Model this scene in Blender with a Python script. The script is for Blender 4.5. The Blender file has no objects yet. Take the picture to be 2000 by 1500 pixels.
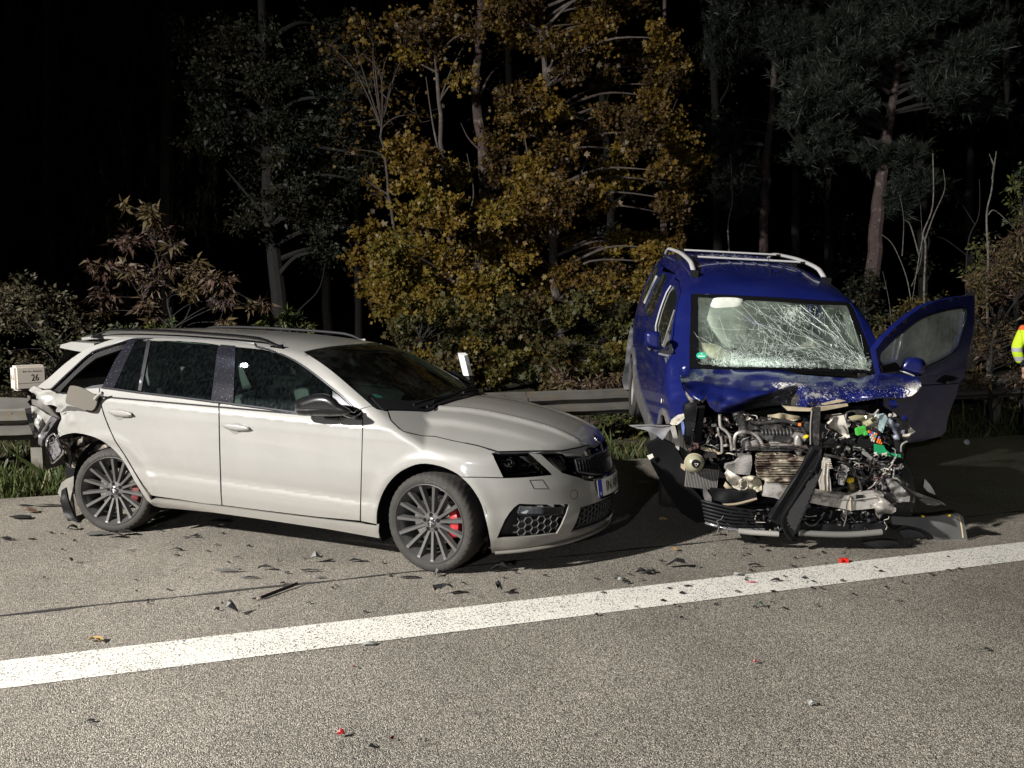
import bpy, bmesh, math, random
import numpy as np
from mathutils import Vector, Matrix
from mathutils.geometry import delaunay_2d_cdt

# ------------------------------------------------------------------ camera, world, lights
scn = bpy.context.scene
col = scn.collection
CAM_H, FPX, PITCH = 1.68, 1513.0, 0.0962
cam_d = bpy.data.cameras.new('camera')
cam_d.sensor_width = 36.0
cam_d.lens = FPX / 2000 * 36
cam_d.clip_start = 0.05
cam_d.clip_end = 500
cam = bpy.data.objects.new('camera', cam_d)
cam.location = (0, 0, CAM_H)
cam.rotation_euler = (math.pi / 2 - PITCH, 0, 0)
col.objects.link(cam)
scn.camera = cam

world = bpy.data.worlds.new('World')
scn.world = world
world.use_nodes = True
wn = world.node_tree
sky = wn.nodes.new('ShaderNodeTexSky')
sky.sky_type = 'NISHITA'
sky.sun_disc = False
sky.sun_elevation = math.radians(-14)
sky.sun_rotation = math.radians(-75)
bg = wn.nodes['Background']
wn.links.new(sky.outputs[0], bg.inputs[0])
bg.inputs[1].default_value = 0.13

# moonlight, very weak
sun_d = bpy.data.lights.new('moon', 'SUN')
sun_d.energy = 0.008
sun_d.angle = math.radians(0.5)
sun_d.color = (0.75, 0.82, 1.0)
sun = bpy.data.objects.new('moon', sun_d)
sun.rotation_euler = Vector((0.93, 0.25, -0.9)).to_track_quat('-Z', 'Y').to_euler()
col.objects.link(sun)

# the fire service floodlight on its mast, left of the camera
def flood(loc, target, energy, size, colr, cone=80):
    d = bpy.data.lights.new('floodlight', 'SPOT')
    d.energy = energy
    d.shadow_soft_size = size
    d.spot_size = math.radians(cone)
    d.spot_blend = 1.0
    d.color = colr
    o = bpy.data.objects.new('floodlight', d)
    o.location = loc
    o.rotation_euler = (Vector(target) - Vector(loc)).to_track_quat('-Z', 'Y').to_euler()
    col.objects.link(o)
    return o
flood((-11.9, -3.4, 7.9), (0.8, 5.6, 0.6), 26500, 0.22, (1.0, 0.965, 0.91), 94)
# work lamp on the fire engine standing behind the camera
flood((-4.2, -8.0, 3.4), (1.6, 5.5, 0.3), 2000, 0.08, (0.92, 0.94, 1.0), 50)

scn.render.engine = 'CYCLES'
scn.view_settings.view_transform = 'Standard'
scn.view_settings.look = 'None'
scn.view_settings.exposure = 0.18
scn.view_settings.gamma = 1.0
scn.cycles.max_bounces = 8
scn.cycles.transparent_max_bounces = 24
scn.cycles.caustics_reflective = False
scn.cycles.caustics_refractive = False

rnd = random.Random(7)
nrs = np.random.RandomState(11)

# ------------------------------------------------------------------ materials
def nodemat(name):
    m = bpy.data.materials.new(name)
    m.use_nodes = True
    nt = m.node_tree
    return m, nt, nt.nodes['Principled BSDF']

def mat(name, c, rough=0.5, metal=0.0, coat=0.0, spec=0.5, noise=0.0, nscale=8.0, bump=0.0, bscale=60.0, rvar=0.0, dirt=None, dirt_amt=0.0, dirt_scale=4.0, spread=0.12, alpha=1.0):
    m, nt, b = nodemat(name)
    b.inputs['Base Color'].default_value = (*c, 1)
    b.inputs['Roughness'].default_value = rough
    b.inputs['Metallic'].default_value = metal
    b.inputs['Specular IOR Level'].default_value = spec
    b.inputs['Coat Weight'].default_value = coat
    b.inputs['Coat Roughness'].default_value = 0.06
    L = nt.links
    tc = nt.nodes.new('ShaderNodeTexCoord')
    src = None
    if noise > 0:
        n = nt.nodes.new('ShaderNodeTexNoise'); n.inputs['Scale'].default_value = nscale; n.inputs['Detail'].default_value = 6
        L.new(tc.outputs['Object'], n.inputs['Vector'])
        mx = nt.nodes.new('ShaderNodeMix'); mx.data_type = 'RGBA'
        mx.inputs['A'].default_value = (*[v * (1 - noise) for v in c], 1)
        mx.inputs['B'].default_value = (*[min(1, v * (1 + noise)) for v in c], 1)
        L.new(n.outputs['Fac'], mx.inputs['Factor'])
        src = mx.outputs['Result']
    if dirt is not None:
        n2 = nt.nodes.new('ShaderNodeTexNoise'); n2.inputs['Scale'].default_value = dirt_scale; n2.inputs['Detail'].default_value = 9; n2.inputs['Roughness'].default_value = 0.65
        L.new(tc.outputs['Object'], n2.inputs['Vector'])
        rp = nt.nodes.new('ShaderNodeMapRange'); rp.inputs['From Min'].default_value = 0.62 - dirt_amt * 0.4; rp.inputs['From Max'].default_value = 0.62 - dirt_amt * 0.4 + spread
        L.new(n2.outputs['Fac'], rp.inputs['Value'])
        mx2 = nt.nodes.new('ShaderNodeMix'); mx2.data_type = 'RGBA'
        if src: L.new(src, mx2.inputs['A'])
        else: mx2.inputs['A'].default_value = (*c, 1)
        mx2.inputs['B'].default_value = (*dirt, 1)
        L.new(rp.outputs['Result'], mx2.inputs['Factor'])
        src = mx2.outputs['Result']
    if src: L.new(src, b.inputs['Base Color'])
    if rvar > 0:
        n3 = nt.nodes.new('ShaderNodeTexNoise'); n3.inputs['Scale'].default_value = 5; n3.inputs['Detail'].default_value = 8
        L.new(tc.outputs['Object'], n3.inputs['Vector'])
        rr = nt.nodes.new('ShaderNodeMapRange'); rr.inputs['From Min'].default_value = .3; rr.inputs['From Max'].default_value = .7
        rr.inputs['To Min'].default_value = max(0.02, rough - rvar); rr.inputs['To Max'].default_value = rough + rvar
        L.new(n3.outputs['Fac'], rr.inputs['Value']); L.new(rr.outputs['Result'], b.inputs['Roughness'])
    if bump > 0:
        n4 = nt.nodes.new('ShaderNodeTexNoise'); n4.inputs['Scale'].default_value = bscale; n4.inputs['Detail'].default_value = 4
        L.new(tc.outputs['Object'], n4.inputs['Vector'])
        bp = nt.nodes.new('ShaderNodeBump'); bp.inputs['Strength'].default_value = bump; bp.inputs['Distance'].default_value = 0.01
        L.new(n4.outputs['Fac'], bp.inputs['Height']); L.new(bp.outputs['Normal'], b.inputs['Normal'])
    return m

def glassmat(name, tint, refl=1.0, dust=0.0, dustcol=(0.35, 0.4, 0.38), streak=False, rough=0.01, dmin=0.5, dmax=0.75, dscale=6.0, zf=None):
    m = bpy.data.materials.new(name); m.use_nodes = True
    nt = m.node_tree; nt.nodes.clear(); L = nt.links
    out = nt.nodes.new('ShaderNodeOutputMaterial')
    tr = nt.nodes.new('ShaderNodeBsdfTransparent'); tr.inputs[0].default_value = (*tint, 1)
    gl = nt.nodes.new('ShaderNodeBsdfGlossy'); gl.inputs['Roughness'].default_value = rough
    fr = nt.nodes.new('ShaderNodeFresnel'); fr.inputs[0].default_value = 1.5
    mul = nt.nodes.new('ShaderNodeMath'); mul.operation = 'MULTIPLY'; mul.inputs[1].default_value = refl; mul.use_clamp = True
    L.new(fr.outputs[0], mul.inputs[0])
    mx = nt.nodes.new('ShaderNodeMixShader')
    L.new(mul.outputs[0], mx.inputs[0]); L.new(tr.outputs[0], mx.inputs[1]); L.new(gl.outputs[0], mx.inputs[2])
    last = mx.outputs[0]
    if dust > 0:
        df = nt.nodes.new('ShaderNodeBsdfDiffuse'); df.inputs[0].default_value = (*dustcol, 1)
        tc = nt.nodes.new('ShaderNodeTexCoord'); mp = nt.nodes.new('ShaderNodeMapping')
        mp.inputs['Scale'].default_value = (14, 14, 1.2) if streak else (1, 1, 1)
        L.new(tc.outputs['Object'], mp.inputs['Vector'])
        n = nt.nodes.new('ShaderNodeTexNoise'); n.inputs['Scale'].default_value = dscale; n.inputs['Detail'].default_value = 8; n.inputs['Roughness'].default_value = .7
        L.new(mp.outputs[0], n.inputs['Vector'])
        rp = nt.nodes.new('ShaderNodeMapRange'); rp.inputs['From Min'].default_value = dmin; rp.inputs['From Max'].default_value = dmax; rp.inputs['To Min'].default_value = dust * .12; rp.inputs['To Max'].default_value = dust
        L.new(n.outputs['Fac'], rp.inputs['Value'])
        fac = rp.outputs[0]
        if zf:                                               # grime gathers along the lower edge
            sx = nt.nodes.new('ShaderNodeSeparateXYZ'); L.new(tc.outputs['Object'], sx.inputs[0])
            zm = nt.nodes.new('ShaderNodeMapRange'); zm.inputs['From Min'].default_value = zf[1]; zm.inputs['From Max'].default_value = zf[0]; zm.inputs['To Min'].default_value = .15
            L.new(sx.outputs['Z'], zm.inputs['Value']); ml = nt.nodes.new('ShaderNodeMath'); ml.operation = 'MULTIPLY'; L.new(fac, ml.inputs[0]); L.new(zm.outputs[0], ml.inputs[1]); fac = ml.outputs[0]
        m2 = nt.nodes.new('ShaderNodeMixShader')
        L.new(fac, m2.inputs[0]); L.new(last, m2.inputs[1]); L.new(df.outputs[0], m2.inputs[2])
        last = m2.outputs[0]
    L.new(last, out.inputs[0])
    return m

# ------------------------------------------------------------------ object helpers
def setp(o, label=None, cat=None, group=None, kind=None):
    if label: o['label'] = label
    if cat: o['category'] = cat
    if group: o['group'] = group
    if kind: o['kind'] = kind
    return o

def empty(name, label, cat, loc=(0, 0, 0), rot=(0, 0, 0), group=None, parent=None):
    o = bpy.data.objects.new(name, None)
    o.location = loc; o.rotation_euler = rot
    o.empty_display_size = 0.2
    col.objects.link(o)
    if parent: o.parent = parent
    else: setp(o, label, cat, group)
    return o

def mk(name, V, F, m, parent=None, smooth=False, sharp=None, mats=None, fm=None):
    me = bpy.data.meshes.new(name)
    V = [tuple(map(float, v)) for v in V]
    me.from_pydata(V, [], [tuple(int(i) for i in f) for f in F])
    if mats:
        for q in mats: me.materials.append(q)
        if fm is not None: me.polygons.foreach_set('material_index', np.asarray(fm, dtype=np.int32))
    elif m: me.materials.append(m)
    if smooth:
        me.polygons.foreach_set('use_smooth', [True] * len(me.polygons))
        if sharp: me.set_sharp_from_angle(angle=math.radians(sharp))
    me.update()
    o = bpy.data.objects.new(name, me)
    col.objects.link(o)
    if parent: o.parent = parent
    return o

def share(src, parent=None, loc=None, rot=None):
    c = src.copy(); col.objects.link(c)
    c.parent = parent
    if loc is not None: c.location = loc
    if rot is not None: c.rotation_euler = rot
    return c

class MB:
    """collects shapes as plain lists"""
    def __init__(s): s.V = []; s.F = []; s.M = []
    def add(s, V, F, mi=0):
        n = len(s.V); s.V += [tuple(v) for v in V]; s.F += [tuple(i + n for i in f) for f in F]; s.M += [mi] * len(F); return s
    def box(s, c, d, R=None, mi=0):
        V = [Vector((x * d[0] / 2, y * d[1] / 2, z * d[2] / 2)) for x in (-1, 1) for y in (-1, 1) for z in (-1, 1)]
        if R is not None: V = [R @ v for v in V]
        V = [v + Vector(c) for v in V]
        return s.add(V, [(0, 1, 3, 2), (4, 6, 7, 5), (0, 4, 5, 1), (2, 3, 7, 6), (0, 2, 6, 4), (1, 5, 7, 3)], mi)
    def tube(s, pts, r, n=8, mi=0, cap=True, flat=None):
        pts = [Vector(p) for p in pts]
        rs = r if isinstance(r, (list, tuple)) else [r] * len(pts)
        V = []; prev = None
        for i, p in enumerate(pts):
            t = (pts[min(i + 1, len(pts) - 1)] - pts[max(i - 1, 0)])
            if t.length < 1e-9: t = Vector((0, 0, 1))
            t.normalize()
            if prev is None:
                a = Vector((0, 0, 1)) if abs(t.z) < 0.9 else Vector((1, 0, 0))
                u = t.cross(a).normalized()
            else:
                u = (prev - t * prev.dot(t))
                if u.length < 1e-6: u = t.orthogonal()
                u.normalize()
            prev = u; w = t.cross(u)
            for k in range(n):
                an = 2 * math.pi * k / n
                fx = flat if flat else 1.0
                V.append(p + (u * math.cos(an) + w * math.sin(an) * fx) * rs[i])
        F = []
        for i in range(len(pts) - 1):
            for k in range(n):
                F.append((i * n + k, i * n + (k + 1) % n, (i + 1) * n + (k + 1) % n, (i + 1) * n + k))
        if cap:
            F.append(tuple(range(n - 1, -1, -1))); F.append(tuple((len(pts) - 1) * n + k for k in range(n)))
        return s.add(V, F, mi)
    def lathe(s, prof, n=48, axis='Y', c=(0, 0, 0), mi=0, closed=False):
        # prof: (radius, along)
        V = []; F = []
        for (r, a) in prof:
            for k in range(n):
                an = 2 * math.pi * k / n
                x, z = r * math.cos(an), r * math.sin(an)
                p = {'Y': (x, a, z), 'Z': (x, z, a), 'X': (a, x, z)}[axis]
                V.append((p[0] + c[0], p[1] + c[1], p[2] + c[2]))
        m = len(prof)
        for i in range(m - 1 + (1 if closed else 0)):
            j = (i + 1) % m
            for k in range(n):
                F.append((i * n + k, i * n + (k + 1) % n, j * n + (k + 1) % n, j * n + k))
        return s.add(V, F, mi)
    def prism(s, poly, f0, f1, mi=0):
        """poly 2d list, f0/f1 map 2d->3d for the two faces"""
        n = len(poly)
        V = [f0(*p) for p in poly] + [f1(*p) for p in poly]
        F = [tuple(range(n)), tuple(range(2 * n - 1, n - 1, -1))] + [(i, i + n, (i + 1) % n + n, (i + 1) % n) for i in range(n)]
        return s.add(V, F, mi)
    def build(s, name, m, parent=None, smooth=False, sharp=35, mats=None):
        return mk(name, s.V, s.F, m, parent, smooth, sharp, mats, s.M if mats else None)

def tubeobj(name, pts, r, m, parent=None, n=8, sub=3, smooth=True, flat=None):
    return MB().tube(spline(pts, sub), r, n, flat=flat).build(name, m, parent, smooth, 60)

def spline(pts, sub=4, closed=False):
    P = [Vector(p) for p in pts]
    if len(P) < 3: return P
    out = []
    n = len(P)
    rng = range(n if closed else n - 1)
    for i in rng:
        if closed: a, b, c, d = P[(i - 1) % n], P[i], P[(i + 1) % n], P[(i + 2) % n]
        else: a, b, c, d = P[max(i - 1, 0)], P[i], P[i + 1], P[min(i + 2, n - 1)]
        for k in range(sub):
            t = k / sub
            out.append(0.5 * ((2 * b) + (c - a) * t + (2 * a - 5 * b + 4 * c - d) * t * t + (3 * b - a - 3 * c + d) * t ** 3))
    if not closed: out.append(P[-1])
    return out

def sp2(pts, sub=4, closed=False):
    return [(p.x, p.y) for p in spline([(a, b, 0) for a, b in pts], sub, closed)]

# photograph ray -> world
def wray(u, v):
    x = (u - 1000) / FPX; y = -(v - 750) / FPX
    return np.array([x, math.cos(PITCH) + y * math.sin(PITCH), y * math.cos(PITCH) - math.sin(PITCH)])
CO = np.array([0, 0, CAM_H])
def gp(u, v, z=0.0):
    d = wray(u, v); t = (z - CAM_H) / d[2]; return Vector(CO + d * t)
def wp(u, v, Y):
    d = wray(u, v); return Vector(CO + d * (Y / d[1]))

class Frame:
    """a body frame: rotation matrix + origin, rays of the photograph in its own coordinates"""
    def __init__(s, loc, rot):
        s.loc = np.array(loc, float)
        s.R = np.array(Matrix.Rotation(rot[2], 3, 'Z') @ Matrix.Rotation(rot[1], 3, 'Y') @ Matrix.Rotation(rot[0], 3, 'X'))
        s.rot = rot
        s.o = s.R.T @ (CO - s.loc)
    def ray(s, u, v): return s.R.T @ wray(u, v)
    def rays(s, P):
        P = np.asarray(P, float)
        x = (P[:, 0] - 1000) / FPX; y = -(P[:, 1] - 750) / FPX
        D = np.stack([x, math.cos(PITCH) + y * math.sin(PITCH), y * math.cos(PITCH) - math.sin(PITCH)], 1)
        return D @ s.R
    def plane(s, u, v, ax, val):
        d = s.ray(u, v); t = (val - s.o[ax]) / d[ax]; return Vector(s.o + d * t)
    def proj(s, p):
        w = s.R @ np.asarray(p, float) + s.loc - CO
        d = w[1] * math.cos(PITCH) - w[2] * math.sin(PITCH); u = w[2] * math.cos(PITCH) + w[1] * math.sin(PITCH)
        return (1000 + FPX * w[0] / d, 750 - FPX * u / d)
    def cast(s, P, g, t0=2.5, t1=14.0, N=260, off=0.0):
        """P px list -> points on the surface g=0"""
        D = s.rays(P); n = len(D)
        ts = np.linspace(t0, t1, N)
        pts = s.o[None, None] + D[:, None] * ts[None, :, None]
        G = g(pts.reshape(-1, 3)).reshape(n, N)
        ins = G < 0
        hit = ins.any(1)
        i = np.where(hit, ins.argmax(1), np.abs(G).argmin(1))
        lo = ts[np.maximum(i - 1, 0)]; hi = ts[i]
        for _ in range(22):
            m = (lo + hi) / 2
            gm = g(s.o + D * m[:, None]) < 0
            hi = np.where(gm, m, hi); lo = np.where(gm, lo, m)
        t = np.where(hit, hi, ts[i])
        X = s.o + D * t[:, None]
        if off: X = X + grad(g, X) * off
        return X

def grad(g, X, e=2e-3):
    G = np.stack([g(X + np.eye(3)[k] * e) - g(X - np.eye(3)[k] * e) for k in range(3)], 1)
    return G / (np.linalg.norm(G, axis=1)[:, None] + 1e-9)

def inpoly(P, poly):
    P = np.asarray(P, float); x, y = P[:, 0], P[:, 1]
    r = np.zeros(len(P), bool); n = len(poly)
    for i in range(n):
        x1, y1 = poly[i]; x2, y2 = poly[(i + 1) % n]
        c = ((y1 > y) != (y2 > y))
        with np.errstate(divide='ignore', invalid='ignore'):
            xi = (x2 - x1) * (y - y1) / (y2 - y1 + 1e-30) + x1
        r ^= c & (x < xi)
    return r

def inset(poly, d):
    n = len(poly)
    A = sum(poly[i][0] * poly[(i + 1) % n][1] - poly[(i + 1) % n][0] * poly[i][1] for i in range(n))
    sg = 1 if A > 0 else -1
    out = []
    for i in range(n):
        a = Vector(poly[i - 1]); b = Vector(poly[i]); c = Vector(poly[(i + 1) % n])
        e1 = (b - a); e2 = (c - b)
        if e1.length < 1e-9 or e2.length < 1e-9: out.append(tuple(b)); continue
        e1.normalize(); e2.normalize()
        n1 = Vector((-e1.y, e1.x)) * sg; n2 = Vector((-e2.y, e2.x)) * sg
        m = n1 + n2
        if m.length < 1e-3: out.append(tuple(b)); continue
        m.normalize(); k = d / max(0.4, m.dot(n1))
        out.append(tuple(b + m * k))
    return out

def resample(poly, step, closed=True):
    out = []; n = len(poly)
    for i in range(n if closed else n - 1):
        a = poly[i]; b = poly[(i + 1) % n]
        L = math.hypot(b[0] - a[0], b[1] - a[1]); k = max(1, int(round(L / step)))
        for j in range(k): out.append((a[0] + (b[0] - a[0]) * j / k, a[1] + (b[1] - a[1]) * j / k))
    if not closed: out.append(tuple(poly[-1]))
    return out

def fill(poly, step, holes=(), lines=(), jit=0.0):
    """triangulate a polygon (with holes) densely; returns verts2d, tris, boundary loops of indices (as edges)"""
    loops = [resample(poly, step)] + [resample(h, step) for h in holes]
    V = []; E = []
    for lp in loops:
        n0 = len(V); V += lp; E += [(n0 + i, n0 + (i + 1) % len(lp)) for i in range(len(lp))]
    P = np.array(poly); x0, y0 = P.min(0); x1, y1 = P.max(0)
    gx, gy = np.meshgrid(np.arange(x0 + step / 2, x1, step), np.arange(y0 + step / 2, y1, step * .87))
    gx[::2] += step / 2
    G = np.stack([gx.ravel(), gy.ravel()], 1)
    if jit: G += nrs.uniform(-jit, jit, G.shape) * step
    if len(G):
        k = inpoly(G, loops[0])
        for h in loops[1:]: k &= ~inpoly(G, h)
        G = G[k]
        B = np.array(V)
        if len(G):
            d = np.min(((G[:, None] - B[None]) ** 2).sum(2), 1)
            G = G[d > (step * .45) ** 2]
    for ln in lines:
        q = resample(ln, step, False)
        q = [p for p in q if inpoly([p], loops[0])[0]]
        if len(q) > 1:
            Q = np.array(q)
            if len(G):
                d = np.min(((G[:, None] - Q[None]) ** 2).sum(2), 1); G = G[d > (step * .4) ** 2]
            n0 = len(V); V += [tuple(p) for p in q]
            E += [(n0 + i, n0 + i + 1) for i in range(len(q) - 1) if math.dist(q[i], q[i + 1]) < step * 1.6]
    V += [tuple(p) for p in G]
    r = delaunay_2d_cdt([Vector(v) for v in V], E, [], 0, 1e-7)
    v2 = np.array([(v.x, v.y) for v in r[0]]); T = np.array([f for f in r[2] if len(f) == 3])
    c = v2[T].mean(1)
    k = inpoly(c, loops[0])
    for h in loops[1:]: k &= ~inpoly(c, h)
    T = T[k]
    return v2, T

def shell(name, poly, step, fn, m, parent, thick=0.012, ins=0.0, holes=(), lines=(), g=None, flip=False, disp=None, mirror=None, inward=None, jit=0.0, label=None, smooth=True):
    """sheet-metal panel: outline filled densely, mapped by fn(2d array)->3d, edges turned inwards"""
    if ins: poly = inset(poly, ins)
    v2, T = fill(poly, step, holes, lines, jit)
    X = fn(v2)
    if disp is not None: X = disp(v2, X)
    used = np.unique(T); re = -np.ones(len(v2), int); re[used] = np.arange(len(used)); X = X[used]; T = re[T]
    # orientation
    Nf = np.cross(X[T[:, 1]] - X[T[:, 0]], X[T[:, 2]] - X[T[:, 0]])
    if g is not None:
        gr = grad(g, X[T].mean(1)); s = np.sign((Nf * gr).sum(1).sum())
        if s < 0: T = T[:, ::-1]; Nf = -Nf
    elif flip: T = T[:, ::-1]; Nf = -Nf
    Nv = np.zeros_like(X)
    for k in range(3): np.add.at(Nv, T[:, k], Nf)
    Nv /= np.linalg.norm(Nv, axis=1)[:, None] + 1e-12
    V = [tuple(v) for v in X]; F = [tuple(t) for t in T]
    if thick:
        cnt = {}
        for t in T:
            for a, b in ((t[0], t[1]), (t[1], t[2]), (t[2], t[0])):
                cnt[(a, b)] = 1
        bd = [(a, b) for (a, b) in cnt if (b, a) not in cnt]
        dup = {}; inn = {}
        for a, b in bd:
            for q in (a, b):
                if q not in dup:
                    dup[q] = len(V); V.append(tuple(X[q]))
                    d = -Nv[q] if inward is None else np.array(inward)
                    inn[q] = len(V); V.append(tuple(X[q] + d * thick))
        for a, b in bd: F.append((dup[b], dup[a], inn[a], inn[b]))
    o = mk(name, V, F, m, parent, smooth, 50 if smooth else None)
    if label: o['label'] = label
    if mirror:
        V2 = [(v[0], -v[1], v[2]) for v in V]; F2 = [f[::-1] for f in F]
        o2 = mk(name, V2, F2, m, parent, smooth, 50 if smooth else None)
        return o, o2
    return o

def text_geo(s, size, extrude=0.002, align='CENTER', spacing=1.0):
    cu = bpy.data.curves.new('t', 'FONT'); cu.body = s; cu.size = size; cu.extrude = extrude; cu.align_x = align; cu.align_y = 'CENTER'
    cu.space_character = spacing; cu.resolution_u = 3
    ob = bpy.data.objects.new('t', cu); col.objects.link(ob)
    dg = bpy.context.evaluated_depsgraph_get()
    me = bpy.data.meshes.new_from_object(ob.evaluated_get(dg))
    V = np.array([v.co[:] for v in me.vertices]).reshape(-1, 3); F = [tuple(p.vertices) for p in me.polygons]
    bpy.data.objects.remove(ob); bpy.data.curves.remove(cu); bpy.data.meshes.remove(me)
    return V, F
def textobj(name, s, size, m, parent, org, ux, uy, extrude=0.002, wid=1.0, spacing=1.0):
    V, F = text_geo(s, size, extrude, spacing=spacing)
    ux = Vector(ux).normalized(); uy = Vector(uy).normalized(); un = ux.cross(uy).normalized(); org = Vector(org)
    P = [org + ux * v[0] * wid + uy * v[1] + un * v[2] for v in V]
    return mk(name, P, F, m, parent)

def interp(x, tab):
    t = np.array(tab, float); return np.interp(x, t[:, 0], t[:, 1])
def sinterp(x, tab, n=14):
    """smooth (cubic) interpolation of a table"""
    t = np.array(tab, float); xs, ys = t[:, 0], t[:, 1]
    h = np.diff(xs); dl = np.diff(ys) / h
    d = np.zeros(len(xs)); d[0] = dl[0]; d[-1] = dl[-1]
    for i in range(1, len(xs) - 1):
        d[i] = 0 if dl[i - 1] * dl[i] <= 0 else 2 / (1 / dl[i - 1] + 1 / dl[i])
    x = np.clip(x, xs[0], xs[-1]); i = np.clip(np.searchsorted(xs, x) - 1, 0, len(h) - 1)
    s = (x - xs[i]) / h[i]
    return (ys[i] * (1 + 2 * s) * (1 - s) ** 2 + d[i] * h[i] * s * (1 - s) ** 2 + ys[i + 1] * s * s * (3 - 2 * s) + d[i + 1] * h[i] * s * s * (s - 1))
def smax(a, b, k):
    h = np.clip(.5 + .5 * (a - b) / k, 0, 1); return b + (a - b) * h + k * h * (1 - h)
def vnoise(P, sc, seed=0):
    """cheap smooth value noise, -1..1"""
    P = np.asarray(P, float) * sc; i = np.floor(P).astype(int); f = P - i; f = f * f * (3 - 2 * f)
    def h(a):
        n = (a[:, 0] * 374761393 + a[:, 1] * 668265263 + (a[:, 2] if a.shape[1] > 2 else 0) * 2147483647 + seed * 974711) & 0x7fffffff
        n = ((n ^ (n >> 13)) * 1274126177) & 0x7fffffff
        return ((n ^ (n >> 16)) & 0xffff) / 32767.5 - 1
    D = P.shape[1]; r = 0
    for c in range(2 ** D):
        b = np.array([(c >> k) & 1 for k in range(D)])
        r = r + h(i + b) * np.prod(np.where(b, f, 1 - f), axis=1)
    return r
# ------------------------------------------------------------------ ground, road, markings
def aggregate(name, base, line=False, wet=0.0):
    m, nt, b = nodemat(name); L = nt.links
    tc = nt.nodes.new('ShaderNodeTexCoord')
    v = nt.nodes.new('ShaderNodeTexVoronoi'); v.inputs['Scale'].default_value = 205; v.inputs['Randomness'].default_value = 1
    L.new(tc.outputs['Object'], v.inputs['Vector'])
    sep = nt.nodes.new('ShaderNodeSeparateColor'); L.new(v.outputs['Color'], sep.inputs[0])
    cr = nt.nodes.new('ShaderNodeValToRGB'); e = cr.color_ramp.elements
    e[0].position = 0.0; e[0].color = (*[c * .34 for c in base], 1)
    e[1].position = 1.0; e[1].color = (*[min(.80, c * 2.0) for c in base], 1)
    q = cr.color_ramp.elements.new(.45); q.color = (*[c * .65 for c in base], 1)
    q = cr.color_ramp.elements.new(.8); q.color = (*[c * 1.3 for c in base], 1)
    L.new(sep.outputs[0], cr.inputs[0])
    # dark bitumen between the stones
    ms = nt.nodes.new('ShaderNodeMapRange'); ms.inputs['From Min'].default_value = .40; ms.inputs['From Max'].default_value = .95
    L.new(v.outputs['Distance'], ms.inputs['Value'])
    mx = nt.nodes.new('ShaderNodeMix'); mx.data_type = 'RGBA'; mx.inputs['B'].default_value = (.018, .018, .02, 1)
    L.new(ms.outputs[0], mx.inputs['Factor']); L.new(cr.outputs[0], mx.inputs['A'])
    # broad wear
    n = nt.nodes.new('ShaderNodeTexNoise'); n.inputs['Scale'].default_value = .8; n.inputs['Detail'].default_value = 9; n.inputs['Roughness'].default_value = .62
    L.new(tc.outputs['Object'], n.inputs['Vector'])
    mr = nt.nodes.new('ShaderNodeMapRange'); mr.inputs['From Min'].default_value = .3; mr.inputs['From Max'].default_value = .7; mr.inputs['To Min'].default_value = .72; mr.inputs['To Max'].default_value = 1.22
    L.new(n.outputs['Fac'], mr.inputs['Value'])
    mm = nt.nodes.new('ShaderNodeMix'); mm.data_type = 'RGBA'; mm.blend_type = 'MULTIPLY'; mm.inputs['Factor'].default_value = 1
    L.new(mx.outputs['Result'], mm.inputs['A']); L.new(mr.outputs[0], mm.inputs['B'])
    src = mm.outputs['Result']
    if line:
        v2 = nt.nodes.new('ShaderNodeTexVoronoi'); v2.inputs['Scale'].default_value = 120
        L.new(tc.outputs['Object'], v2.inputs['Vector'])
        n2 = nt.nodes.new('ShaderNodeTexNoise'); n2.inputs['Scale'].default_value = 125; n2.inputs['Detail'].default_value = 3
        L.new(tc.outputs['Object'], n2.inputs['Vector'])
        th = nt.nodes.new('ShaderNodeMapRange'); th.inputs['From Min'].default_value = .54; th.inputs['From Max'].default_value = .63
        n3 = nt.nodes.new('ShaderNodeTexNoise'); n3.inputs['Scale'].default_value = 3; n3.inputs['Detail'].default_value = 6
        L.new(tc.outputs['Object'], n3.inputs['Vector'])
        ad = nt.nodes.new('ShaderNodeMath'); ad.operation = 'MULTIPLY_ADD'; ad.inputs[1].default_value = .16; ad.inputs[2].default_value = -.08
        L.new(n3.outputs['Fac'], ad.inputs[0])
        sm = nt.nodes.new('ShaderNodeMath'); sm.operation = 'ADD'; L.new(n2.outputs['Fac'], sm.inputs[0]); L.new(ad.outputs[0], sm.inputs[1])
        L.new(sm.outputs[0], th.inputs['Value'])
        mw = nt.nodes.new('ShaderNodeMix'); mw.data_type = 'RGBA'; mw.inputs['A'].default_value = (.72, .70, .64, 1)
        L.new(th.outputs[0], mw.inputs['Factor']); L.new(src, mw.inputs['B']); src = mw.outputs['Result']
    L.new(src, b.inputs['Base Color'])
    b.inputs['Roughness'].default_value = .55 if not line else .6
    b.inputs['Specular IOR Level'].default_value = .5
    inv = nt.nodes.new('ShaderNodeMath'); inv.operation = 'SUBTRACT'; inv.inputs[0].default_value = 1; L.new(v.outputs['Distance'], inv.inputs[1])
    bp = nt.nodes.new('ShaderNodeBump'); bp.inputs['Strength'].default_value = .85 if not line else .5; bp.inputs['Distance'].default_value = .006
    L.new(inv.outputs[0], bp.inputs['Height']); L.new(bp.outputs['Normal'], b.inputs['Normal'])
    return m

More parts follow.
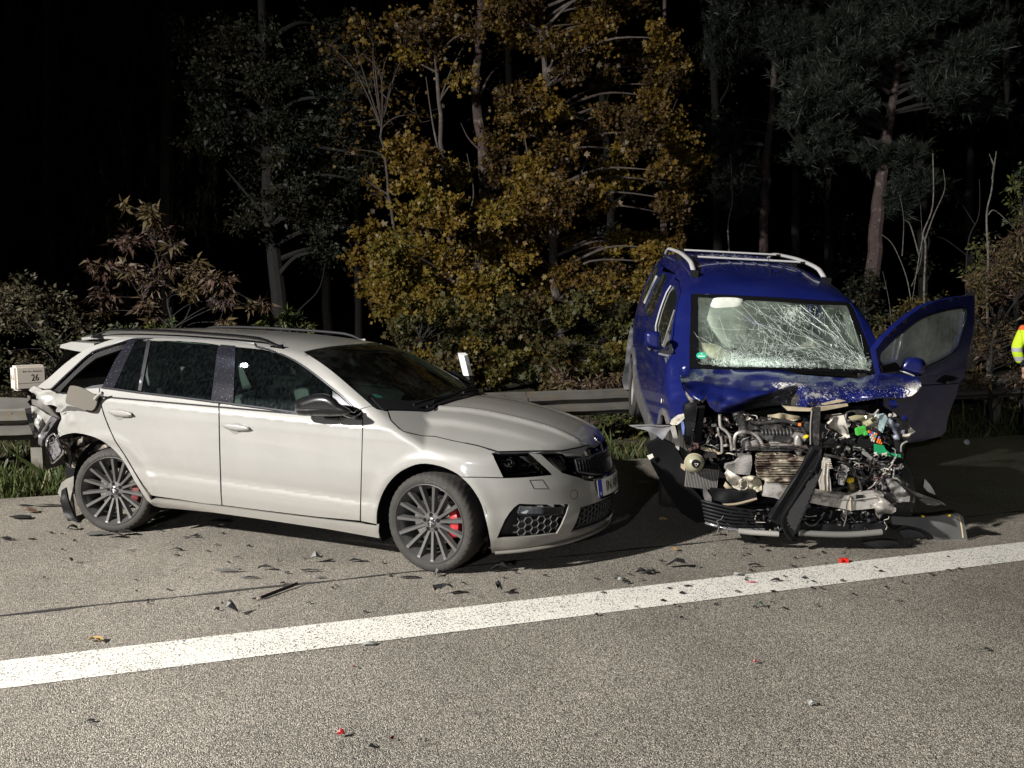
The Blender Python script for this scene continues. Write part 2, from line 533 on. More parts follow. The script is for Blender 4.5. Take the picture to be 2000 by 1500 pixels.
RD = math.radians(17.2)                       # direction of the road
rd = Vector((math.cos(RD), math.sin(RD), 0)); rn = Vector((-math.sin(RD), math.cos(RD), 0))
def road(s, t, z=0.0):                        # along, across (0 = inner edge of the white line near the camera)
    o = gp(1000, 1221); return Vector((o.x, o.y, 0)) + rd * s + rn * t + Vector((0, 0, z))
def strip(name, s0, s1, t0, t1, z, m, thick=0.0):
    V = [road(s0, t0, z), road(s1, t0, z), road(s1, t1, z), road(s0, t1, z)]
    o = mk(name, V, [(0, 1, 2, 3)], m)
    return setp(o, kind='structure')

m_asphalt = aggregate('asphalt', (.345, .312, .262))
m_line = aggregate('road_paint', (.085, .08, .07), line=True)
m_soil = mat('soil', (.035, .028, .018), .9, noise=.5, nscale=3, bump=.8, bscale=9, dirt=(.06, .05, .02), dirt_amt=.3)
edge = gp(65, 970); EDGE_T = (Vector((edge.x, edge.y, 0)) - road(0, 0)).dot(rn)
# ground sheet to the horizon with a shallow swell under the wood
gx = np.concatenate([np.linspace(-160, -14, 16), np.linspace(-12, 26, 58), np.linspace(30, 160, 14)])
gy = np.concatenate([np.linspace(-60, 4, 8), np.linspace(5, 30, 50), np.linspace(34, 260, 24)])
GV = []; GF = []
def gz(x, y):
    t = -(x * math.sin(RD)) + y * math.cos(RD) - (-(road(0, 0).x * math.sin(RD)) + road(0, 0).y * math.cos(RD)) - EDGE_T
    return -0.035 if t < .3 else -0.035 + min(.25, (t - .3) * .06) * (0.6 + .4 * math.sin(x * .8) * math.cos(y * .7))
for y in gy:
    for x in gx: GV.append((x, y, gz(x, y)))
nx = len(gx)
for j in range(len(gy) - 1):
    for i in range(nx - 1): GF.append((j * nx + i, j * nx + i + 1, (j + 1) * nx + i + 1, (j + 1) * nx + i))
setp(mk('ground', GV, GF, m_soil, smooth=True), kind='structure')
setp(mk('road', [road(-90, -12, 0), road(180, -12, 0), road(180, EDGE_T, 0), road(-90, EDGE_T, 0), road(-90, -12, -.12), road(180, -12, -.12), road(180, EDGE_T, -.12), road(-90, EDGE_T, -.12)],
        [(0, 1, 2, 3), (0, 4, 5, 1), (3, 2, 6, 7)], m_asphalt), kind='structure')
strip('edge_line', -40, 60, 0, .315, .004, m_line)
m_tar = mat('tar', (.028, .027, .027), .7, bump=.6, bscale=90)
# the joint between the two asphalt courses
s0 = gp(0, 1203); s1 = gp(880, 1110); s2 = gp(1450, 1052); s3 = gp(1920, 1007)
tt = [(Vector((p.x, p.y, 0)) - road(0, 0)) for p in (s0, s1, s2, s3)]
jt = [(p.dot(rd), p.dot(rn)) for p in tt]
J = resample([(-30, jt[0][1])] + jt + [(40, jt[-1][1])], .12, False)
JV = []; JF = []
for i, (a, b_) in enumerate(J):
    w = .011 + .005 * math.sin(i * 1.7) + .004 * math.sin(i * .61); q = .006 * math.sin(i * .9)
    JV += [road(a, b_ + q - w, .004), road(a, b_ + q + w, .004)]
    if i: JF.append((2 * i - 2, 2 * i, 2 * i + 1, 2 * i - 1))
setp(mk('road_joint', JV, JF, m_tar), kind='structure')
# ------------------------------------------------------------------ white estate car
CAR = Frame((-.2155, 5.6438, 0), (0, 0, -.3494))
def c_zz(x, z): return z - .042 * np.maximum(0, -.55 - x)
WT = [(.05, .80), (.16, .845), (.19, .875), (.25, .888), (.33, .893), (.385, .891), (.405, .887), (.43, .880), (.455, .880), (.50, .886), (.62, .896), (.74, .899), (.84, .896), (.895, .889), (.915, .888), (.935, .877), (.965, .858), (1.0, .838), (1.1, .790), (1.2, .735), (1.3, .672), (1.38, .612), (1.44, .52), (1.6, .3)]
X0T = [(.05, .86), (.18, .93), (.25, .985), (.31, 1.0), (.38, 1.0), (.45, .985), (.55, .965), (.68, .93), (.76, .895), (.81, .86), (.86, .80), (.95, .7)]
XR = .95
def c_w(x, z):
    zz = c_zz(x, z)
    w = np.interp(zz, *np.array(WT).T)
    w = w * (1 - .075 * np.clip((-2.6 - x) / 1.15, 0, 1.3) ** 2)
    w = w - .03 * np.clip((x + .1) / .5, 0, 2) ** 2 * np.clip((zz - .55) / .3, 0, 1)
    for ax in (0.0, -2.665):                                   # arch flares
        r = np.hypot(x - ax, z - .33)
        w = w + .014 * np.exp(-((r - .40) / .045) ** 2) * (z > .15)
    return w
U1 = .2
def c_wn(x, z):                                             # with nose rounding
    X0 = np.interp(c_zz(x, z), *np.array(X0T).T)
    t = np.clip((x - U1) / (X0 - U1), 0, 1.2)
    return c_w(x, z) * np.sign(1 - t) * np.abs(1 - t * t) ** (1 / 1.75)
BC = [(-.6, 1.01), (-.3, 1.0), (0, .985), (.2, .962), (.4, .93), (.55, .90), (.7, .858), (.8, .815), (.86, .775), (.93, .70), (1.05, .55)]
RC = [(-4.0, 1.0), (-3.75, 1.17), (-3.5, 1.31), (-3.3, 1.375), (-3.0, 1.412), (-2.6, 1.432), (-2.2, 1.440), (-1.8, 1.438), (-1.5, 1.428), (-1.2, 1.408), (-1.0, 1.385), (-.5, 1.30)]
def c_top(x, y):
    ya = np.abs(y)
    bon = sinterp(x, BC) - .135 * (ya / .8) ** 2.4 * (1 + .3 * np.clip(x, 0, 1))
    # two sharp ridges on the bonnet
    yr = .40 - .13 * np.clip((x + .3) / 1.1, 0, 1)
    bon = bon + .020 * np.exp(-((ya - yr) / .022) ** 2) * np.clip((.95 - x) / .3, 0, 1) + .013 * (ya < yr) * (1 - np.exp(-((ya - yr) / .022) ** 2)) * np.clip((.9 - x) / .5, 0, 1)
    y2 = .62 - .10 * np.clip((x + .3) / 1.0, 0, 1)
    bon = bon + .022 * (1 / (1 + np.exp((ya - y2) / .010))) * np.clip((.75 - x) / .6, 0, 1)
    ws = 1.0 + (-.17 - x - .30 * ya ** 2) * .50
    roof = sinterp(x, RC) - .055 * (ya / .6) ** 3
    up = -smax(-ws, -roof, .03)
    t = np.maximum(bon, up)
    return t + .042 * np.maximum(0, -.55 - x)
def c_g(P):
    x, y, z = P[:, 0], P[:, 1], P[:, 2]
    a = np.abs(y) - c_wn(x, z); b = z - c_top(x, y)
    g = smax(a, b * .8, .035)
    rear = -3.74 - x
    return np.maximum(np.maximum(g, rear), .05 - z)
CAST = lambda P, off=0.0: CAR.cast(P, c_g, off=off)
def C1(*a): return [(x / 4, 620 + y / 4) for x, y in a]
def C2(*a): return [(400 + x / 4, 620 + y / 4) for x, y in a]
def C3(*a): return [(800 + x / 4, 720 + y / 4) for x, y in a]
CARO = empty('estate_car', 'light grey estate car with smashed rear end, in front of the blue van', 'car', tuple(CAR.loc), CAR.rot)

def paintmat():
    m, nt, b = nodemat('grey_car_paint'); L = nt.links
    tc = nt.nodes.new('ShaderNodeTexCoord')
    n = nt.nodes.new('ShaderNodeTexNoise'); n.inputs['Scale'].default_value = 2.3; n.inputs['Detail'].default_value = 10; n.inputs['Roughness'].default_value = .7
    L.new(tc.outputs['Object'], n.inputs['Vector'])
    mx = nt.nodes.new('ShaderNodeMix'); mx.data_type = 'RGBA'; mx.inputs['A'].default_value = (.200, .197, .186, 1); mx.inputs['B'].default_value = (.275, .271, .257, 1)
    L.new(n.outputs['Fac'], mx.inputs['Factor'])
    # road film near the sills
    sx = nt.nodes.new('ShaderNodeSeparateXYZ'); L.new(tc.outputs['Object'], sx.inputs[0])
    mr = nt.nodes.new('ShaderNodeMapRange'); mr.inputs['From Min'].default_value = .62; mr.inputs['From Max'].default_value = .15; mr.inputs['To Max'].default_value = 1.1
    L.new(sx.outputs['Z'], mr.inputs['Value'])
    m3 = nt.nodes.new('ShaderNodeMath'); m3.operation = 'MULTIPLY'; L.new(mr.outputs[0], m3.inputs[0]); L.new(n.outputs['Fac'], m3.inputs[1])
    mx2 = nt.nodes.new('ShaderNodeMix'); mx2.data_type = 'RGBA'; mx2.inputs['B'].default_value = (.13, .115, .09, 1)
    L.new(m3.outputs[0], mx2.inputs['Factor']); L.new(mx.outputs['Result'], mx2.inputs['A'])
    L.new(mx2.outputs['Result'], b.inputs['Base Color'])
    b.inputs['Roughness'].default_value = .38; b.inputs['Coat Weight'].default_value = 1.0
    rr = nt.nodes.new('ShaderNodeMapRange'); rr.inputs['From Min'].default_value = .35; rr.inputs['From Max'].default_value = .65; rr.inputs['To Min'].default_value = .02; rr.inputs['To Max'].default_value = .15
    L.new(n.outputs['Fac'], rr.inputs['Value']); L.new(rr.outputs[0], b.inputs['Coat Roughness'])
    n5 = nt.nodes.new('ShaderNodeTexNoise'); n5.inputs['Scale'].default_value = 350; n5.inputs['Detail'].default_value = 2
    L.new(tc.outputs['Object'], n5.inputs['Vector'])
    bp = nt.nodes.new('ShaderNodeBump'); bp.inputs['Strength'].default_value = .04; bp.inputs['Distance'].default_value = .002
    L.new(n5.outputs['Fac'], bp.inputs['Height']); L.new(bp.outputs['Normal'], b.inputs['Coat Normal'])
    return m
m_paint = paintmat()
m_black = mat('black_plastic', (.008, .008, .009), .5, spec=.2, bump=.15, bscale=400, rvar=.12)
m_gloss = mat('gloss_black', (.006, .006, .007), .08, coat=1.0)
m_rubber = mat('rubber', (.034, .032, .030), .8, spec=.25, noise=.25, nscale=14, dirt=(.062, .056, .048), dirt_amt=.4, dirt_scale=9, spread=.5)
m_rim = mat('graphite_alloy', (.10, .098, .096), .38, metal=.5, noise=.1, nscale=20, rvar=.08)
m_chrome = mat('chrome', (.62, .62, .63), .12, metal=1.0)
m_darkchrome = mat('satin_trim', (.10, .10, .11), .22, metal=.8)
m_disc = mat('brake_disc_steel', (.42, .41, .40), .35, metal=.9, noise=.2, nscale=30)
m_red = mat('red_caliper', (.36, .012, .018), .35, coat=.4)
m_whitep = mat('white_plastic', (.62, .60, .55), .45)
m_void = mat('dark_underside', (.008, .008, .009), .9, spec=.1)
m_seat = mat('seat_cloth', (.045, .045, .048), .85, noise=.3, nscale=40)
m_seatl = mat('seat_edge', (.10, .105, .10), .7)
m_cglass = glassmat('side_glass', (.42, .52, .48), 1.3, dust=.15, dustcol=(.30, .38, .40), streak=True, dscale=4, dmin=.42, dmax=.8, zf=(.99, 1.07))
m_ws = glassmat('windscreen_glass', (.34, .42, .38), .7, dust=.05, dustcol=(.3, .3, .28), dscale=3)
m_lens = glassmat('lamp_lens', (.85, .87, .88), 1.6)
def wetmat():
    m = mat('wet_black_film', (.010, .010, .013), .16, coat=.3)
    nt = m.node_tree; b = nt.nodes['Principled BSDF']; L = nt.links
    tc = nt.nodes.new('ShaderNodeTexCoord'); v = nt.nodes.new('ShaderNodeTexNoise'); v.inputs['Scale'].default_value = 150; v.inputs['Detail'].default_value = 3
    mp = nt.nodes.new('ShaderNodeMapping'); mp.inputs['Scale'].default_value = (1, 1, .6); L.new(tc.outputs['Object'], mp.inputs['Vector'])
    L.new(mp.outputs[0], v.inputs['Vector'])
    r = nt.nodes.new('ShaderNodeMapRange'); r.inputs['From Min'].default_value = .64; r.inputs['From Max'].default_value = .70
    L.new(v.outputs['Fac'], r.inputs['Value'])
    mx = nt.nodes.new('ShaderNodeMix'); mx.data_type = 'RGBA'; mx.inputs['A'].default_value = (.010, .010, .014, 1); mx.inputs['B'].default_value = (.12, .12, .15, 1)
    L.new(r.outputs[0], mx.inputs['Factor']); L.new(mx.outputs['Result'], b.inputs['Base Color'])
    bp = nt.nodes.new('ShaderNodeBump'); bp.inputs['Strength'].default_value = .25; bp.inputs['Distance'].default_value = .002
    L.new(v.outputs['Fac'], bp.inputs['Height']); L.new(bp.outputs['Normal'], b.inputs['Normal'])
    return m
m_wet = wetmat()

def crease_lines():
    out = []
    for zc in (.385, .407, .43, .455, .895, .915, .935, .965):
        xs = np.linspace(-3.4, .3, 60); L = []
        for x in xs:
            z = zc + .042 * max(0, -.55 - x); L.append(CAR.proj((x, -float(c_w(np.array(x), np.array(z))), z)))
        out.append(L)
    return out
CL = crease_lines()
def cpanel(name, poly, m, parent=None, step=5, ins=.7, mirror=True, off=0.0, thick=.014, lines=CL, disp=None, holes=(), label=None, smooth=True):
    return shell(name, poly, step, lambda v: CAST(v, off), m, parent or CARO, thick, ins, holes=holes, lines=lines, g=c_g, mirror=mirror, disp=disp, label=label, smooth=smooth)

# wheel arches (photo outlines)
archF = sp2([(960, 1077), (956, 1050), (950, 1020), (940, 985), (930, 966), (918, 949), (900, 931), (884, 921), (860, 911), (832, 906), (812, 908), (792, 916), (775, 927), (757, 947), (744, 972), (737, 998), (736, 1020), (738, 1049)], 2)
archR = sp2([(113, 857), (124, 850), (140, 847), (155, 847), (170, 850), (186, 855), (200, 862), (214, 872), (228, 885), (240, 900), (252, 920), (262, 939), (272, 955), (287, 978), (301, 989)], 2)
sF = [p for p in archF]
# body side frame: cant rail, A pillar and rear pillar in one
frame_out = sp2(C1((290, 545), (330, 510), (370, 480), (460, 400), (560, 318), (690, 238), (800, 195), (920, 158), (1060, 128)), 2) + sp2(C1((1100, 112), (1250, 106), (1400, 108), (1700, 128), (2000, 156)), 2) + sp2(C2((400, 153), (520, 172), (660, 210), (768, 266), (900, 350), (1000, 424), (1100, 508), (1200, 595), (1308, 690)), 2)
frame_in = sp2(C2((1215, 714), (1239, 800)), 1) + sp2(C2((1238, 800), (1215, 770), (1160, 705), (1100, 640), (1000, 556), (900, 477), (800, 400), (700, 336), (600, 288), (500, 250), (400, 226)), 2) + sp2(C1((1990, 205), (1800, 186), (1600, 172), (1400, 162), (1200, 160), (1040, 163)), 2) + sp2(C1((1000, 172), (900, 205), (800, 238), (720, 268), (640, 330), (540, 425), (440, 520), (400, 555)), 2)
cpanel('body_side_frame', frame_out + frame_in + C1((350, 560)), m_paint, ins=.3, step=5)
# front wing
fender = C2((1236, 806), (1215, 716), (1305, 690), (1345, 715), (1426, 732)) + sp2(C2((1430, 738), (1450, 800), (1500, 850), (1550, 890), (1700, 925)) + C3((200, 530), (330, 562), (530, 602), (640, 640), (684, 652)), 2) + C3((644, 662), (735, 852), (560, 848), (400, 846)) + [p for p in archF if p[1] < 930 and p[0] < 900] + [p for p in archF if p[0] < 775 and p[1] >= 930] + C2((1358, 1620), (1218, 1592), (1218, 1500), (1230, 1000))
cpanel('front_wing', fender, m_paint)
# doors
fdoor = C2((1233, 806), (1228, 1000), (1217, 1400), (1212, 1590)) + [(620, 1010), (520, 998), (434, 987)] + C2((130, 1390), (118, 1000), (112, 690)) + [(434, 790), (470, 792), (520, 797), (572, 804), (640, 812), (709, 821)]
DF = cpanel('front_door', fdoor[:-6] + [(430, 788), (470, 791), (520, 796), (572, 802.5), (640, 811)], m_paint)
rdoor = [(427, 788), (428, 860), (431, 960), (433, 987), (400, 984), (350, 976), (307, 970)] + sp2(C1((1180, 1390), (1120, 1310), (1050, 1200), (980, 1080), (900, 960), (850, 850), (815, 760), (795, 690), (778, 600), (780, 549)), 2) + C1((900, 562), (1100, 590), (1400, 625), (1600, 652))
DR = cpanel('rear_door', rdoor, m_paint)
# sill
sill = [(303, 973), (350, 978), (434, 989), (520, 1000), (620, 1012), (701, 1021), (738, 1026), (742, 1052), (640, 1034), (520, 1016), (420, 1002), (350, 995), (316, 992), (301, 989), (290, 978)]
cpanel('sill', sill, m_paint, step=5)

# rear quarter, crumpled towards the tail
def crump(v, X, x0=185, x1=62, amp=.072, sc=9, seed=1, dirn=(.5, .75, .25)):
    k = np.clip((x0 - v[:, 0]) / (x0 - x1), 0, 1)[:, None] ** 1.3
    k = k * np.clip((v[:, 1:2] - 752) / 14, 0, 1)
    n = vnoise(X, sc, seed) + .5 * vnoise(X, sc * 2.3, seed + 3)
    n = np.where(n > 0, n, -n * 1.0) * 1.1 - .3
    return X + np.array(dirn)[None] * (n[:, None] * amp) * k
quarter = C1((226, 578), (240, 548), (262, 533), (290, 548), (340, 562), (400, 560), (450, 590), (510, 592), (560, 575), (640, 556), (776, 549), (774, 600), (790, 690), (810, 760), (845, 850), (895, 960), (975, 1080), (1045, 1200), (1110, 1310), (1165, 1395), (1200, 1460)) + list(reversed(archR)) + C1((440, 950), (452, 870), (470, 800), (455, 745), (380, 690), (320, 655), (250, 632))
cpanel('rear_quarter', [p for i, p in enumerate(quarter)], m_paint, step=3.6, mirror=False, disp=lambda v, X: crump(v, X), lines=[], label='dented and torn rear quarter panel')
shell('rear_quarter', quarter, 7, lambda v: CAST(v) * np.array([1, -1, 1]), m_paint, CARO, .012, .5, g=c_g)
# torn bumper skin pieces hanging below
def cplane(P, y, bend=None):
    return [CAR.plane(u, v, 1, y) for u, v in P]
def flat(name, poly, m, y, depth=.02, parent=None, step=5, amp=.012, sc=14, seed=2, fr=CAR, ax=1, slope=None, label=None, smooth=True, ins=0):
    """bent sheet at a plane of the frame, with thickness and dents"""
    def fn(v):
        X = np.array([fr.plane(a, b, ax, y) for a, b in v])
        n = vnoise(X, sc, seed) * amp
        if slope: n = n + (v[:, 0] - v[:, 0].mean()) * slope[0] + (v[:, 1] - v[:, 1].mean()) * slope[1]
        # push along the viewing ray so that the outline stays
        D = fr.rays(v); D /= np.abs(D[:, ax:ax + 1])
        return X + D * n[:, None]
    v2, T = fill(inset(poly, ins) if ins else poly, step)
    X = fn(v2)
    dd = np.zeros(3); dd[ax] = 1.0 * np.sign(fr.rays([poly[0]])[0][ax])
    V = list(map(tuple, X)) + list(map(tuple, X + dd * depth)); n = len(X)
    Nf = np.cross(X[T[:, 1]] - X[T[:, 0]], X[T[:, 2]] - X[T[:, 0]]).sum(0)
    if Nf.dot(dd) > 0: T = T[:, ::-1]
    F = [tuple(t) for t in T] + [(t[2] + n, t[1] + n, t[0] + n) for t in T]
    cnt = set()
    for t in T:
        for a, b in ((t[0], t[1]), (t[1], t[2]), (t[2], t[0])): cnt.add((a, b))
    for a, b in cnt:
        if (b, a) not in cnt: F.append((b, a, a + n, b + n))
    o = mk(name, V, F, m, parent or (CARO if fr is CAR else None), smooth, 40)
    if label: o['label'] = label
    return o
flat('torn_bumper_skin', C1((240, 690), (290, 700), (360, 755), (440, 790), (425, 830), (300, 925), (268, 860), (252, 770)), m_paint, -.84, .012, amp=.03, seed=5, slope=(.001, .0004))
flat('torn_trim', C1((193, 712), (238, 706), (262, 760), (285, 850), (305, 918), (268, 944), (235, 860), (205, 770)), m_gloss, -.86, .02, amp=.01)
flat('torn_liner', C1((245, 640), (340, 652), (395, 715), (465, 790), (452, 812), (380, 748), (300, 700), (250, 680)), mat('grey_liner', (.07, .065, .06), .6), -.87, .012, amp=.03, seed=9)
for i, q in enumerate([((400, 770), (445, 795), (330, 960), (322, 1010), (298, 985), (300, 925)), ((372, 830), (392, 815), (345, 905), (330, 900))]):
    flat('torn_strip', C1(*q), mat('silver_strip', (.16, .155, .17), .3, metal=.6, noise=.95, nscale=55) if i == 0 else m_gloss, -.90 - .01 * i, .02, amp=.02, seed=21 + i, sc=25)
# rear fog lamp housing hanging at the corner
hl = spline(cplane(C1((400, 915), (430, 912), (490, 1020), (488, 1065), (420, 1132), (400, 1120), (365, 1010), (370, 950)), -.90), 3, True)
MB().tube(hl + [hl[0], hl[1]], .008, 8).build('lamp_frame', m_chrome, CARO, True)
flat('broken_reflector', C1((385, 950), (425, 930), (480, 1030), (470, 1060), (418, 1115), (380, 1030)), mat('cracked_reflector', (.35, .34, .36), .15, metal=.7, noise=.8, nscale=35), -.88, .015, amp=.05, sc=30, seed=4)
# crumpled metal inside the rear arch
m_crum = mat('bare_crumpled_metal', (.26, .235, .20), .42, metal=.55, noise=.5, nscale=18, dirt=(.02, .018, .016), dirt_amt=.35)
for i, (q, y, a) in enumerate([(((470, 960), (620, 930), (760, 940), (860, 1000), (760, 1050), (640, 1010), (540, 1060)), -.72, .09), (((560, 1050), (700, 990), (840, 990), (850, 1010), (700, 1060), (600, 1090)), -.78, .05),
        (((440, 960), (520, 950), (560, 1080), (545, 1175), (480, 1110)), -.80, .06), (((590, 1090), (760, 1030), (700, 1080), (640, 1160)), -.70, .06), (((480, 1090), (560, 1120), (620, 1170), (600, 1190), (520, 1150)), -.76, .04)]):
    flat('crumpled_metal', C1(*q), m_crum, y, .01, amp=a, sc=16, seed=30 + i, step=3.5, smooth=False)
for k, pts in enumerate([((530, 935), (545, 1000), (560, 1080), (550, 1175)), ((460, 960), (500, 1060), (560, 1180), (640, 1150)), ((650, 1130), (720, 1050), (800, 1000))]):
    tubeobj('torn_cable', cplane(C1(*pts), -.82 + .02 * k), .006, m_black, CARO)
# bumper corner lying behind the rear wheel
flat('bumper_corner', C1((590, 1232), (520, 1262), (480, 1290), (450, 1370), (470, 1400), (500, 1480), (540, 1590), (580, 1650), (600, 1620), (575, 1500), (560, 1380)), m_paint, -.70, .015, amp=.05, seed=12, sc=9)
flat('bumper_liner', C1((480, 1350), (510, 1330), (530, 1430), (580, 1560), (625, 1620), (600, 1660), (560, 1640), (500, 1540), (470, 1440)), m_black, -.76, .015, amp=.03, seed=14)

# fuel flap hanging open and a dark patch on the skin painted as the shade of its recess
cpanel('fuel_recess_shade', C1((470, 750), (530, 690), (600, 700), (720, 735), (740, 700), (790, 600), (812, 585), (800, 640), (760, 720), (735, 742), (640, 730), (540, 722)), mat('recess_shade', (.035, .032, .03), .7), off=.004, thick=0, mirror=False, lines=[], ins=0)
def flapfn(v):
    X = np.array([CAR.plane(a, b, 1, -.97) for a, b in v]); D = CAR.rays(v); D /= D[:, 1:2]
    return X + D * ((v[:, 0] - 160) * .0016)[:, None]
flapp = sp2(C1((555, 533), (640, 550), (700, 585), (752, 612), (757, 645), (748, 690), (716, 727), (640, 712), (540, 682), (514, 665), (515, 630), (535, 560)), 3, True)
v2, T = fill(flapp, 4)
shell('fuel_flap', flapp, 4, flapfn, mat('flap_inside', (.13, .118, .10), .5, noise=.1), CARO, .014, 0, inward=(0, .6, 0))
tubeobj('flap_hinge', cplane(C1((740, 640), (775, 600), (800, 590)), -.93), .012, m_paint, CARO)

# pillars and glass
def gpanel(name, poly, m, off=-.004, thick=.008, step=8, mirror=True, parent=None):
    return cpanel(name, poly, m, parent, step, 0, mirror, off, thick, lines=[])
gpanel('pillar_cover', C1((1725, 212), (1840, 222), (1822, 672), (1735, 660), (1650, 650), (1700, 235)), m_wet, off=.001, thick=.02)
gpanel('pillar_cover', C1((1003, 176), (1062, 178), (890, 548), (798, 540), (900, 330)), m_wet, off=.001, thick=.02)
gpanel('window_divider', C1((1152, 176), (1180, 178), (1105, 574), (1080, 570)), m_darkchrome, off=.004, thick=.015, step=6)
gw = gpanel('window_glass', C1((1062, 178), (1152, 176), (1080, 570), (890, 548)), m_cglass)
gpanel('window_glass', C1((1180, 178), (1400, 180), (1600, 195), (1705, 212), (1700, 235), (1650, 650), (1400, 615), (1105, 574)), m_cglass)
fg = sp2(C2((236, 228), (340, 236), (420, 246), (500, 262), (600, 298), (700, 348), (800, 412), (900, 485), (1000, 565), (1060, 620), (1150, 700), (1200, 775)), 1)
gpanel('window_glass', fg + C2((1090, 782), (690, 733), (450, 698), (222, 668)), m_cglass)
gpanel('quarter_light_panel', C2((1000, 575), (1060, 622), (1150, 702), (1212, 780), (1095, 778), (1000, 760)), m_darkchrome, off=.003, thick=.01, step=6)
# trims round the windows
def ctrim(name, pts, r, m, off=.003, mirror=True):
    P = CAST(resample(pts, 7, False), off)
    MB().tube(P, r, 6).build(name, m, CARO, True)
    if mirror: MB().tube(P * np.array([1, -1, 1]), r, 6).build(name, m, CARO, True)
belt = C1((200 * 4, 549), (900, 562), (1100, 590), (1400, 625), (1700, 664)) + C2((120, 664), (230, 680), (450, 708), (690, 742), (1000, 774), (1236, 798))
ctrim('belt_trim', belt, .009, m_darkchrome)
ctrim('window_trim', [p for p in reversed(frame_in[2:])] + C1((460, 590), (500, 596)), .007, m_darkchrome, off=.0)
# broken glass edge on the quarter window and the inner trim
qi = C1((470, 540), (560, 450), (660, 360), (740, 300), (850, 262), (985, 216))
m_seal = mat('window_seal', (.35, .35, .37), .3, metal=.3, noise=.9, nscale=60)
P = CAST(resample(qi, 5, False), -.03); MB().tube(P, .006, 6).build('window_seal', m_seal, CARO, True)
cpanel('inner_trim', C1((400, 555), (440, 520), (540, 425), (640, 330), (720, 268), (800, 238), (985, 190), (985, 222), (850, 268), (740, 306), (660, 366), (560, 456), (475, 545), (450, 580)), m_black, off=-.02, thick=.02, lines=[], step=5, ins=0)
cpanel('load_cover', C1((475, 545), (640, 495), (820, 470), (800, 540), (640, 556), (520, 592)), m_seat, off=-.10, thick=.02, lines=[], mirror=False)

# bonnet, windscreen, roof from the plan outline of the near half
def planpts(P):
    X = CAST(P); return [(p[0], p[1]) for p in X if p[1] < -.02]
def colz(v, off=0.0):
    x, y = v[:, 0], v[:, 1]
    lo = np.full(len(x), .3); hi = np.full(len(x), 1.8)
    for _ in range(26):
        mz = (lo + hi) / 2; ins = c_g(np.stack([x, y, mz], 1)) < 0
        lo = np.where(ins, mz, lo); hi = np.where(ins, hi, mz)
    X = np.stack([x, y, lo], 1)
    if off: X = X + grad(c_g, X) * off
    return X
shut = planpts(resample(C2((1428, 732), (1450, 800), (1500, 850), (1550, 890), (1700, 925)) + C3((200, 528), (330, 560), (530, 600), (640, 634), (690, 648)), 8, False))
bf = [(.80, -.52), (.855, -.36), (.875, -.18), (.865, -.13)]
fx = shut[-1]
front = [(fx[0] + (bx - fx[0]) * t, by) for bx, by, t in ((.785, fx[1] * .85, .55), (.815, fx[1] * .6, .9))]
nosec = [(.840, -.34), (.868, -.17), (.888, -.08), (.893, 0)]
cowl = [(shut[0][0], shut[0][1] + .01), (-.21, -.5), (-.15, -.3), (-.125, -.1), (-.12, 0)]
half = [(p[0], p[1]) for p in cowl[::-1]] + shut[1:] + front + nosec
bonpoly = half + [(x, -y) for x, y in reversed(half[1:-1])]
BLN = []
for s in (-1, 1):
    for k, wd in ((0, 0), (0, .02), (0, -.02), (1, 0), (1, .018), (1, -.018)):
        BLN.append([(x, s * ((.40 - .13 * min(1, (x + .3) / 1.1) if k == 0 else .62 - .10 * min(1, (x + .3))) + wd)) for x in np.linspace(-.2, .8, 24)])
bon = shell('bonnet', inset(bonpoly, .002), .026, colz, m_paint, CARO, .03, 0, g=c_g, lines=BLN)
gapl = C2((1428, 732), (1450, 800), (1500, 850), (1550, 890), (1700, 925)) + C3((200, 529), (330, 561), (530, 602), (640, 634), (690, 650), (900, 645), (1180, 642), (1300, 620), (1400, 597))
MB().tube(CAST(resample(gapl, 6, False), .0005), [.0022 if i < 30 else .005 for i in range(len(resample(gapl, 6, False)))], 6).build('bonnet_gap', m_void, CARO, True)
Aedge = planpts(resample(C2((772, 270), (900, 355), (1000, 430), (1100, 513), (1200, 600), (1300, 690), (1345, 718), (1400, 732)), 8, False))
wtop = [(Aedge[0][0] + .05, -.42), (Aedge[0][0] + .085, -.2), (Aedge[0][0] + .095, 0)]
half = wtop[::-1] + Aedge + [(c[0] - .012, c[1]) for c in cowl[1:]]
wpoly = half + [(x, -y) for x, y in reversed(half[1:-1])]
shell('windscreen', wpoly, .05, lambda v: colz(v, -.004), m_ws, CARO, .006, 0, g=c_g)
# black frit band, cowl and wipers
def wsline(pts, off): return colz(np.array(pts), off)
bnd = [(x, y) for x, y in half]
fr_in = [(p[0] + .07 * (1 if p[0] < -.5 else 0) - (.10 if p[0] >= -.45 else 0), p[1] * .94) for p in half]
shell('cowl_panel', [(c[0] - .01, c[1]) for c in cowl[::-1]] + [(Aedge[-1][0], Aedge[-1][1]), (Aedge[-1][0] - .13, Aedge[-1][1] + .06)] + [(-.345, -.5), (-.27, -.3), (-.235, 0)] + [(-.27, .3), (-.345, .5), (Aedge[-1][0] - .13, -Aedge[-1][1] - .06), (Aedge[-1][0], -Aedge[-1][1])] + [(c[0] - .01, -c[1]) for c in cowl[1:][:-1]], .03, lambda v: colz(v, .003), m_black, CARO, .01, 0, g=c_g)
for a, b in (((-.29, -.55), (-.215, .05)), ((-.235, .0), (-.31, .58))):
    P = colz(np.array([(a[0] + (b[0] - a[0]) * t, a[1] + (b[1] - a[1]) * t) for t in np.linspace(0, 1, 12)]), .022)
    MB().tube(P, .007, 6).build('wiper', m_black, CARO, True)
    MB().tube(colz(np.array([(a[0] + .06 + (b[0] - a[0]) * t, a[1] + (b[1] - a[1]) * t) for t in np.linspace(.1, .75, 8)]), .03), .009, 6).build('wiper_arm', m_black, CARO, True)
xa = Aedge[0][0]
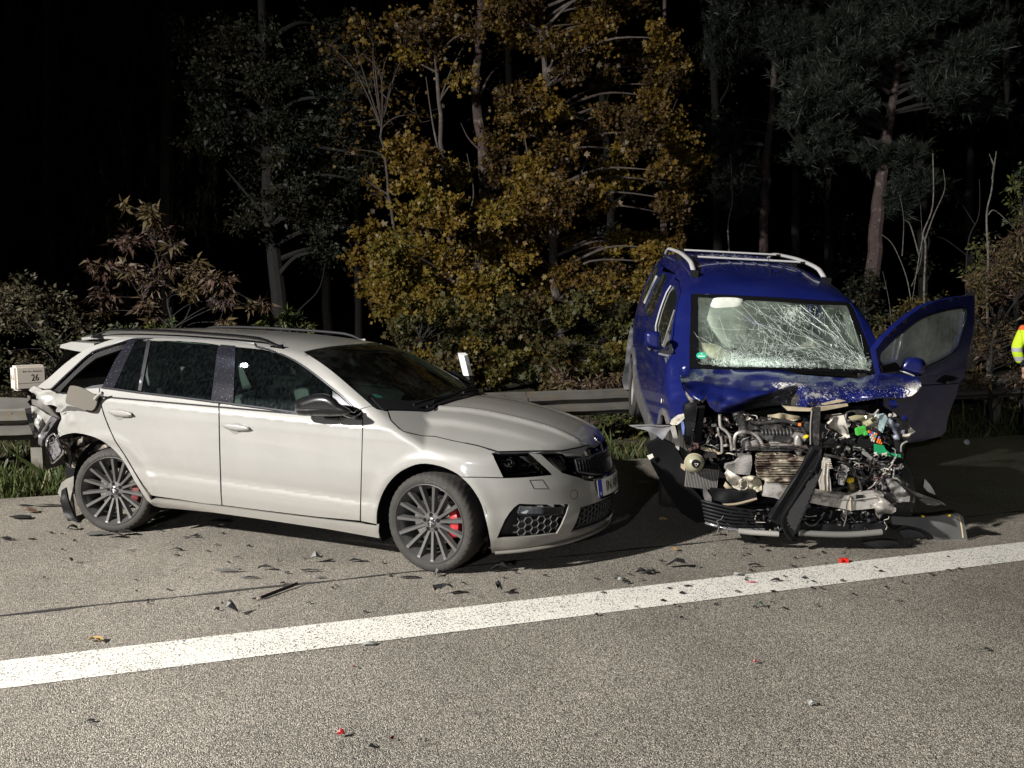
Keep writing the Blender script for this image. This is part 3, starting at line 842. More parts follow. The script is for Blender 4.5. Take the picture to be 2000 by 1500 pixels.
rhalf = [(xa + .09, 0), (xa + .08, -.2), (xa + .045, -.42), (xa - .01, -.585), (-1.6, -.60), (-2.2, -.60), (-2.8, -.59), (-3.25, -.56), (-3.33, -.4), (-3.36, 0)]
rpoly = rhalf + [(x, -y) for x, y in reversed(rhalf[1:-1])]
shell('roof', rpoly, .06, colz, m_paint, CARO, .02, 0, g=c_g)
# shark fin-free roof; rails
for s in (-1, 1):
    xs = np.linspace(-1.30, -3.12, 26)
    P = []
    for i, x in enumerate(xs):
        t = i / 25; h = .052 * min(1, math.sin(math.pi * min(t, 1 - t) / .26) if min(t, 1 - t) < .13 else 1)
        b = colz(np.array([(x, s * .575)]))[0]; P.append((b[0], b[1], b[2] + h - .004))
    MB().tube(P, [.010 + .010 * min(1, min(i, 25 - i) / 3) for i in range(26)], 10, flat=.65).build('roof_rail', m_gloss if s < 0 else m_darkchrome, CARO, True)
    for x in (-1.36, -3.05):
        b = colz(np.array([(x, s * .575)]))[0]
        MB().box((b[0], b[1], b[2] + .004), (.10, .022, .03), Matrix.Rotation(-.1 if x > -2 else .12, 3, 'Y')).build('rail_foot', m_gloss, CARO)
# spoiler and tailgate
sp = CAR.plane(165, 672, 1, -.60)
SV = MB()
pr = [(-3.18, 1.49), (-3.42, 1.50), (-3.54, 1.475), (-3.55, 1.45), (-3.40, 1.43), (-3.2, 1.41)]
pr = [(x + .06, z - .045 + .0) for x, z in pr]
ys = np.linspace(-.60, .60, 15)
for i, y in enumerate(ys):
    for (x, z) in pr: SV.V.append((x + .05 * (abs(y) / .6) ** 2, y, z - .035 * (abs(y) / .6) ** 2 + .0))
for i in range(14):
    for k in range(6): SV.F.append((i * 6 + k, i * 6 + (k + 1) % 6, (i + 1) * 6 + (k + 1) % 6, (i + 1) * 6 + k)); SV.M.append(0)
SV.F += [tuple(range(6)), tuple(14 * 6 + k for k in range(5, -1, -1))]; SV.M += [0, 0]
SV.build('spoiler', m_paint, CARO, True, 40)
TV = []; TF = []
tp = [(-3.42, 1.42), (-3.50, 1.33), (-3.60, 1.18), (-3.66, 1.08), (-3.62, .95), (-3.52, .80), (-3.50, .6), (-3.45, .42)]
yy = np.linspace(-.66, .66, 23)
for (x, z) in tp:
    for y in yy:
        k = 1 - .12 * max(0, (z - .95)) / .5
        d = .05 * float(vnoise(np.array([[x, y, z]]), 5, 3)[0]) * (1 if z < 1.05 else .2)
        TV.append((x + .10 * (abs(y) / .66) ** 3 + d, y * (1.25 if z < 1.0 else 1.0) * k, z))
for i in range(len(tp) - 1):
    for j in range(22): TF.append((i * 23 + j, i * 23 + j + 1, (i + 1) * 23 + j + 1, (i + 1) * 23 + j))
fmm = [1 if i < 3 and 1 < j < 20 else 0 for i in range(len(tp) - 1) for j in range(22)]
mk('tailgate', TV, TF, None, CARO, True, 30, mats=[m_paint, m_cglass], fm=fmm)

# ---- nose: unwrapped coordinate around the front corner
RU = .80
def nose_fn(off=0.0):
    def f(v):
        U = v[:, 0]; z = v[:, 1]; s = np.sign(U); a = np.abs(U)
        ph = np.clip(a / RU, 0, math.pi / 2)
        X0 = np.interp(z, *np.array(X0T).T)
        x = U1 + (X0 - U1) * np.cos(ph); xs = U1 - (a - RU * math.pi / 2)
        x = np.where(a > RU * math.pi / 2, xs, x)
        w = c_w(x, z) * np.where(a > RU * math.pi / 2, 1, np.sin(ph) ** (2 / 1.75))
        X = np.stack([x, s * w, z], 1)
        if off: X = X + grad(c_gn, X) * off
        return X
    return f
def c_gn(P): return np.abs(P[:, 1]) - np.where(P[:, 0] > 2, 0, c_wn(P[:, 0], P[:, 2]))
def toU(P):
    out = []
    for p in CAR.cast(P, lambda Q: np.maximum(c_gn(Q), .05 - Q[:, 2])):
        x, y, z = p; X0 = np.interp(z, *np.array(X0T).T)
        if x <= U1: a = RU * math.pi / 2 + (U1 - x)
        else: a = RU * math.acos(min(1, (x - U1) / (X0 - U1)))
        out.append((a * (1 if y > 0 else -1), z))
    return out
def npanel(name, U, m, off=0.0, thick=.014, step=.025, ins=.002, mirror=False, holes=(), parent=None, inward=None, jit=0, label=None):
    o = shell(name, U, step, nose_fn(off), m, parent or CARO, thick, ins, g=c_gn, mirror=mirror, holes=holes, inward=inward, jit=jit, label=label)
    return o
lampO = toU(C3((640, 661), (929, 657), (985, 705), (1112, 826), (735, 853)))
lampI = toU(C3((1022, 666), (1195, 660), (1245, 725), (1325, 850), (1195, 815), (1125, 758)))
fog = toU(sp2(C3((682, 1326), (745, 1180), (815, 1085), (860, 1055)), 2) + C3((1247, 1058), (1150, 1290), (1100, 1294)))
wash = toU(C3((936, 872), (1036, 868), (1082, 938), (970, 938)))
sens = toU([(1120.8 + 7 * math.cos(t), 966 + 9 * math.sin(t)) for t in np.linspace(0, 2 * math.pi, 20, endpoint=False)])
seam = toU(C3((400, 847), (560, 850), (735, 855), (1112, 829)))
archU = toU([p for p in archF if p[0] > 898])[::-1]
print('lampO', [(round(a, 3), round(b, 3)) for a, b in lampO]); print('lampI', [(round(a, 3), round(b, 3)) for a, b in lampI]); print('fog', [(round(a, 3), round(b, 3)) for a, b in fog]); print('arch', [(round(a, 3), round(b, 3)) for a, b in archU])
# grille outline (near half, closes on the centre line)
grh = toU(C3((1245, 725), (1205, 655), (1300, 620))) 
gb = toU(C3((1325, 850), (1370, 872), (1430, 880)))
print('gr', grh, gb)
ztop = .745; zbot = gb[-1][1]
grille_half = [lampI[3], lampI[2], lampI[1], (lampI[1][0] * .72, lampI[1][1] + .012), (-.20, ztop + .005), (-.09, ztop - .012), (0, ztop - .018)]
grille_b = [(0, gb[-1][1] - .02), (gb[-1][0] * .6, gb[-1][1] - .012), gb[-1], gb[1]]
gpoly = grille_half + [(-a, b) for a, b in reversed(grille_half[:-1])] + [(-a, b) for a, b in reversed(grille_b[1:])] + grille_b
npanel('grille_shell', gpoly, m_gloss, off=-.03, thick=.02)
# bumper skin: outline symmetrical about the centre
low_z = toU(C3((640, 1440), (800, 1420), (1000, 1390), (1360, 1310)))
int_c = toU(C3((1255, 1282), (1335, 1085), (1460, 1045)))   # lower intake left edge
print('low', low_z, 'int', int_c)
zt = int_c[-1][1]; zb = int_c[0][1]
bot = [(low_z[0][0], .155), (low_z[1][0], .16), (low_z[2][0], .17), (low_z[3][0] * .9, .185), (0, .19)]
top_edge = [seam[0], seam[1], seam[2], seam[3], lampO[3], (lampO[2][0] - .005, lampO[2][1]), (lampO[1][0] - .002, lampO[1][1]), (lampI[0][0] + .001, lampI[0][1] - .001), lampI[5], lampI[4], lampI[3]] + [gb[1], gb[2], grille_b[1], grille_b[0]]
arch_side = sorted([p for p in archU if .16 < p[1] < seam[0][1] - .01], key=lambda q: q[1])
bhalf = bot[::-1] + arch_side + top_edge
bhole = [(zip_a, zip_b) for zip_a, zip_b in [int_c[0], int_c[1], int_c[2]]]
intake = bhole + [(0, zt + .005)] + [(-a, b) for a, b in reversed(bhole)] + [(0, zb - .02)]
full = bhalf + [(-a, b) for a, b in reversed(bhalf[1:-1])]
FOGL = [(a, b) for a, b in fog]
npanel('front_bumper', full, m_paint, step=.022, ins=.0015, holes=[FOGL, [(-a, b) for a, b in FOGL], intake], label='undamaged front bumper')
# lower lip
lip = [(-a, b) for a, b in []]
lipU = [(u, .20 + .03 * math.cos(u * 1.6)) for u in np.linspace(-1.15, 1.15, 30)]
P1 = nose_fn(.012)(np.array([(u, .175 + .012 * math.cos(u * 2)) for u in np.linspace(-1.02, 1.02, 40)]))
MB().tube(P1, .011, 8).build('front_lip', m_paint, CARO, True)
# washer cover, sensor: thin joints
for nm, q in (('washer_cover', wash), ('parking_sensor', sens)):
    for s in (1, -1):
        P = nose_fn(.0012)(np.array([(a * s, b) for a, b in resample(q, .02)] + [(q[0][0] * s, q[0][1])]))
        MB().tube(P, .0016, 5).build(nm + '_joint', m_black, CARO, True)
# headlamps
m_refl = mat('lamp_reflector', (.62, .62, .64), .25, metal=.25, noise=.35, nscale=40)
m_amber = mat('amber_reflector', (.6, .12, .02), .3)
def lamp(U, nm, s, outer=True):
    U = [(a * s, b) for a, b in U]
    root = npanel(nm, U, m_gloss, off=-.055, thick=.02, step=.03)
    npanel('lens', U, m_lens, off=0, thick=.05, step=.03, parent=root)
    cx = sum(p[0] for p in U) / len(U); cz = sum(p[1] for p in U) / len(U)
    if outer:
        lo = min(a * s for a, b in U) ; hi = max(a * s for a, b in U)
        for k, (fu, fz, r) in enumerate(((.30, .60, .036), (.62, .60, .034))):
            u = (lo + (hi - lo) * fu) * s; z = cz + (.0 + (fz - .6)) + .012
            b = nose_fn(-.045)(np.array([(u, z)]))[0]; n = grad(c_gn, b[None])[0]
            R = Vector(n).to_track_quat('Z', 'Y').to_matrix()
            mb = MB().lathe([(0.0, .012), (r * .5, .010), (r * .62, .004), (r * .8, .010), (r, .03)], 24, 'Z')
            mb.V = [tuple(Vector(b) + R @ Vector(v)) for v in mb.V]
            mb.build('projector', m_chrome, root, True)
        bl = nose_fn(-.018)(np.array([((lo + (hi - lo) * .55) * s, cz + .045), ((lo + (hi - lo) * .80) * s, cz + .045), ((lo + (hi - lo) * .90) * s, cz + .0), ((lo + (hi - lo) * .70) * s, cz + .0)]))
        bk = bl + np.array([-.02, 0, .0])
        mk('reflector_panel', list(bl) + list(bk), [(0, 1, 2, 3), (7, 6, 5, 4), (0, 4, 5, 1), (1, 5, 6, 2), (2, 6, 7, 3), (3, 7, 4, 0)], m_whitep, root)
        P = nose_fn(-.02)(np.array([((lo + (hi - lo) * t) * s, cz - .055) for t in np.linspace(.22, .97, 14)]))
        MB().tube(P, .006, 6).build('light_bar', m_chrome, root, True)
    else:
        lo = min(a * s for a, b in U); hi = max(a * s for a, b in U)
        bl = nose_fn(-.03)(np.array([((lo + (hi - lo) * t) * s, b_) for t, b_ in ((.30, cz + .05), (.42, cz + .05), (.72, cz - .04), (.60, cz - .045))]))
        bk = bl + np.array([-.02, 0, 0])
        mk('reflector_panel', list(bl) + list(bk), [(0, 1, 2, 3), (7, 6, 5, 4), (0, 4, 5, 1), (1, 5, 6, 2), (2, 6, 7, 3), (3, 7, 4, 0)], m_refl, root)
for s in (1, -1):
    lamp(lampO, 'headlight', s); lamp(lampI, 'inner_headlight', s, False)
# grille frame, vertical slats
gi = [(-a, b) for a, b in []]
gz0, gz1 = zbot + .012, ztop - .055
ug = abs(lampI[2][0]) - .06
slat = None
for u in np.linspace(-ug, ug, 29):
    k = 1 - .55 * (abs(u) / ug) ** 2.5
    zt_ = gz0 + (gz1 - gz0) * 1.0; zb_ = gz0 + (gz1 - gz0) * .02 + .07 * (abs(u) / ug) ** 1.6
    if zt_ - zb_ < .03: continue
    P = nose_fn(-.012)(np.array([(u, zb_ + (zt_ - zb_) * t) for t in np.linspace(0, 1, 7)]))
    MB().tube(P, .0055, 6, flat=2.0).build('grille_slat', m_gloss, CARO, True)
rim = [(u, gz0 - .012 + .085 * (abs(u) / ug) ** 1.7) for u in np.linspace(-ug, ug, 40)] + [(u, gz1 + .012) for u in np.linspace(ug, -ug, 30)]
P = nose_fn(-.002)(np.array(rim + [rim[0]])); MB().tube(P, .008, 8).build('grille_frame', m_darkchrome, CARO, True)
# bonnet emblem
bc = colz(np.array([(.862, 0.0)]), .002)[0]; nb = grad(c_g, bc[None])[0]; R = Vector(nb).to_track_quat('Z', 'Y').to_matrix()
mb = MB().lathe([(0, .004), (.030, .004), (.032, .009), (.040, .009), (.042, 0)], 32, 'Z'); mb.V = [tuple(Vector(bc) + R @ Vector(v)) for v in mb.V]
EMB = mb.build('bonnet_emblem', m_darkchrome, CARO, True)
def emblem(name, org, ux, uy, r, m, parent):
    """ring with a winged arrow"""
    ux, uy = Vector(ux).normalized(), Vector(uy).normalized(); un = ux.cross(uy); org = Vector(org)
    mb = MB()
    for sh in ([(-.15, -.8), (.25, -.55), (.1, .1), (.05, .75), (-.15, .75), (-.3, .3), (-.2, -.1), (-.4, -.5)], [(-.05, .75), (.75, .1), (.7, -.15), (.1, .15)], [(-.6, .1), (-.35, -.1), (-.3, .55), (-.5, .5)]):
        mb.prism(sh, lambda a, b: org + ux * a * r + uy * b * r + un * .002, lambda a, b: org + ux * a * r + uy * b * r)
    pts = [org + ux * r * 1.05 * math.cos(t) + uy * r * 1.05 * math.sin(t) for t in np.linspace(0, 2 * math.pi, 29)]
    mb.tube(pts, r * .08, 6)
    return mb.build(name, m, parent)
emblem('emblem_sign', Vector(bc) + Vector(nb) * .010, R @ Vector((0, 1, 0)), R @ Vector((-1, 0, 0)), .026, m_chrome, EMB)
# number plate
pz0, pz1 = .43, .545
def plate_fn(u, z, off): return nose_fn(off)(np.array([(u, z)]))[0]
PB = MB(); pu = np.linspace(-.262, .262, 13)
xs_p = .985
def pp(y, z, o=0): return (.990 - .85 * y * y - (z - .43) * .12 + o, y, z)
V = [pp(y, z, .012) for z in (pz0, pz1) for y in pu] + [pp(y, z, -.03) for z in (pz0, pz1) for y in pu]
F = [(i, i + 1, i + 14, i + 13) for i in range(12)] + [(26 + i + 1, 26 + i, 26 + i + 13, 26 + i + 14) for i in range(12)] + [(i + 1, i, 26 + i, 26 + i + 1) for i in range(12)] + [(13 + i, 14 + i, 40 + i, 39 + i) for i in range(12)] + [(0, 13, 39, 26), (12, 38, 51, 25)]
PL = mk('number_plate', V, F, mat('plate_white', (.70, .70, .66), .35), CARO)
V = [pp(y, z, .008) for z in (pz0 - .018, pz1 + .012) for y in np.linspace(-.285, .285, 13)] + [pp(y, z, -.05) for z in (pz0 - .018, pz1 + .012) for y in np.linspace(-.285, .285, 13)]
mk('plate_holder', V, F, m_gloss, PL)
bl = [pp(-.262, pz0, .0145), pp(-.222, pz0, .0145), pp(-.222, pz1, .0145), pp(-.262, pz1, .0145)]
mk('country_band', bl + [(x - .001, y, z) for x, y, z in bl], [(0, 1, 2, 3), (0, 4, 5, 1), (2, 6, 7, 3)], mat('eu_blue', (.01, .03, .35), .4), PL)
def ptext(s, size, y0, z0, m, wid=1.0, nm='lettering'):
    V, F = text_geo(s, size, .0008)
    mk(nm, [pp(y0 + v[0] * wid, z0 + v[1], .0155 + v[2] * .5) for v in V], F, m, PL)
m_ink = mat('black_ink', (.01, .01, .01), .5)
ptext('D', .028, -.242, .452, m_whitep); ptext('IN AM 2401', .098, .02, .488, m_ink, .80)
ptext('www.autohaus.de', .016, .0, .418, m_whitep)
# lower intake and fog insert: honeycomb
m_comb = mat('comb_plastic', (.055, .055, .055), .6, spec=.2)
npanel('intake_back', [(a * 1.02, b) for a, b in intake], m_void, off=-.07, thick=.01, step=.05)
def comb(U, name, off, hx=.042, hz=.040, parent=None, w=.0045, s=1):
    root = npanel(name, [(a * s, b) for a, b in U], m_black, off=off - .028, thick=.02, step=.05)
    mb = MB(); P = np.array(U); x0, z0 = P.min(0); x1, z1 = P.max(0); r = 0; z = z0
    segs = []
    while z < z1 + hz:
        x = x0 + (hx * 1.5 / 2 if r % 2 else 0)
        while x < x1 + hx:
            hexp = [(x + hx / 2 * math.cos(math.radians(60 * k)), z + hz / 2 * math.sin(math.radians(60 * k)) * 1.12) for k in range(6)]
            for k in range(3):
                a, b = hexp[k], hexp[(k + 1) % 6]
                mid = ((a[0] + b[0]) / 2, (a[1] + b[1]) / 2)
                if inpoly([a, b, mid], U).all(): segs.append((a, b))
                a, b = hexp[k + 3], hexp[(k + 4) % 6]
                if inpoly([a, b], U).all() : segs.append((a, b))
            x += hx * 1.5
        z += hz * .5; r += 1
    for a, b in segs:
        q = nose_fn(off)(np.array([(a[0] * s, a[1]), (b[0] * s, b[1])])); q2 = q + np.array([-.007, 0, 0])
        d = Vector(q[1] - q[0]).normalized(); n = Vector((1, 0, 0)).cross(d).normalized() * w * .5
        V = [Vector(q[0]) - n, Vector(q[1]) - n, Vector(q[1]) + n, Vector(q[0]) + n, Vector(q2[0]) - n, Vector(q2[1]) - n, Vector(q2[1]) + n, Vector(q2[0]) + n]
        mb.add(V, [(0, 1, 2, 3), (0, 4, 5, 1), (2, 6, 7, 3)])
    if mb.V:
        o = mb.build('honeycomb', m_comb, root)
    return root
combU = toU(C3((845, 1140), (1215, 1140), (1155, 1300), (775, 1310)))
for s in (1, -1):
    npanel('fog_surround', [(a * s, b) for a, b in FOGL], m_black, off=-.045, thick=.03, step=.04)
    comb(combU, 'side_intake', -.012, .055, .046, s=s, w=.006)
    led = toU(C3((870, 1080), (1238, 1074), (1218, 1132), (848, 1132)))
    lr = npanel('fog_lamp', [(a * s, b) for a, b in led], m_refl, off=-.03, thick=.015, step=.03)
    npanel('lens', [(a * s, b) for a, b in led], m_lens, off=-.008, thick=.01, step=.04, parent=lr)
    for t in np.linspace(.1, .8, 4):
        P = toU([(805 + 212.5 + (led and 0) + 90 * t, 0)] ) if False else None
        u0 = led[0][0] + (led[1][0] - led[0][0]) * t; u1 = u0 + (led[1][0] - led[0][0]) * .14
        q = nose_fn(-.02)(np.array([(u0 * s, led[0][1] - .004), (u1 * s, led[0][1] - .006), (u1 * s + .01 * s, led[3][1] + .006)]))
        mk('reflector_facet', list(q) + list(q + np.array([-.01, 0, 0])), [(0, 1, 2), (0, 3, 4, 1), (1, 4, 5, 2)], m_whitep, lr)
    npanel('tow_trim', [(a * s, b) for a, b in toU(C3((848, 1134), (1218, 1132), (1214, 1144), (844, 1146)))], m_darkchrome, off=-.01, thick=.01, step=.04)
comb([(a, b) for a, b in intake], 'lower_intake', -.03, .05, .04)
lp = toU(C3((1255, 1282), (1360, 1310)))
# side repeater: door handles, mirrors
def pillow(name, poly, fr, ax, val, front, back, m, parent, R=6, step=3, sub=3, lab=None):
    poly = sp2(poly, sub, True) if sub > 1 else poly
    v2, T = fill(poly, step)
    B = np.array(resample(poly, step / 2)); d = np.sqrt(np.min(((v2[:, None] - B[None]) ** 2).sum(2), 1))
    t = np.clip(d / R, 0, 1); h = np.sqrt(1 - (1 - t) ** 2)
    X = np.array([fr.plane(a, b, ax, val) for a, b in v2]); D = fr.rays(v2); D /= np.abs(D[:, ax:ax + 1])
    A = X - D * (h * front)[:, None]; Bk = X + D * (h * back + .001)[:, None]; n = len(X)
    Nf = np.cross(A[T[:, 1]] - A[T[:, 0]], A[T[:, 2]] - A[T[:, 0]]).sum(0)
    if Nf.dot(D[0]) > 0: T = T[:, ::-1]
    F = [tuple(q) for q in T] + [(q[2] + n, q[1] + n, q[0] + n) for q in T]
    cnt = set()
    for q in T:
        for a, b in ((q[0], q[1]), (q[1], q[2]), (q[2], q[0])): cnt.add((a, b))
    F += [(b, a, a + n, b + n) for a, b in cnt if (b, a) not in cnt]
    o = mk(name, list(A) + list(Bk), F, m, parent, True, 60)
    if lab: o['label'] = lab
    return o
for door, P, cup in ((DF, C2((132, 832), (185, 826), (250, 832), (320, 846), (348, 866), (340, 884), (260, 888), (200, 880), (150, 862)), C2((185, 850), (250, 822), (300, 850), (290, 885), (240, 912), (200, 890))),
                     (DR, C1((845, 722), (890, 716), (960, 722), (1015, 738), (1032, 760), (1022, 776), (950, 778), (890, 768), (850, 748)), C1((880, 740), (930, 712), (985, 735), (985, 775), (930, 800), (890, 775)))):
    cpanel('handle_recess_shade', sp2(cup, 3, True), mat('handle_cup_shade', (.16, .155, .145), .5), off=.0025, thick=0, mirror=False, lines=[], ins=0, step=4, parent=door[0])  # darker flat patch on the skin paints the shade inside the cup
    yv = float(CAST([P[3]])[0][1])
    pillow('handle', P, CAR, 1, yv - .012, .022, .01, m_paint, door[0], R=5, step=2.5)
mo = pillow('wing_mirror', C2((696, 700), (698, 660), (735, 636), (850, 597), (950, 598), (1020, 636), (1052, 672), (1095, 695), (1142, 728), (1125, 752), (1080, 768), (990, 772), (850, 770), (735, 766), (708, 748)), CAR, 1, -.985, .06, .05, mat('mirror_black', (.008, .008, .009), .28, coat=.25, spec=.3), CARO, R=17, step=4)
pillow('mirror_indicator', C2((705, 712), (900, 712), (905, 724), (710, 730)), CAR, 1, -1.035, .012, .02, mat('smoked_lens', (.08, .08, .085), .1), mo, R=3, step=3, sub=1)
tubeobj('mirror_arm', [CAR.plane(672, 805, 1, -.99), CAR.plane(690, 812, 1, -.93), CAR.plane(700, 806, 1, -.87)], .022, m_gloss, mo)
pillow('mirror_foot', C2((935, 772), (1040, 772), (1050, 795), (1000, 804), (940, 798)), CAR, 1, -.93, .03, .02, m_black, mo, R=5)
c = mo.copy(); c.scale = (1, -1, 1); col.objects.link(c); c.parent = CARO

# ---- wheels
def tyre_geo(R, name, parent):
    n = 180
    prof = [(.246, .098), (.252, .106), (.261, .112), (.280, .1165), (.296, .114), (.309, .106), (.3165, .094), (.3205, .078), (.3235, .05), (.325, .02)]
    prof = [(r * R / .325, -a) for r, a in prof] + [(r * R / .325, a) for r, a in reversed(prof)]
    mb = MB().lathe(prof, n, 'Y')
    m = len(prof); V = [list(v) for v in mb.V]
    for i, (r, a) in enumerate(prof):
        for k in range(n):
            f = 1.0
            if r > .305 * R / .325:
                ph = (k + int(abs(a) * 60)) % 4
                f = 1 - (.012 if ph == 0 else 0)
            if r > .322 * R / .325 and i % 2: f -= .008
            V[i * n + k][0] *= f; V[i * n + k][2] *= f
            if V[i * n + k][2] < -R * .985: V[i * n + k][2] = -R * .985; V[i * n + k][1] *= 1.03
    mb.V = V
    return mb.build(name, m_rubber, parent, True, 25)
def wheel(loc, rot, name='wheel', R=.325, spin=0.0, proto=None, caliper=True, calang=0):
    w = bpy.data.objects.new(name, None); col.objects.link(w); w.parent = CARO; w.location = loc; w.rotation_euler = rot; w.empty_display_size = .1
    ty = tyre_geo(R, 'tyre', w)
    return w
def wheel_parts(w, spin, lettering, calang, cm=None):
    prof = [(.252, -.104), (.2575, -.1135), (.2525, -.117), (.247, -.111), (.243, -.096), (.228, -.080), (.212, -.04), (.206, .05), (.230, .09), (.246, .104)]
    MB().lathe(prof, 96, 'Y').build('rim', m_rim, w, True, 30)
    mb = MB()
    # hub with five bolt wells
    hp = [(0.0, -.078), (.040, -.078), (.064, -.074), (.070, -.066), (.066, -.03), (.0, -.03)]
    mb.lathe(hp, 40, 'Y'); hub = mb.build('hub', m_rim, w, True, 30)
    for k in range(5):
        an = spin + math.radians(72 * k + 20); bx, bz = .050 * math.cos(an), .050 * math.sin(an)
        MB().lathe([(.0, -.0785), (.0105, -.0785), (.0125, -.0800), (.0135, -.0770)], 16, 'Y', c=(bx, 0, bz)).build('bolt_well', m_void, w, True)
    cap = MB().lathe([(0, -.085), (.026, -.085), (.031, -.082), (.032, -.074)], 32, 'Y').build('hub_cap', m_darkchrome, w, True)
    emblem('emblem_sign', (0, -.087, 0), (1, 0, 0), (0, 0, 1), .022, m_chrome, w)
    sp = MB()
    # one spoke along +x: sections (r, half width, y front, depth)
    sec = [(.058, .0085, -.074, .040), (.10, .0080, -.080, .036), (.17, .0088, -.092, .032), (.236, .0100, -.103, .030), (.249, .0118, -.107, .024)]
    V = []; F = []
    for r, h, y, d in sec: V += [(r, y, -h), (r, y, h), (r, y + d, h * 1.9), (r, y + d, -h * 1.9)]
    for i in range(len(sec) - 1):
        for k in range(4): F.append((i * 4 + k, i * 4 + (k + 1) % 4, (i + 1) * 4 + (k + 1) % 4, (i + 1) * 4 + k))
    F += [(3, 2, 1, 0), tuple(4 * (len(sec) - 1) + k for k in range(4))]
    s0 = mk('spoke', V, F, m_rim, w)
    for k in range(15):
        an = spin + math.radians(24 * k + 8)
        s = s0 if k == 0 else share(s0, w)
        s.rotation_euler = (0, -an, 0)
    MB().lathe([(.075, -.03), (.155, -.03), (.158, -.027), (.158, -.005), (.075, -.005)], 60, 'Y').build('brake_disc', m_disc, w, True, 30)
    MB().lathe([(0, -.045), (.070, -.045), (.076, -.03), (.076, .06), (0, .06)], 40, 'Y').build('disc_bell', m_disc, w, True, 30)
    MB().lathe([(.10, .0), (.165, .005), (.165, .012), (.10, .02)], 40, 'Y').build('dust_shield', m_void, w, True, 30)
    # caliper
    V = []; F = []; st = np.linspace(-29, 29, 15)
    for i, a in enumerate(st):
        an = math.radians(calang + a); e = 1 - .25 * (abs(a) / 29) ** 3
        for r, y in ((.128, -.058 * e), (.150, -.066 * e), (.186 * (1 - .04 * (abs(a) / 29) ** 2), -.060 * e), (.190, -.02), (.186, .02), (.128, .02)): V.append((r * math.cos(an), y, r * math.sin(an)))
    for i in range(14):
        for k in range(6): F.append((i * 6 + k, i * 6 + (k + 1) % 6, (i + 1) * 6 + (k + 1) % 6, (i + 1) * 6 + k))
    F += [(5, 4, 3, 2, 1, 0), tuple(14 * 6 + k for k in range(6))]
    mk('brake_caliper', V, F, cm or m_red, w, True, 40)
    # sidewall lettering
    for s, ang, size in lettering:
        TVt, TFt = text_geo(s, size, .0012, spacing=1.1)
        rr = .275; Vv = []
        for v in TVt:
            a = math.radians(ang) - v[0] / rr; r = rr + v[1]
            yb = -.1155 + (abs(r - .28)) * .12
            Vv.append((r * math.cos(a), yb - v[2] * .8 - .001, r * math.sin(a)))
        mk('sidewall_lettering', Vv, TFt, mat('worn_rubber_letters', (.10, .095, .088), .7), w)
RC_ = -2.665
W1 = wheel((0, -.775, .322), (0, 0, math.radians(-6)), R=.325)
wheel_parts(W1, math.radians(2), [('Continental', 78, .030), ('ContiWinter', -50, .018)], 0)
W2 = wheel((RC_, -.785, .316), (math.radians(-3.0), 0, math.radians(12)), R=.322)
wheel_parts(W2, math.radians(10), [('225/40 R18 92V XL', 105, .026)], -5, mat('dull_red_caliper', (.10, .012, .012), .5))
def copy_tree(o, parent):
    c = o.copy(); col.objects.link(c); c.parent = parent
    for ch in list(o.children): copy_tree(ch, c)
    return c
for W, sx in ((W1, 0.0), (W2, RC_)):
    c = copy_tree(W, CARO); c.location = (sx, .775, .32); c.rotation_euler = (0, 0, math.pi + math.radians(-6 if sx == 0 else 0))
# arch liners, floor pan and dark interior blocks
for ax in (0.0, RC_):
    for s in (-1, 1):
        V = []; F = []; an = np.linspace(math.radians(-25), math.radians(205), 26)
        for a in an:
            for r, y in ((.392 if ax == 0 else .385, .872), (.385, .80), (.385, .52), (.05, .50)): V.append((ax + r * math.cos(a), s * y, .33 + r * math.sin(a)))
        for i in range(25):
            for k in range(3): F.append((i * 4 + k, i * 4 + k + 1, (i + 1) * 4 + k + 1, (i + 1) * 4 + k))
        mk('arch_liner', V, F, m_void, CARO, True)
fl = MB().box((-1.33, 0, .27), (1.85, 1.55, .08)).box((-1.5, 0, .28), (4.2, .95, .18)).box((.52, 0, .30), (.5, 1.0, .2)).box((.05, 0, .62), (.9, .95, .45)).box((-3.1, 0, .55), (.8, 1.0, .5))
fl.build('floor_pan', m_void, CARO)
MB().box((-.55, 0, .78), (.45, 1.45, .26)).box((-.62, 0, .93), (.35, 1.3, .06)).build('dashboard', mat('dash_plastic', (.03, .03, .032), .6), CARO)
MB().box((-.45, 0, .62), (.04, 1.50, .55)).build('bulkhead', m_void, CARO)
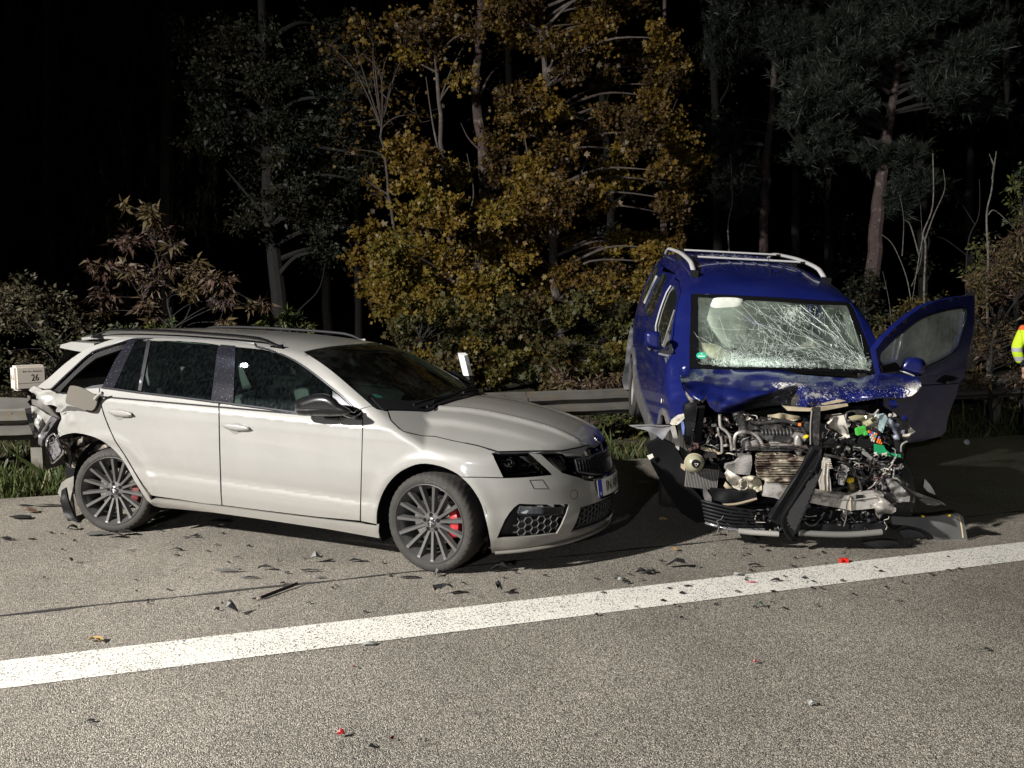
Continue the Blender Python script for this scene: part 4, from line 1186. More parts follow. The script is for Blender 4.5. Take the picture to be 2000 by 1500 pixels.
# seats
def seat(x, y, rear=False):
    r = bpy.data.objects.new('seat', None); col.objects.link(r); r.parent = CARO; r.location = (x, y, .42); r.empty_display_size = .1
    mb = MB(); w = .48 if not rear else 1.2
    def cush(c, d, rx, nm, m):
        n = 9; V = []; F = []
        b = bmesh.new(); bmesh.ops.create_cube(b, size=1)
        bmesh.ops.subdivide_edges(b, edges=b.edges, cuts=4, use_grid_fill=True)
        for v in b.verts:
            p = v.co.copy(); q = Vector((p.x, p.y, p.z)); L = max(abs(q.x), abs(q.y), abs(q.z))
            k = .80 + .20 * (L / q.length if q.length > 0 else 1) * .9
            v.co = Vector((q.x * d[0] * k, q.y * d[1] * k, q.z * d[2] * k))
            v.co = Matrix.Rotation(rx, 3, 'Y') @ v.co + Vector(c)
        me = bpy.data.meshes.new(nm); b.to_mesh(me); b.free(); me.materials.append(m)
        me.polygons.foreach_set('use_smooth', [True] * len(me.polygons))
        o = bpy.data.objects.new(nm, me); col.objects.link(o); o.parent = r
        return o
    cush((0.05, 0, .05), (.52, w, .16), 0, 'seat_base', m_seat)
    cush((-.26, 0, .36), (.16, w, .62), -.25, 'backrest', m_seat)
    for yy_ in ((-1, 1) if not rear else ()):
        cush((-.24, yy_ * .22, .36), (.17, .07, .56), -.25, 'bolster', m_seatl)
    for hy in ((0,) if not rear else (-.38, 0, .38)):
        cush((-.36, hy, .76), (.11, .27, .20), -.2, 'headrest', m_seatl if rear or True else m_seat)
    return r
seat(-1.35, -.37); seat(-1.35, .37); seat(-2.25, 0, True)
mb = MB()
cw = Vector((-.78, .37, .92)); Rw = Matrix.Rotation(math.radians(-65), 3, 'Y')
pts = [cw + Rw @ Vector((.185 * math.cos(t), .185 * math.sin(t), 0)) for t in np.linspace(0, 2 * math.pi, 33)]
mb.tube(pts, .016, 8); mb.box(cw, (.12, .12, .05), Rw)
for a in (0, math.pi, -math.pi / 2): mb.tube([cw, cw + Rw @ Vector((.18 * math.cos(a + 1.57), .18 * math.sin(a + 1.57), 0))], .018, 6)
mb.build('steering_wheel', m_black, CARO, True)
MB().box((-.98, 0, 1.31), (.05, .24, .07)).build('rear_view_mirror', m_black, CARO)
m_teal = mat('teal_sticker', (.05, .40, .34), .4)
pillow('windscreen_sticker', [(718, 775), (726, 770), (742, 772), (748, 779), (740, 785), (724, 784)], CAR, 1, -.55, .002, .002, m_teal, CARO, R=2, step=3)
MB().box((-.52, -.45, .975), (.16, .34, .01)).build('paper_sheet', m_whitep, CARO)
for k in range(3):
    u_ = (-.30 + k * .06)
MB().tube([(-.50, .25, .97), (-.40, .30, 1.02), (-.46, .42, .98)], .02, 6).build('dash_object', m_seatl, CARO, True)
# ------------------------------------------------------------------ blue van
VAN = Frame((2.0317, 6.0093, .1007), (-.057, .1206, -1.6398))
WV = [(.1, .74), (.25, .84), (.4, .885), (.6, .900), (.9, .905), (1.1, .885), (1.3, .838), (1.5, .770), (1.62, .718), (1.74, .655), (1.84, .55), (1.95, .3)]
RV = [(-3.6, 1.68), (-3.45, 1.79), (-3.2, 1.845), (-2.8, 1.865), (-2.2, 1.862), (-1.6, 1.832), (-1.2, 1.785), (-.95, 1.738), (-.75, 1.685), (-.3, 1.5)]
def v_w(x, z):
    w = sinterp(z, WV)
    return w * (1 - .09 * np.clip((x + .5) / 1.0, 0, 1.3) ** 2) * (1 - .06 * np.clip((-2.6 - x) / .9, 0, 1.2) ** 2)
def v_top(x, y):
    ya = np.abs(y)
    roof = sinterp(x, RV) - .06 * (ya / .6) ** 2.6
    ws = 1.08 + (.03 - x - .22 * ya ** 2) * .80
    t = -smax(-ws, -roof, .04)
    low = .98 - .10 * np.clip(x, 0, 1) - .08 * (ya / .8) ** 2
    return np.maximum(t, low)
def v_g(P):
    x, y, z = P[:, 0], P[:, 1], P[:, 2]
    g = smax(np.abs(y) - v_w(x, z), (z - v_top(x, y)) * .8, .05)
    return np.maximum(np.maximum(g, -3.48 - x), .1 - z)
def v_x2(P, off=0.0):
    """radial coordinate (x, theta) around the van's long axis -> 3d"""
    x = P[:, 0]; th = P[:, 1] / .85
    d = np.stack([np.zeros(len(x)), -np.cos(th), np.sin(th)], 1); o = np.stack([x, np.zeros(len(x)), np.full(len(x), .9)], 1)
    lo = np.zeros(len(x)); hi = np.full(len(x), 1.6)
    gg = lambda Q: smax(np.abs(Q[:, 1]) - v_w(Q[:, 0], Q[:, 2]), (Q[:, 2] - v_top(Q[:, 0], Q[:, 1])) * .8, .05)
    for _ in range(24):
        m = (lo + hi) / 2; ins = gg(o + d * m[:, None]) < 0
        lo = np.where(ins, m, lo); hi = np.where(ins, hi, m)
    X = o + d * lo[:, None]
    if off: X = X + grad(v_g, X) * off
    return X
def vT(P):
    X = VAN.cast(P, v_g); return [(p[0], .85 * math.atan2(p[2] - .9, -p[1])) for p in X]
def zt(z, x=-1.0): return .85 * math.atan2(z - .9, float(v_w(np.array(x), np.array(z))))
def D4(*a): return [(1200 + x / 4, 450 + y / 4) for x, y in a]
def D5(*a): return [(1500 + x / 4, 450 + y / 4) for x, y in a]
def D6(*a): return [(1200 + x / 5, 750 + y / 5) for x, y in a]
def D7(*a): return [(1500 + x / 5, 750 + y / 5) for x, y in a]
VANO = empty('van', 'dark blue van with crushed front end and open engine bay', 'van', tuple(VAN.loc), VAN.rot)
m_blue = mat('blue_van_paint', (.006, .010, .082), .30, coat=.7, noise=.25, nscale=3, rvar=.1)
m_clad = mat('grey_cladding', (.075, .075, .078), .6, noise=.3, nscale=9, dirt=(.13, .12, .11), dirt_amt=.3)
m_vglass = glassmat('van_side_glass', (.38, .46, .40), 1.2, dust=.16, dustcol=(.35, .40, .35), dscale=3)
m_hosev = mat('dull_trim', (.28, .28, .29), .4)
m_railw = mat('silver_rail', (.62, .61, .62), .35, metal=.35)
m_frit = mat('black_border', (.006, .006, .007), .12, coat=.5)
def vsh(name, poly, m, step=.05, holes=(), parent=None, off=0.0, thick=.02, ins=.003, smooth=True):
    return shell(name, poly, step, lambda v: v_x2(v, off), m, parent or VANO, thick, ins, holes=holes, g=v_g, smooth=smooth)
def XZ(*a): return [(x, zt(z, x)) for x, z in a]
PIv = math.pi * .85
def mirS(P): return [(x, PIv - s) for x, s in P][::-1]
# windscreen outline in the radial coordinate
wsT = [p for p in vT(resample(D4((605, 492), (597, 700), (588, 900), (590, 1072)), 25, False))]
wbT = vT(resample(D4((590, 1074), (860, 1080), (1300, 1084)) + D5((500, 1108), (868, 1112)), 30, False))
wrT = vT(resample(list(reversed(D5((640, 562), (700, 680), (770, 850), (830, 1000), (872, 1112)))), 25, False))
wtT = vT(resample(list(reversed(D4((605, 492), (900, 503), (1250, 520), (1600, 545)) + D5((640, 560)))), 30, False))
WSP = wsT + wbT[1:] + wrT[1:] + wtT[1:-1]
fdoor_v = [(-.13, 1.02), (-.12, .85), (-.13, .62), (-.30, .42), (-.42, .30), (-1.36, .30), (-1.38, .8), (-1.42, 1.15), (-1.52, 1.42), (-1.56, 1.60), (-1.48, 1.665), (-1.2, 1.665), (-.84, 1.60), (-.62, 1.47), (-.40, 1.31), (-.20, 1.13)]
fdwin_v = [(-.20, 1.10), (-.56, 1.165), (-1.05, 1.185), (-1.24, 1.24), (-1.35, 1.38), (-1.44, 1.53), (-1.40, 1.60), (-1.2, 1.612), (-.82, 1.545), (-.58, 1.42), (-.40, 1.285)]
sdoor_v = [(-1.37, .30), (-2.30, .30), (-2.34, .55), (-2.52, .75), (-2.56, 1.2), (-2.60, 1.66), (-1.60, 1.70), (-1.57, 1.60), (-1.53, 1.42), (-1.43, 1.15), (-1.39, .8)]
swin_v = [(-1.73, 1.25), (-2.0, 1.235), (-2.42, 1.25), (-2.46, 1.60), (-2.3, 1.655), (-1.95, 1.65), (-1.74, 1.5), (-1.70, 1.35)]
rq_v = [(-2.31, .30), (-2.38, .30), (-2.42, .52), (-2.52, .66), (-2.66, .71), (-2.82, .70), (-2.97, .62), (-3.07, .45), (-3.09, .32), (-3.44, .34), (-3.46, 1.0), (-3.46, 1.55), (-3.40, 1.72), (-2.61, 1.70), (-2.57, 1.2), (-2.53, .75), (-2.35, .55)]
qwin_v = [(-2.68, 1.26), (-3.22, 1.30), (-3.33, 1.40), (-3.36, 1.58), (-3.26, 1.665), (-2.72, 1.66), (-2.66, 1.5)]
def sidepanels(mir):
    f = (lambda P: mirS(XZ(*P))) if mir else (lambda P: XZ(*P))
    sd = vsh('sliding_door', f(sdoor_v), m_blue, holes=[f(swin_v)])
    vsh('window_glass', f(swin_v), m_vglass, off=-.006, thick=.005, ins=0, parent=sd)
    rq = vsh('rear_side_panel', f(rq_v), m_blue, holes=[f(qwin_v)])
    vsh('window_glass', f(qwin_v), m_vglass, off=-.006, thick=.005, ins=0, parent=rq)
    dv = f([(-2.45, 1.27), (-2.68, 1.28), (-2.66, 1.63), (-2.47, 1.60)])
    vsh('window_pillar', dv, m_black, off=.003, thick=.01)
    for k, xx in enumerate((-2.50, -2.54, -2.58, -2.62)):
        P = v_x2(np.array(f([(xx + .01, 1.30), (xx, 1.60)])), .006); MB().tube(P, .004, 6).build('trim_strip', m_hosev, VANO, True)
    # lower cladding, proud of the doors
    cl = [(-.42, .28), (-1.4, .28), (-2.34, .28), (-2.40, .50), (-2.50, .60), (-2.40, .66), (-1.9, .56), (-1.2, .52), (-.55, .50), (-.28, .45)]
    vsh('side_cladding', f(cl), m_clad, off=.012, thick=.02)
    ac = [(-2.38, .30), (-2.30, .50), (-2.40, .70), (-2.60, .80), (-2.82, .79), (-3.04, .70), (-3.17, .50), (-3.2, .32), (-3.09, .32), (-3.06, .46), (-2.97, .62), (-2.82, .70), (-2.66, .71), (-2.52, .65), (-2.43, .52)]
    vsh('arch_cladding', f(ac), m_clad, off=.014, thick=.02)
    if not mir:
        d = vsh('front_door', f(fdoor_v), m_blue, holes=[f(fdwin_v)])
        vsh('window_glass', f(fdwin_v), m_vglass, off=-.006, thick=.005, ins=0, parent=d)
        P = v_x2(np.array(f(resample([(-.60, 1.17), (-1.05, 1.185), (-1.24, 1.24), (-1.35, 1.38), (-1.44, 1.53), (-1.41, 1.60)], .06, False))), .004)
        MB().tube(P, .008, 6).build('chrome_trim', m_railw, d, True)
        P = v_x2(np.array(f([(-.52, 1.17), (-.66, 1.46)])), .002); MB().tube(P, .010, 6).build('window_divider', m_clad, d, True)
        vsh('quarter_light', f([(-.20, 1.09), (-.50, 1.16), (-.60, 1.30), (-.42, 1.28)]), m_clad, off=.004, thick=.01, ins=0, parent=d)
        for i, dz in enumerate((0, .035)):
            P = v_x2(np.array(f([(-.25, .62 + dz), (-.7, .60 + dz), (-1.3, .62 + dz)])), .002)
        MB().tube(v_x2(np.array(f([(-1.05, 1.05), (-1.15, 1.06), (-1.27, 1.055)])), .03), .014, 8).build('door_handle', m_clad, d, True)
sidepanels(False); sidepanels(True)
# roof with A pillars and the header, down to the door tops
rt = [(-3.46, zt(1.72, -3.4)), (-3.40, zt(1.725, -3.4)), (-2.6, zt(1.705, -2.6)), (-1.60, zt(1.705, -1.6)), (-1.48, zt(1.67, -1.48)), (-1.2, zt(1.67, -1.2)), (-.84, zt(1.605, -.84)), (-.62, zt(1.475, -.62)), (-.40, zt(1.315, -.4)), (-.20, zt(1.135, -.2)), (-.13, zt(1.02, -.13)), (-.05, zt(1.03, -.05))]
top_e = list(reversed(wtT))
roofpoly = rt + [wsT[-1]] + list(reversed(wsT[:-1])) + top_e[1:-1] + list(reversed(wrT)) + [(x, PIv - s) for x, s in reversed(rt)]
vsh('roof', roofpoly, m_blue, step=.045, ins=.001, thick=.03)
# windscreen: black border and pane
cxy = np.mean(np.array(WSP), 0)
inn = inset(WSP, .038)
vsh('windscreen_border', WSP, m_frit, step=.05, holes=[inn], off=-.004, thick=.006, ins=0)
m_vws = glassmat('cracked_glass', (.86, .93, .88), .8, dust=.24, dustcol=(.52, .62, .52), dscale=2.6, dmin=.38, dmax=.72)
WSG = vsh('windscreen', inset(WSP, .030), m_vws, step=.05, off=-.009, thick=.004, ins=0)
# cracks: thin ridges lying on the pane
def ws_pt(u, v, off=-.004):
    return u, v
m_crack = mat('crack_edge', (.74, .86, .78), .3, spec=.8)
def crack_set():
    segs = []
    R_ = random.Random(5)
    def walk(u, v, a, L, w, br=.12, curve=0.0):
        n = int(L / 9); 
        for i in range(n):
            l = R_.uniform(5, 13); u2 = u + l * math.cos(a); v2 = v + l * math.sin(a) * .8
            segs.append((u, v, u2, v2, w)); u, v = u2, v2
            a += R_.gauss(curve, .055)
            if R_.random() < br: walk(u, v, a + R_.choice((-1, 1)) * R_.uniform(.3, .9), L * .3, w * .7, br * .5)
    # long arcs from the lower right towards the upper middle
    for (u, v, a, L, w, c) in [(1700, 722, math.radians(-150), 330, 1.5, .02), (1690, 700, math.radians(-140), 260, 1.3, .0), (1680, 705, math.radians(-128), 190, 1.3, -.02), (1668, 690, math.radians(-122), 170, 1.2, -.02), (1655, 680, math.radians(-112), 130, 1.1, -.02), (1640, 690, math.radians(-135), 200, 1.2, 0),
                               (1712, 725, math.radians(-170), 250, 1.4, .01), (1700, 715, math.radians(-158), 300, 1.3, .015), (1540, 605, math.radians(80), 130, 1.2, .05), (1540, 605, math.radians(40), 160, 1.3, .0), (1542, 600, math.radians(20), 170, 1.4, .06), (1538, 610, math.radians(110), 120, 1.2, .0), (1536, 612, math.radians(140), 110, 1.2, 0), (1440, 585, math.radians(60), 120, 1.1, .0), (1450, 588, math.radians(35), 130, 1.1, .02), (1470, 590, math.radians(50), 130, 1.1, .02),
                               (1500, 640, math.radians(170), 120, 1.1, .06), (1500, 650, math.radians(95), 80, 1.1, .0), (1430, 700, math.radians(-60), 110, 1.3, .02), (1430, 700, math.radians(-100), 110, 1.2, 0), (1430, 700, math.radians(-20), 190, 1.5, .0), (1430, 690, math.radians(-150), 80, 1.1, 0), (1500, 712, math.radians(-30), 130, 1.3, .03), (1500, 712, math.radians(-10), 190, 1.3, .02), (1480, 715, math.radians(-75), 90, 1.2, 0), (1390, 700, math.radians(-110), 100, 1.1, 0), (1380, 690, math.radians(-70), 100, 1.1, 0), (1520, 700, math.radians(-60), 100, 1.2, 0)]:
        walk(u, v, a, L * .9, w * .75, .10, c)
    for k in range(16):
        a = math.radians(-150 + k * 7); u, v = 1695, 715
        r0 = R_.uniform(30, 120); walk(u + r0 * math.cos(a), v + r0 * math.sin(a) * .8, a, R_.uniform(40, 120), .9, .05)
    # dense crazed bands
    for (cu, cv, su, sv, n) in [(1470, 705, 62, 8, 1500), (1425, 692, 34, 12, 500), (1500, 712, 70, 5, 700), (1540, 672, 90, 5, 150), (1548, 603, 16, 14, 320), (1500, 640, 26, 22, 110), (1665, 700, 34, 9, 300), (1600, 625, 45, 12, 70), (1450, 670, 30, 18, 120), (1560, 700, 60, 14, 110)]:
        for _ in range(n):
            u = R_.gauss(cu, su * .8); v = R_.gauss(cv, sv)
            a = R_.uniform(0, math.pi); l = abs(R_.gauss(5, 3)) + 1.5
            segs.append((u, v, u + l * math.cos(a), v + l * math.sin(a), R_.uniform(.35, .9)))
    for _ in range(260):
        u = R_.uniform(1365, 1710); v = R_.uniform(585, 722); a = R_.gauss(.7, .5); l = R_.uniform(3, 14)
        segs.append((u, v, u + l * math.cos(a), v + l * math.sin(a), R_.uniform(.3, .7)))
    return segs
CS = crack_set()
inner_px = D4((640, 540), (650, 520), (780, 520), (1250, 560), (1300, 565)) + D5((200, 575), (570, 585), (620, 620), (700, 760), (780, 930), (835, 1060), (845, 1105)) + D4((1300, 1072), (860, 1066), (660, 1050), (615, 1000), (612, 800), (625, 600))
Aa = np.array([(s[0], s[1]) for s in CS]); Bb = np.array([(s[2], s[3]) for s in CS])
ok = inpoly(Aa, inner_px) & inpoly(Bb, inner_px)
Aa, Bb = Aa[ok], Bb[ok]; Ww = np.array([s[4] for s in CS])[ok] * .0011
A3 = VAN.cast(Aa, v_g, off=-.003); B3 = VAN.cast(Bb, v_g, off=-.003); G3 = grad(v_g, A3)
cv_, cf_ = [], []
for a, b, g_, w in zip(A3, B3, G3, Ww):
    t = b - a; L = np.linalg.norm(t)
    if L < 1e-4 or L > .2: continue
    s = np.cross(t / L, g_) * w * .5; k = len(cv_)
    cv_ += [a - s, a + s, b + s, b - s, a + g_ * w * .6, b + g_ * w * .6]; cf_ += [(k, k + 4, k + 5, k + 3), (k + 4, k + 1, k + 2, k + 5)]
setp(mk('crack_lines', cv_, cf_, m_crack, VANO), kind='stuff')
# green emissions sticker
def onws(u, v, off=-.001): return Vector(VAN.cast([(u, v)], v_g, off=off)[0])
cs_ = onws(1370, 694); gx_ = (onws(1380, 694) - cs_).normalized(); gy_ = (onws(1370, 684) - cs_).normalized()
ring = [cs_ + gx_ * .040 * math.cos(t) + gy_ * .034 * math.sin(t) for t in np.linspace(0, 2 * math.pi, 24, endpoint=False)]
nn = gx_.cross(gy_).normalized()
stk = mk('emissions_sticker', ring + [p - nn * .001 for p in ring], [tuple(range(24)), tuple(range(47, 23, -1))] + [(i, i + 24, (i + 1) % 24 + 24, (i + 1) % 24) for i in range(24)], mat('sticker_green', (.02, .35, .22), .4), VANO)
bar = [cs_ + gx_ * a + gy_ * b + nn * .001 for a, b in ((-.026, -.014), (.026, -.014), (.026, -.004), (-.026, -.004))]
mk('sticker_panel', bar + [p - nn * .0015 for p in bar], [(0, 1, 2, 3), (0, 4, 5, 1), (2, 6, 7, 3)], m_whitep, stk)
textobj('lettering', '4', .03, m_whitep, stk, cs_ + gy_ * .013 + nn * .0005, gx_, gy_, .0008)

# cabin: airbags, headrests, dash
m_bag = mat('airbag_cloth', (.50, .52, .46), .85, noise=.12, nscale=5, bump=.3, bscale=14)
m_cab = mat('cabin_plastic', (.030, .031, .030), .7)
def vplane(u, v, x): return VAN.plane(u, v, 0, x)
def sx(x): return .22 + .78 * x if .05 < x < 1 else x
def vpil(name, P, x, fr, bk, m, R=8, step=4, parent=None, sub=3): return pillow(name, P, VAN, 0, sx(x), fr, bk, m, parent or VANO, R, step, sub)
def vflat(name, P, x, m, depth=.02, amp=.012, sc=14, seed=2, step=5, slope=None, parent=None, smooth=True, label=None):
    return flat(name, P, m, sx(x), depth, parent or VANO, step, amp, sc, seed, VAN, 0, slope, label, smooth)
vpil('curtain_airbag', D4((800, 525), (1000, 535), (1005, 620), (1040, 760), (1050, 870), (1000, 900), (860, 930), (740, 880), (715, 760), (735, 640), (760, 560)), -.60, .035, .08, m_bag, R=22, step=6)
vpil('side_airbag', D4((740, 650), (760, 860), (680, 960), (620, 1010), (615, 940), (660, 820)), -.62, .05, .05, m_bag, R=14, step=6)
vpil('driver_airbag', D5((200, 930), (300, 870), (370, 855), (430, 890), (400, 930), (250, 945)), -.62, .09, .05, mat('used_airbag', (.50, .44, .36), .9, noise=.2, nscale=6), R=14, step=5)
vpil('side_airbag', D5((570, 590), (640, 620), (760, 900), (840, 1100), (700, 1090), (730, 980), (640, 860), (590, 700)), -.80, .06, .05, m_bag, R=16, step=6)
vpil('headrest', D5((20, 690), (120, 720), (160, 790), (120, 850), (40, 870), (0, 800)), -1.25, .06, .06, mat('headrest_cloth', (.10, .10, .11), .8), R=12, step=5)
vflat('paper_box', D4((685, 882), (800, 888), (900, 960), (910, 1000), (800, 1010), (690, 960)), -.28, mat('paper', (.55, .50, .34), .8), .02, .02)
vflat('mirror_base', D4((1225, 575), (1330, 580), (1330, 690), (1260, 690)), -.62, m_cab, .05, .01)
MB().box((-.35, 0, .97), (.55, 1.42, .12)).box((-.28, 0, .75), (.3, 1.4, .5)).box((-1.0, 0, .28), (2.2, 1.5, .08)).box((-2.5, 0, .42), (1.8, 1.3, .3)).build('dashboard', m_cab, VANO)
for y in (-.38, .38):
    MB().box((-1.20, y, .75), (.16, .48, .75), Matrix.Rotation(-.2, 3, 'Y')).box((-.98, y, .48), (.5, .48, .16)).box((-1.31, y, 1.24), (.10, .26, .20)).build('seat', m_seat, VANO)
MB().box((-2.2, 0, .80), (.16, 1.3, .7)).build('seat', m_seat, VANO)
P = [(-.62 + .04 * math.cos(t), .37 + .18 * math.cos(t), 1.02 + .17 * math.sin(t)) for t in np.linspace(0, 2 * math.pi, 30)]
MB().tube(P, .015, 8).build('steering_wheel', m_cab, VANO, True)
# tailgate
TVv, TFf = [], []
ys_ = np.linspace(-1, 1, 15); zs_ = [.35, .6, .9, 1.15, 1.3, 1.5, 1.65, 1.78]
for z in zs_:
    w = float(v_w(np.array(-3.4), np.array(z))) - .03
    for y in ys_: TVv.append((-3.50 + .10 * y * y - .0 + .08 * max(0, z - 1.1), y * w, z))
for i in range(len(zs_) - 1):
    for j in range(14): TFf.append((i * 15 + j, i * 15 + j + 1, (i + 1) * 15 + j + 1, (i + 1) * 15 + j))
mk('tailgate', TVv, TFf, None, VANO, True, 30, mats=[m_blue, m_vglass], fm=[1 if 3 <= i <= 5 and 1 < j < 12 else 0 for i in range(len(zs_) - 1) for j in range(14)])
# torn rear bumper edge seen left of the flank
W = Frame((0, 0, 0), (0, 0, 0))
vflat('torn_rear_bumper', D4((130, 745), (100, 880), (85, 1050), (60, 1180), (75, 1240), (120, 1245), (155, 1250), (150, 1150), (135, 1100), (150, 1000), (160, 800)), -3.35, m_clad, .03, .03, seed=6)
# roof rails and cross bars
RL = {}
for s, P in ((-1, D4((405, 120), (440, 100), (470, 130), (540, 200), (590, 280), (620, 335))), (1, D4((1205, 152), (1270, 158), (1390, 225), (1490, 250), (1510, 275)) + D5((380, 320), (440, 380), (470, 402)))):
    y = s * .575; pts = []
    xs = np.linspace(-3.25, -1.10, 18)
    for i, x in enumerate(xs):
        t = i / 17; zz_ = float(v_top(np.array(x), np.array(y))); h = .075 * min(1, math.sin(math.pi / 2 * min(1, min(t, 1 - t) / .14)))
        pts.append((x, y, zz_ + h - .005))
    MB().tube(pts, [.022] * 18, 10, flat=.8).build('roof_rail', m_railw, VANO, True); RL[s] = pts
    for x in (-3.22, -2.2, -1.13):
        zz_ = float(v_top(np.array(x), np.array(y))); MB().box((x, y, zz_ + .02), (.12, .05, .06)).build('rail_foot', m_black, VANO)
for k in (5, 12):
    a, b = Vector(RL[-1][k]), Vector(RL[1][k]); c = (a + b) / 2
    a2 = a + (b - a) * .10; b2 = b - (b - a) * .06
    MB().tube([a, c + Vector((0, 0, .004)), b], .012, 8).build('bar_end', m_black, VANO, True)
    MB().tube([a2 + Vector((0, 0, .006)), b2 + Vector((0, 0, .006))], .019, 10, flat=.6).build('cross_bar', m_railw, VANO, True)
for s in (-1, 1):                                            # pressed roof ribs
    for i in range(4):
        y = s * (.06 + i * .115)
        P = [(x, y, float(v_top(np.array(x), np.array(y))) + .002) for x in np.linspace(-2.9, -1.25, 10)]
        MB().tube(P, .009, 6, flat=.6).build('roof_rib', m_blue, VANO, True)
ab = vplane(1508, 572, -1.0); MB().tube([ab, ab + Vector((-.02, 0, .03)), ab + Vector((-.05, 0, .05))], [.026, .018, .008], 10).build('antenna_base', m_black, VANO, True)
MB().tube([ab + Vector((-.04, 0, .045)), vplane(1500, 497, -1.20)], .003, 6).build('antenna', m_black, VANO, True)
# mirrors
mr = vpil('wing_mirror', D4((235, 815), (262, 786), (335, 788), (366, 815), (372, 905), (420, 912), (412, 938), (330, 935), (262, 915), (238, 880)), -.22, .08, .07, m_blue, R=9, step=3)
vflat('mirror_mount', D4((415, 905), (445, 885), (462, 940), (455, 1000), (435, 1010), (410, 985), (345, 970), (350, 955)), -.24, mat('grey_mount', (.16, .16, .17), .6), .03, .004, parent=mr, step=4)
# right wing (image left) and its arch
wing = D4((460, 1088), (520, 1062), (550, 1050)) + D6((660, 0), (705, 100), (690, 190), (684, 285), (600, 312), (540, 392), (532, 335), (505, 260), (480, 228), (450, 260), (430, 392), (400, 394), (430, 200), (462, 0))
vshw = vsh('front_wing', vT(wing), m_blue, step=.035, ins=.001)
vsh('arch_cladding', vT(D6((428, 394), (450, 262), (480, 226), (508, 258), (534, 335), (541, 394), (520, 394), (500, 320), (482, 300), (466, 320), (455, 394))), m_clad, off=.012, thick=.015, step=.03)
xc, zc = vT([(1293, 783)])[0]; rp = v_x2(np.array([(xc, zc)]), .004)[0]
MB().lathe([(0, .004), (.018, .003), (.020, 0)], 16, 'Y', c=(0, 0, 0)).V
mb = MB().lathe([(0, -.004), (.018, -.003), (.020, 0)], 16, 'Y', c=tuple(rp)); mb.build('side_repeater', mat('repeater_lens', (.62, .55, .38), .3), VANO, True)
# ---------------- crumpled bonnet
m_bon = m_blue.copy(); m_bon.name = 'scuffed_bonnet'
nt = m_bon.node_tree; bs = nt.nodes['Principled BSDF']; L = nt.links
at = nt.nodes.new('ShaderNodeAttribute'); at.attribute_name = 'scuff'
sepc = nt.nodes.new('ShaderNodeSeparateColor'); L.new(at.outputs['Color'], sepc.inputs[0])
tc = nt.nodes.new('ShaderNodeTexCoord')
def nz(scale, det=6, st=None):
    n = nt.nodes.new('ShaderNodeTexNoise'); n.inputs['Scale'].default_value = scale; n.inputs['Detail'].default_value = det; n.inputs['Roughness'].default_value = .75
    if st:
        mp = nt.nodes.new('ShaderNodeMapping'); mp.inputs['Scale'].default_value = st; L.new(tc.outputs['Object'], mp.inputs['Vector']); L.new(mp.outputs[0], n.inputs['Vector'])
    else: L.new(tc.outputs['Object'], n.inputs['Vector'])
    return n.outputs['Fac']
def maskmix(fac_noise, attr, lo, hi, colr, base):
    ad = nt.nodes.new('ShaderNodeMath'); ad.operation = 'MULTIPLY_ADD'; ad.inputs[1].default_value = .42; L.new(attr, ad.inputs[0]); L.new(fac_noise, ad.inputs[2])
    mr = nt.nodes.new('ShaderNodeMapRange'); mr.inputs['From Min'].default_value = lo; mr.inputs['From Max'].default_value = hi; L.new(ad.outputs[0], mr.inputs['Value'])
    mx = nt.nodes.new('ShaderNodeMix'); mx.data_type = 'RGBA'; mx.inputs['B'].default_value = (*colr, 1)
    L.new(mr.outputs[0], mx.inputs['Factor']); L.new(base, mx.inputs['A']); return mx.outputs['Result'], mr.outputs[0]
base = bs.inputs['Base Color'].links[0].from_socket
c1, _ = maskmix(nz(9, 8, (1, 1, 1)), sepc.outputs[1], .74, .84, (.045, .043, .042), base)      # rubber-black scrape
c2, f2 = maskmix(nz(38, 8), sepc.outputs[0], .88, .93, (.30, .29, .28), c1)       # pale scuffs
c3, f3 = maskmix(nz(75, 3), sepc.outputs[2], .93, .96, (.62, .60, .56), c2)                 # chipped specks
L.new(c3, bs.inputs['Base Color'])
bonp = D4((500, 1100), (545, 1062), (590, 1080), (860, 1088), (1100, 1086), (1300, 1090)) + D5((250, 1128), (500, 1146), (690, 1158), (760, 1140), (850, 1120), (900, 1120), (1000, 1122), (1100, 1135), (1170, 1147), (1192, 1175), (1197, 1215), (1180, 1250), (1120, 1295), (1060, 1308), (960, 1308), (880, 1310), (800, 1322), (700, 1342), (620, 1340), (560, 1362), (450, 1370), (340, 1378), (250, 1385)) + D4((1380, 1378), (1290, 1366), (1200, 1372), (1100, 1392), (1000, 1408), (930, 1424), (850, 1427), (790, 1416), (745, 1378), (722, 1330), (712, 1300), (660, 1335), (625, 1325), (580, 1290), (548, 1245), (520, 1170))
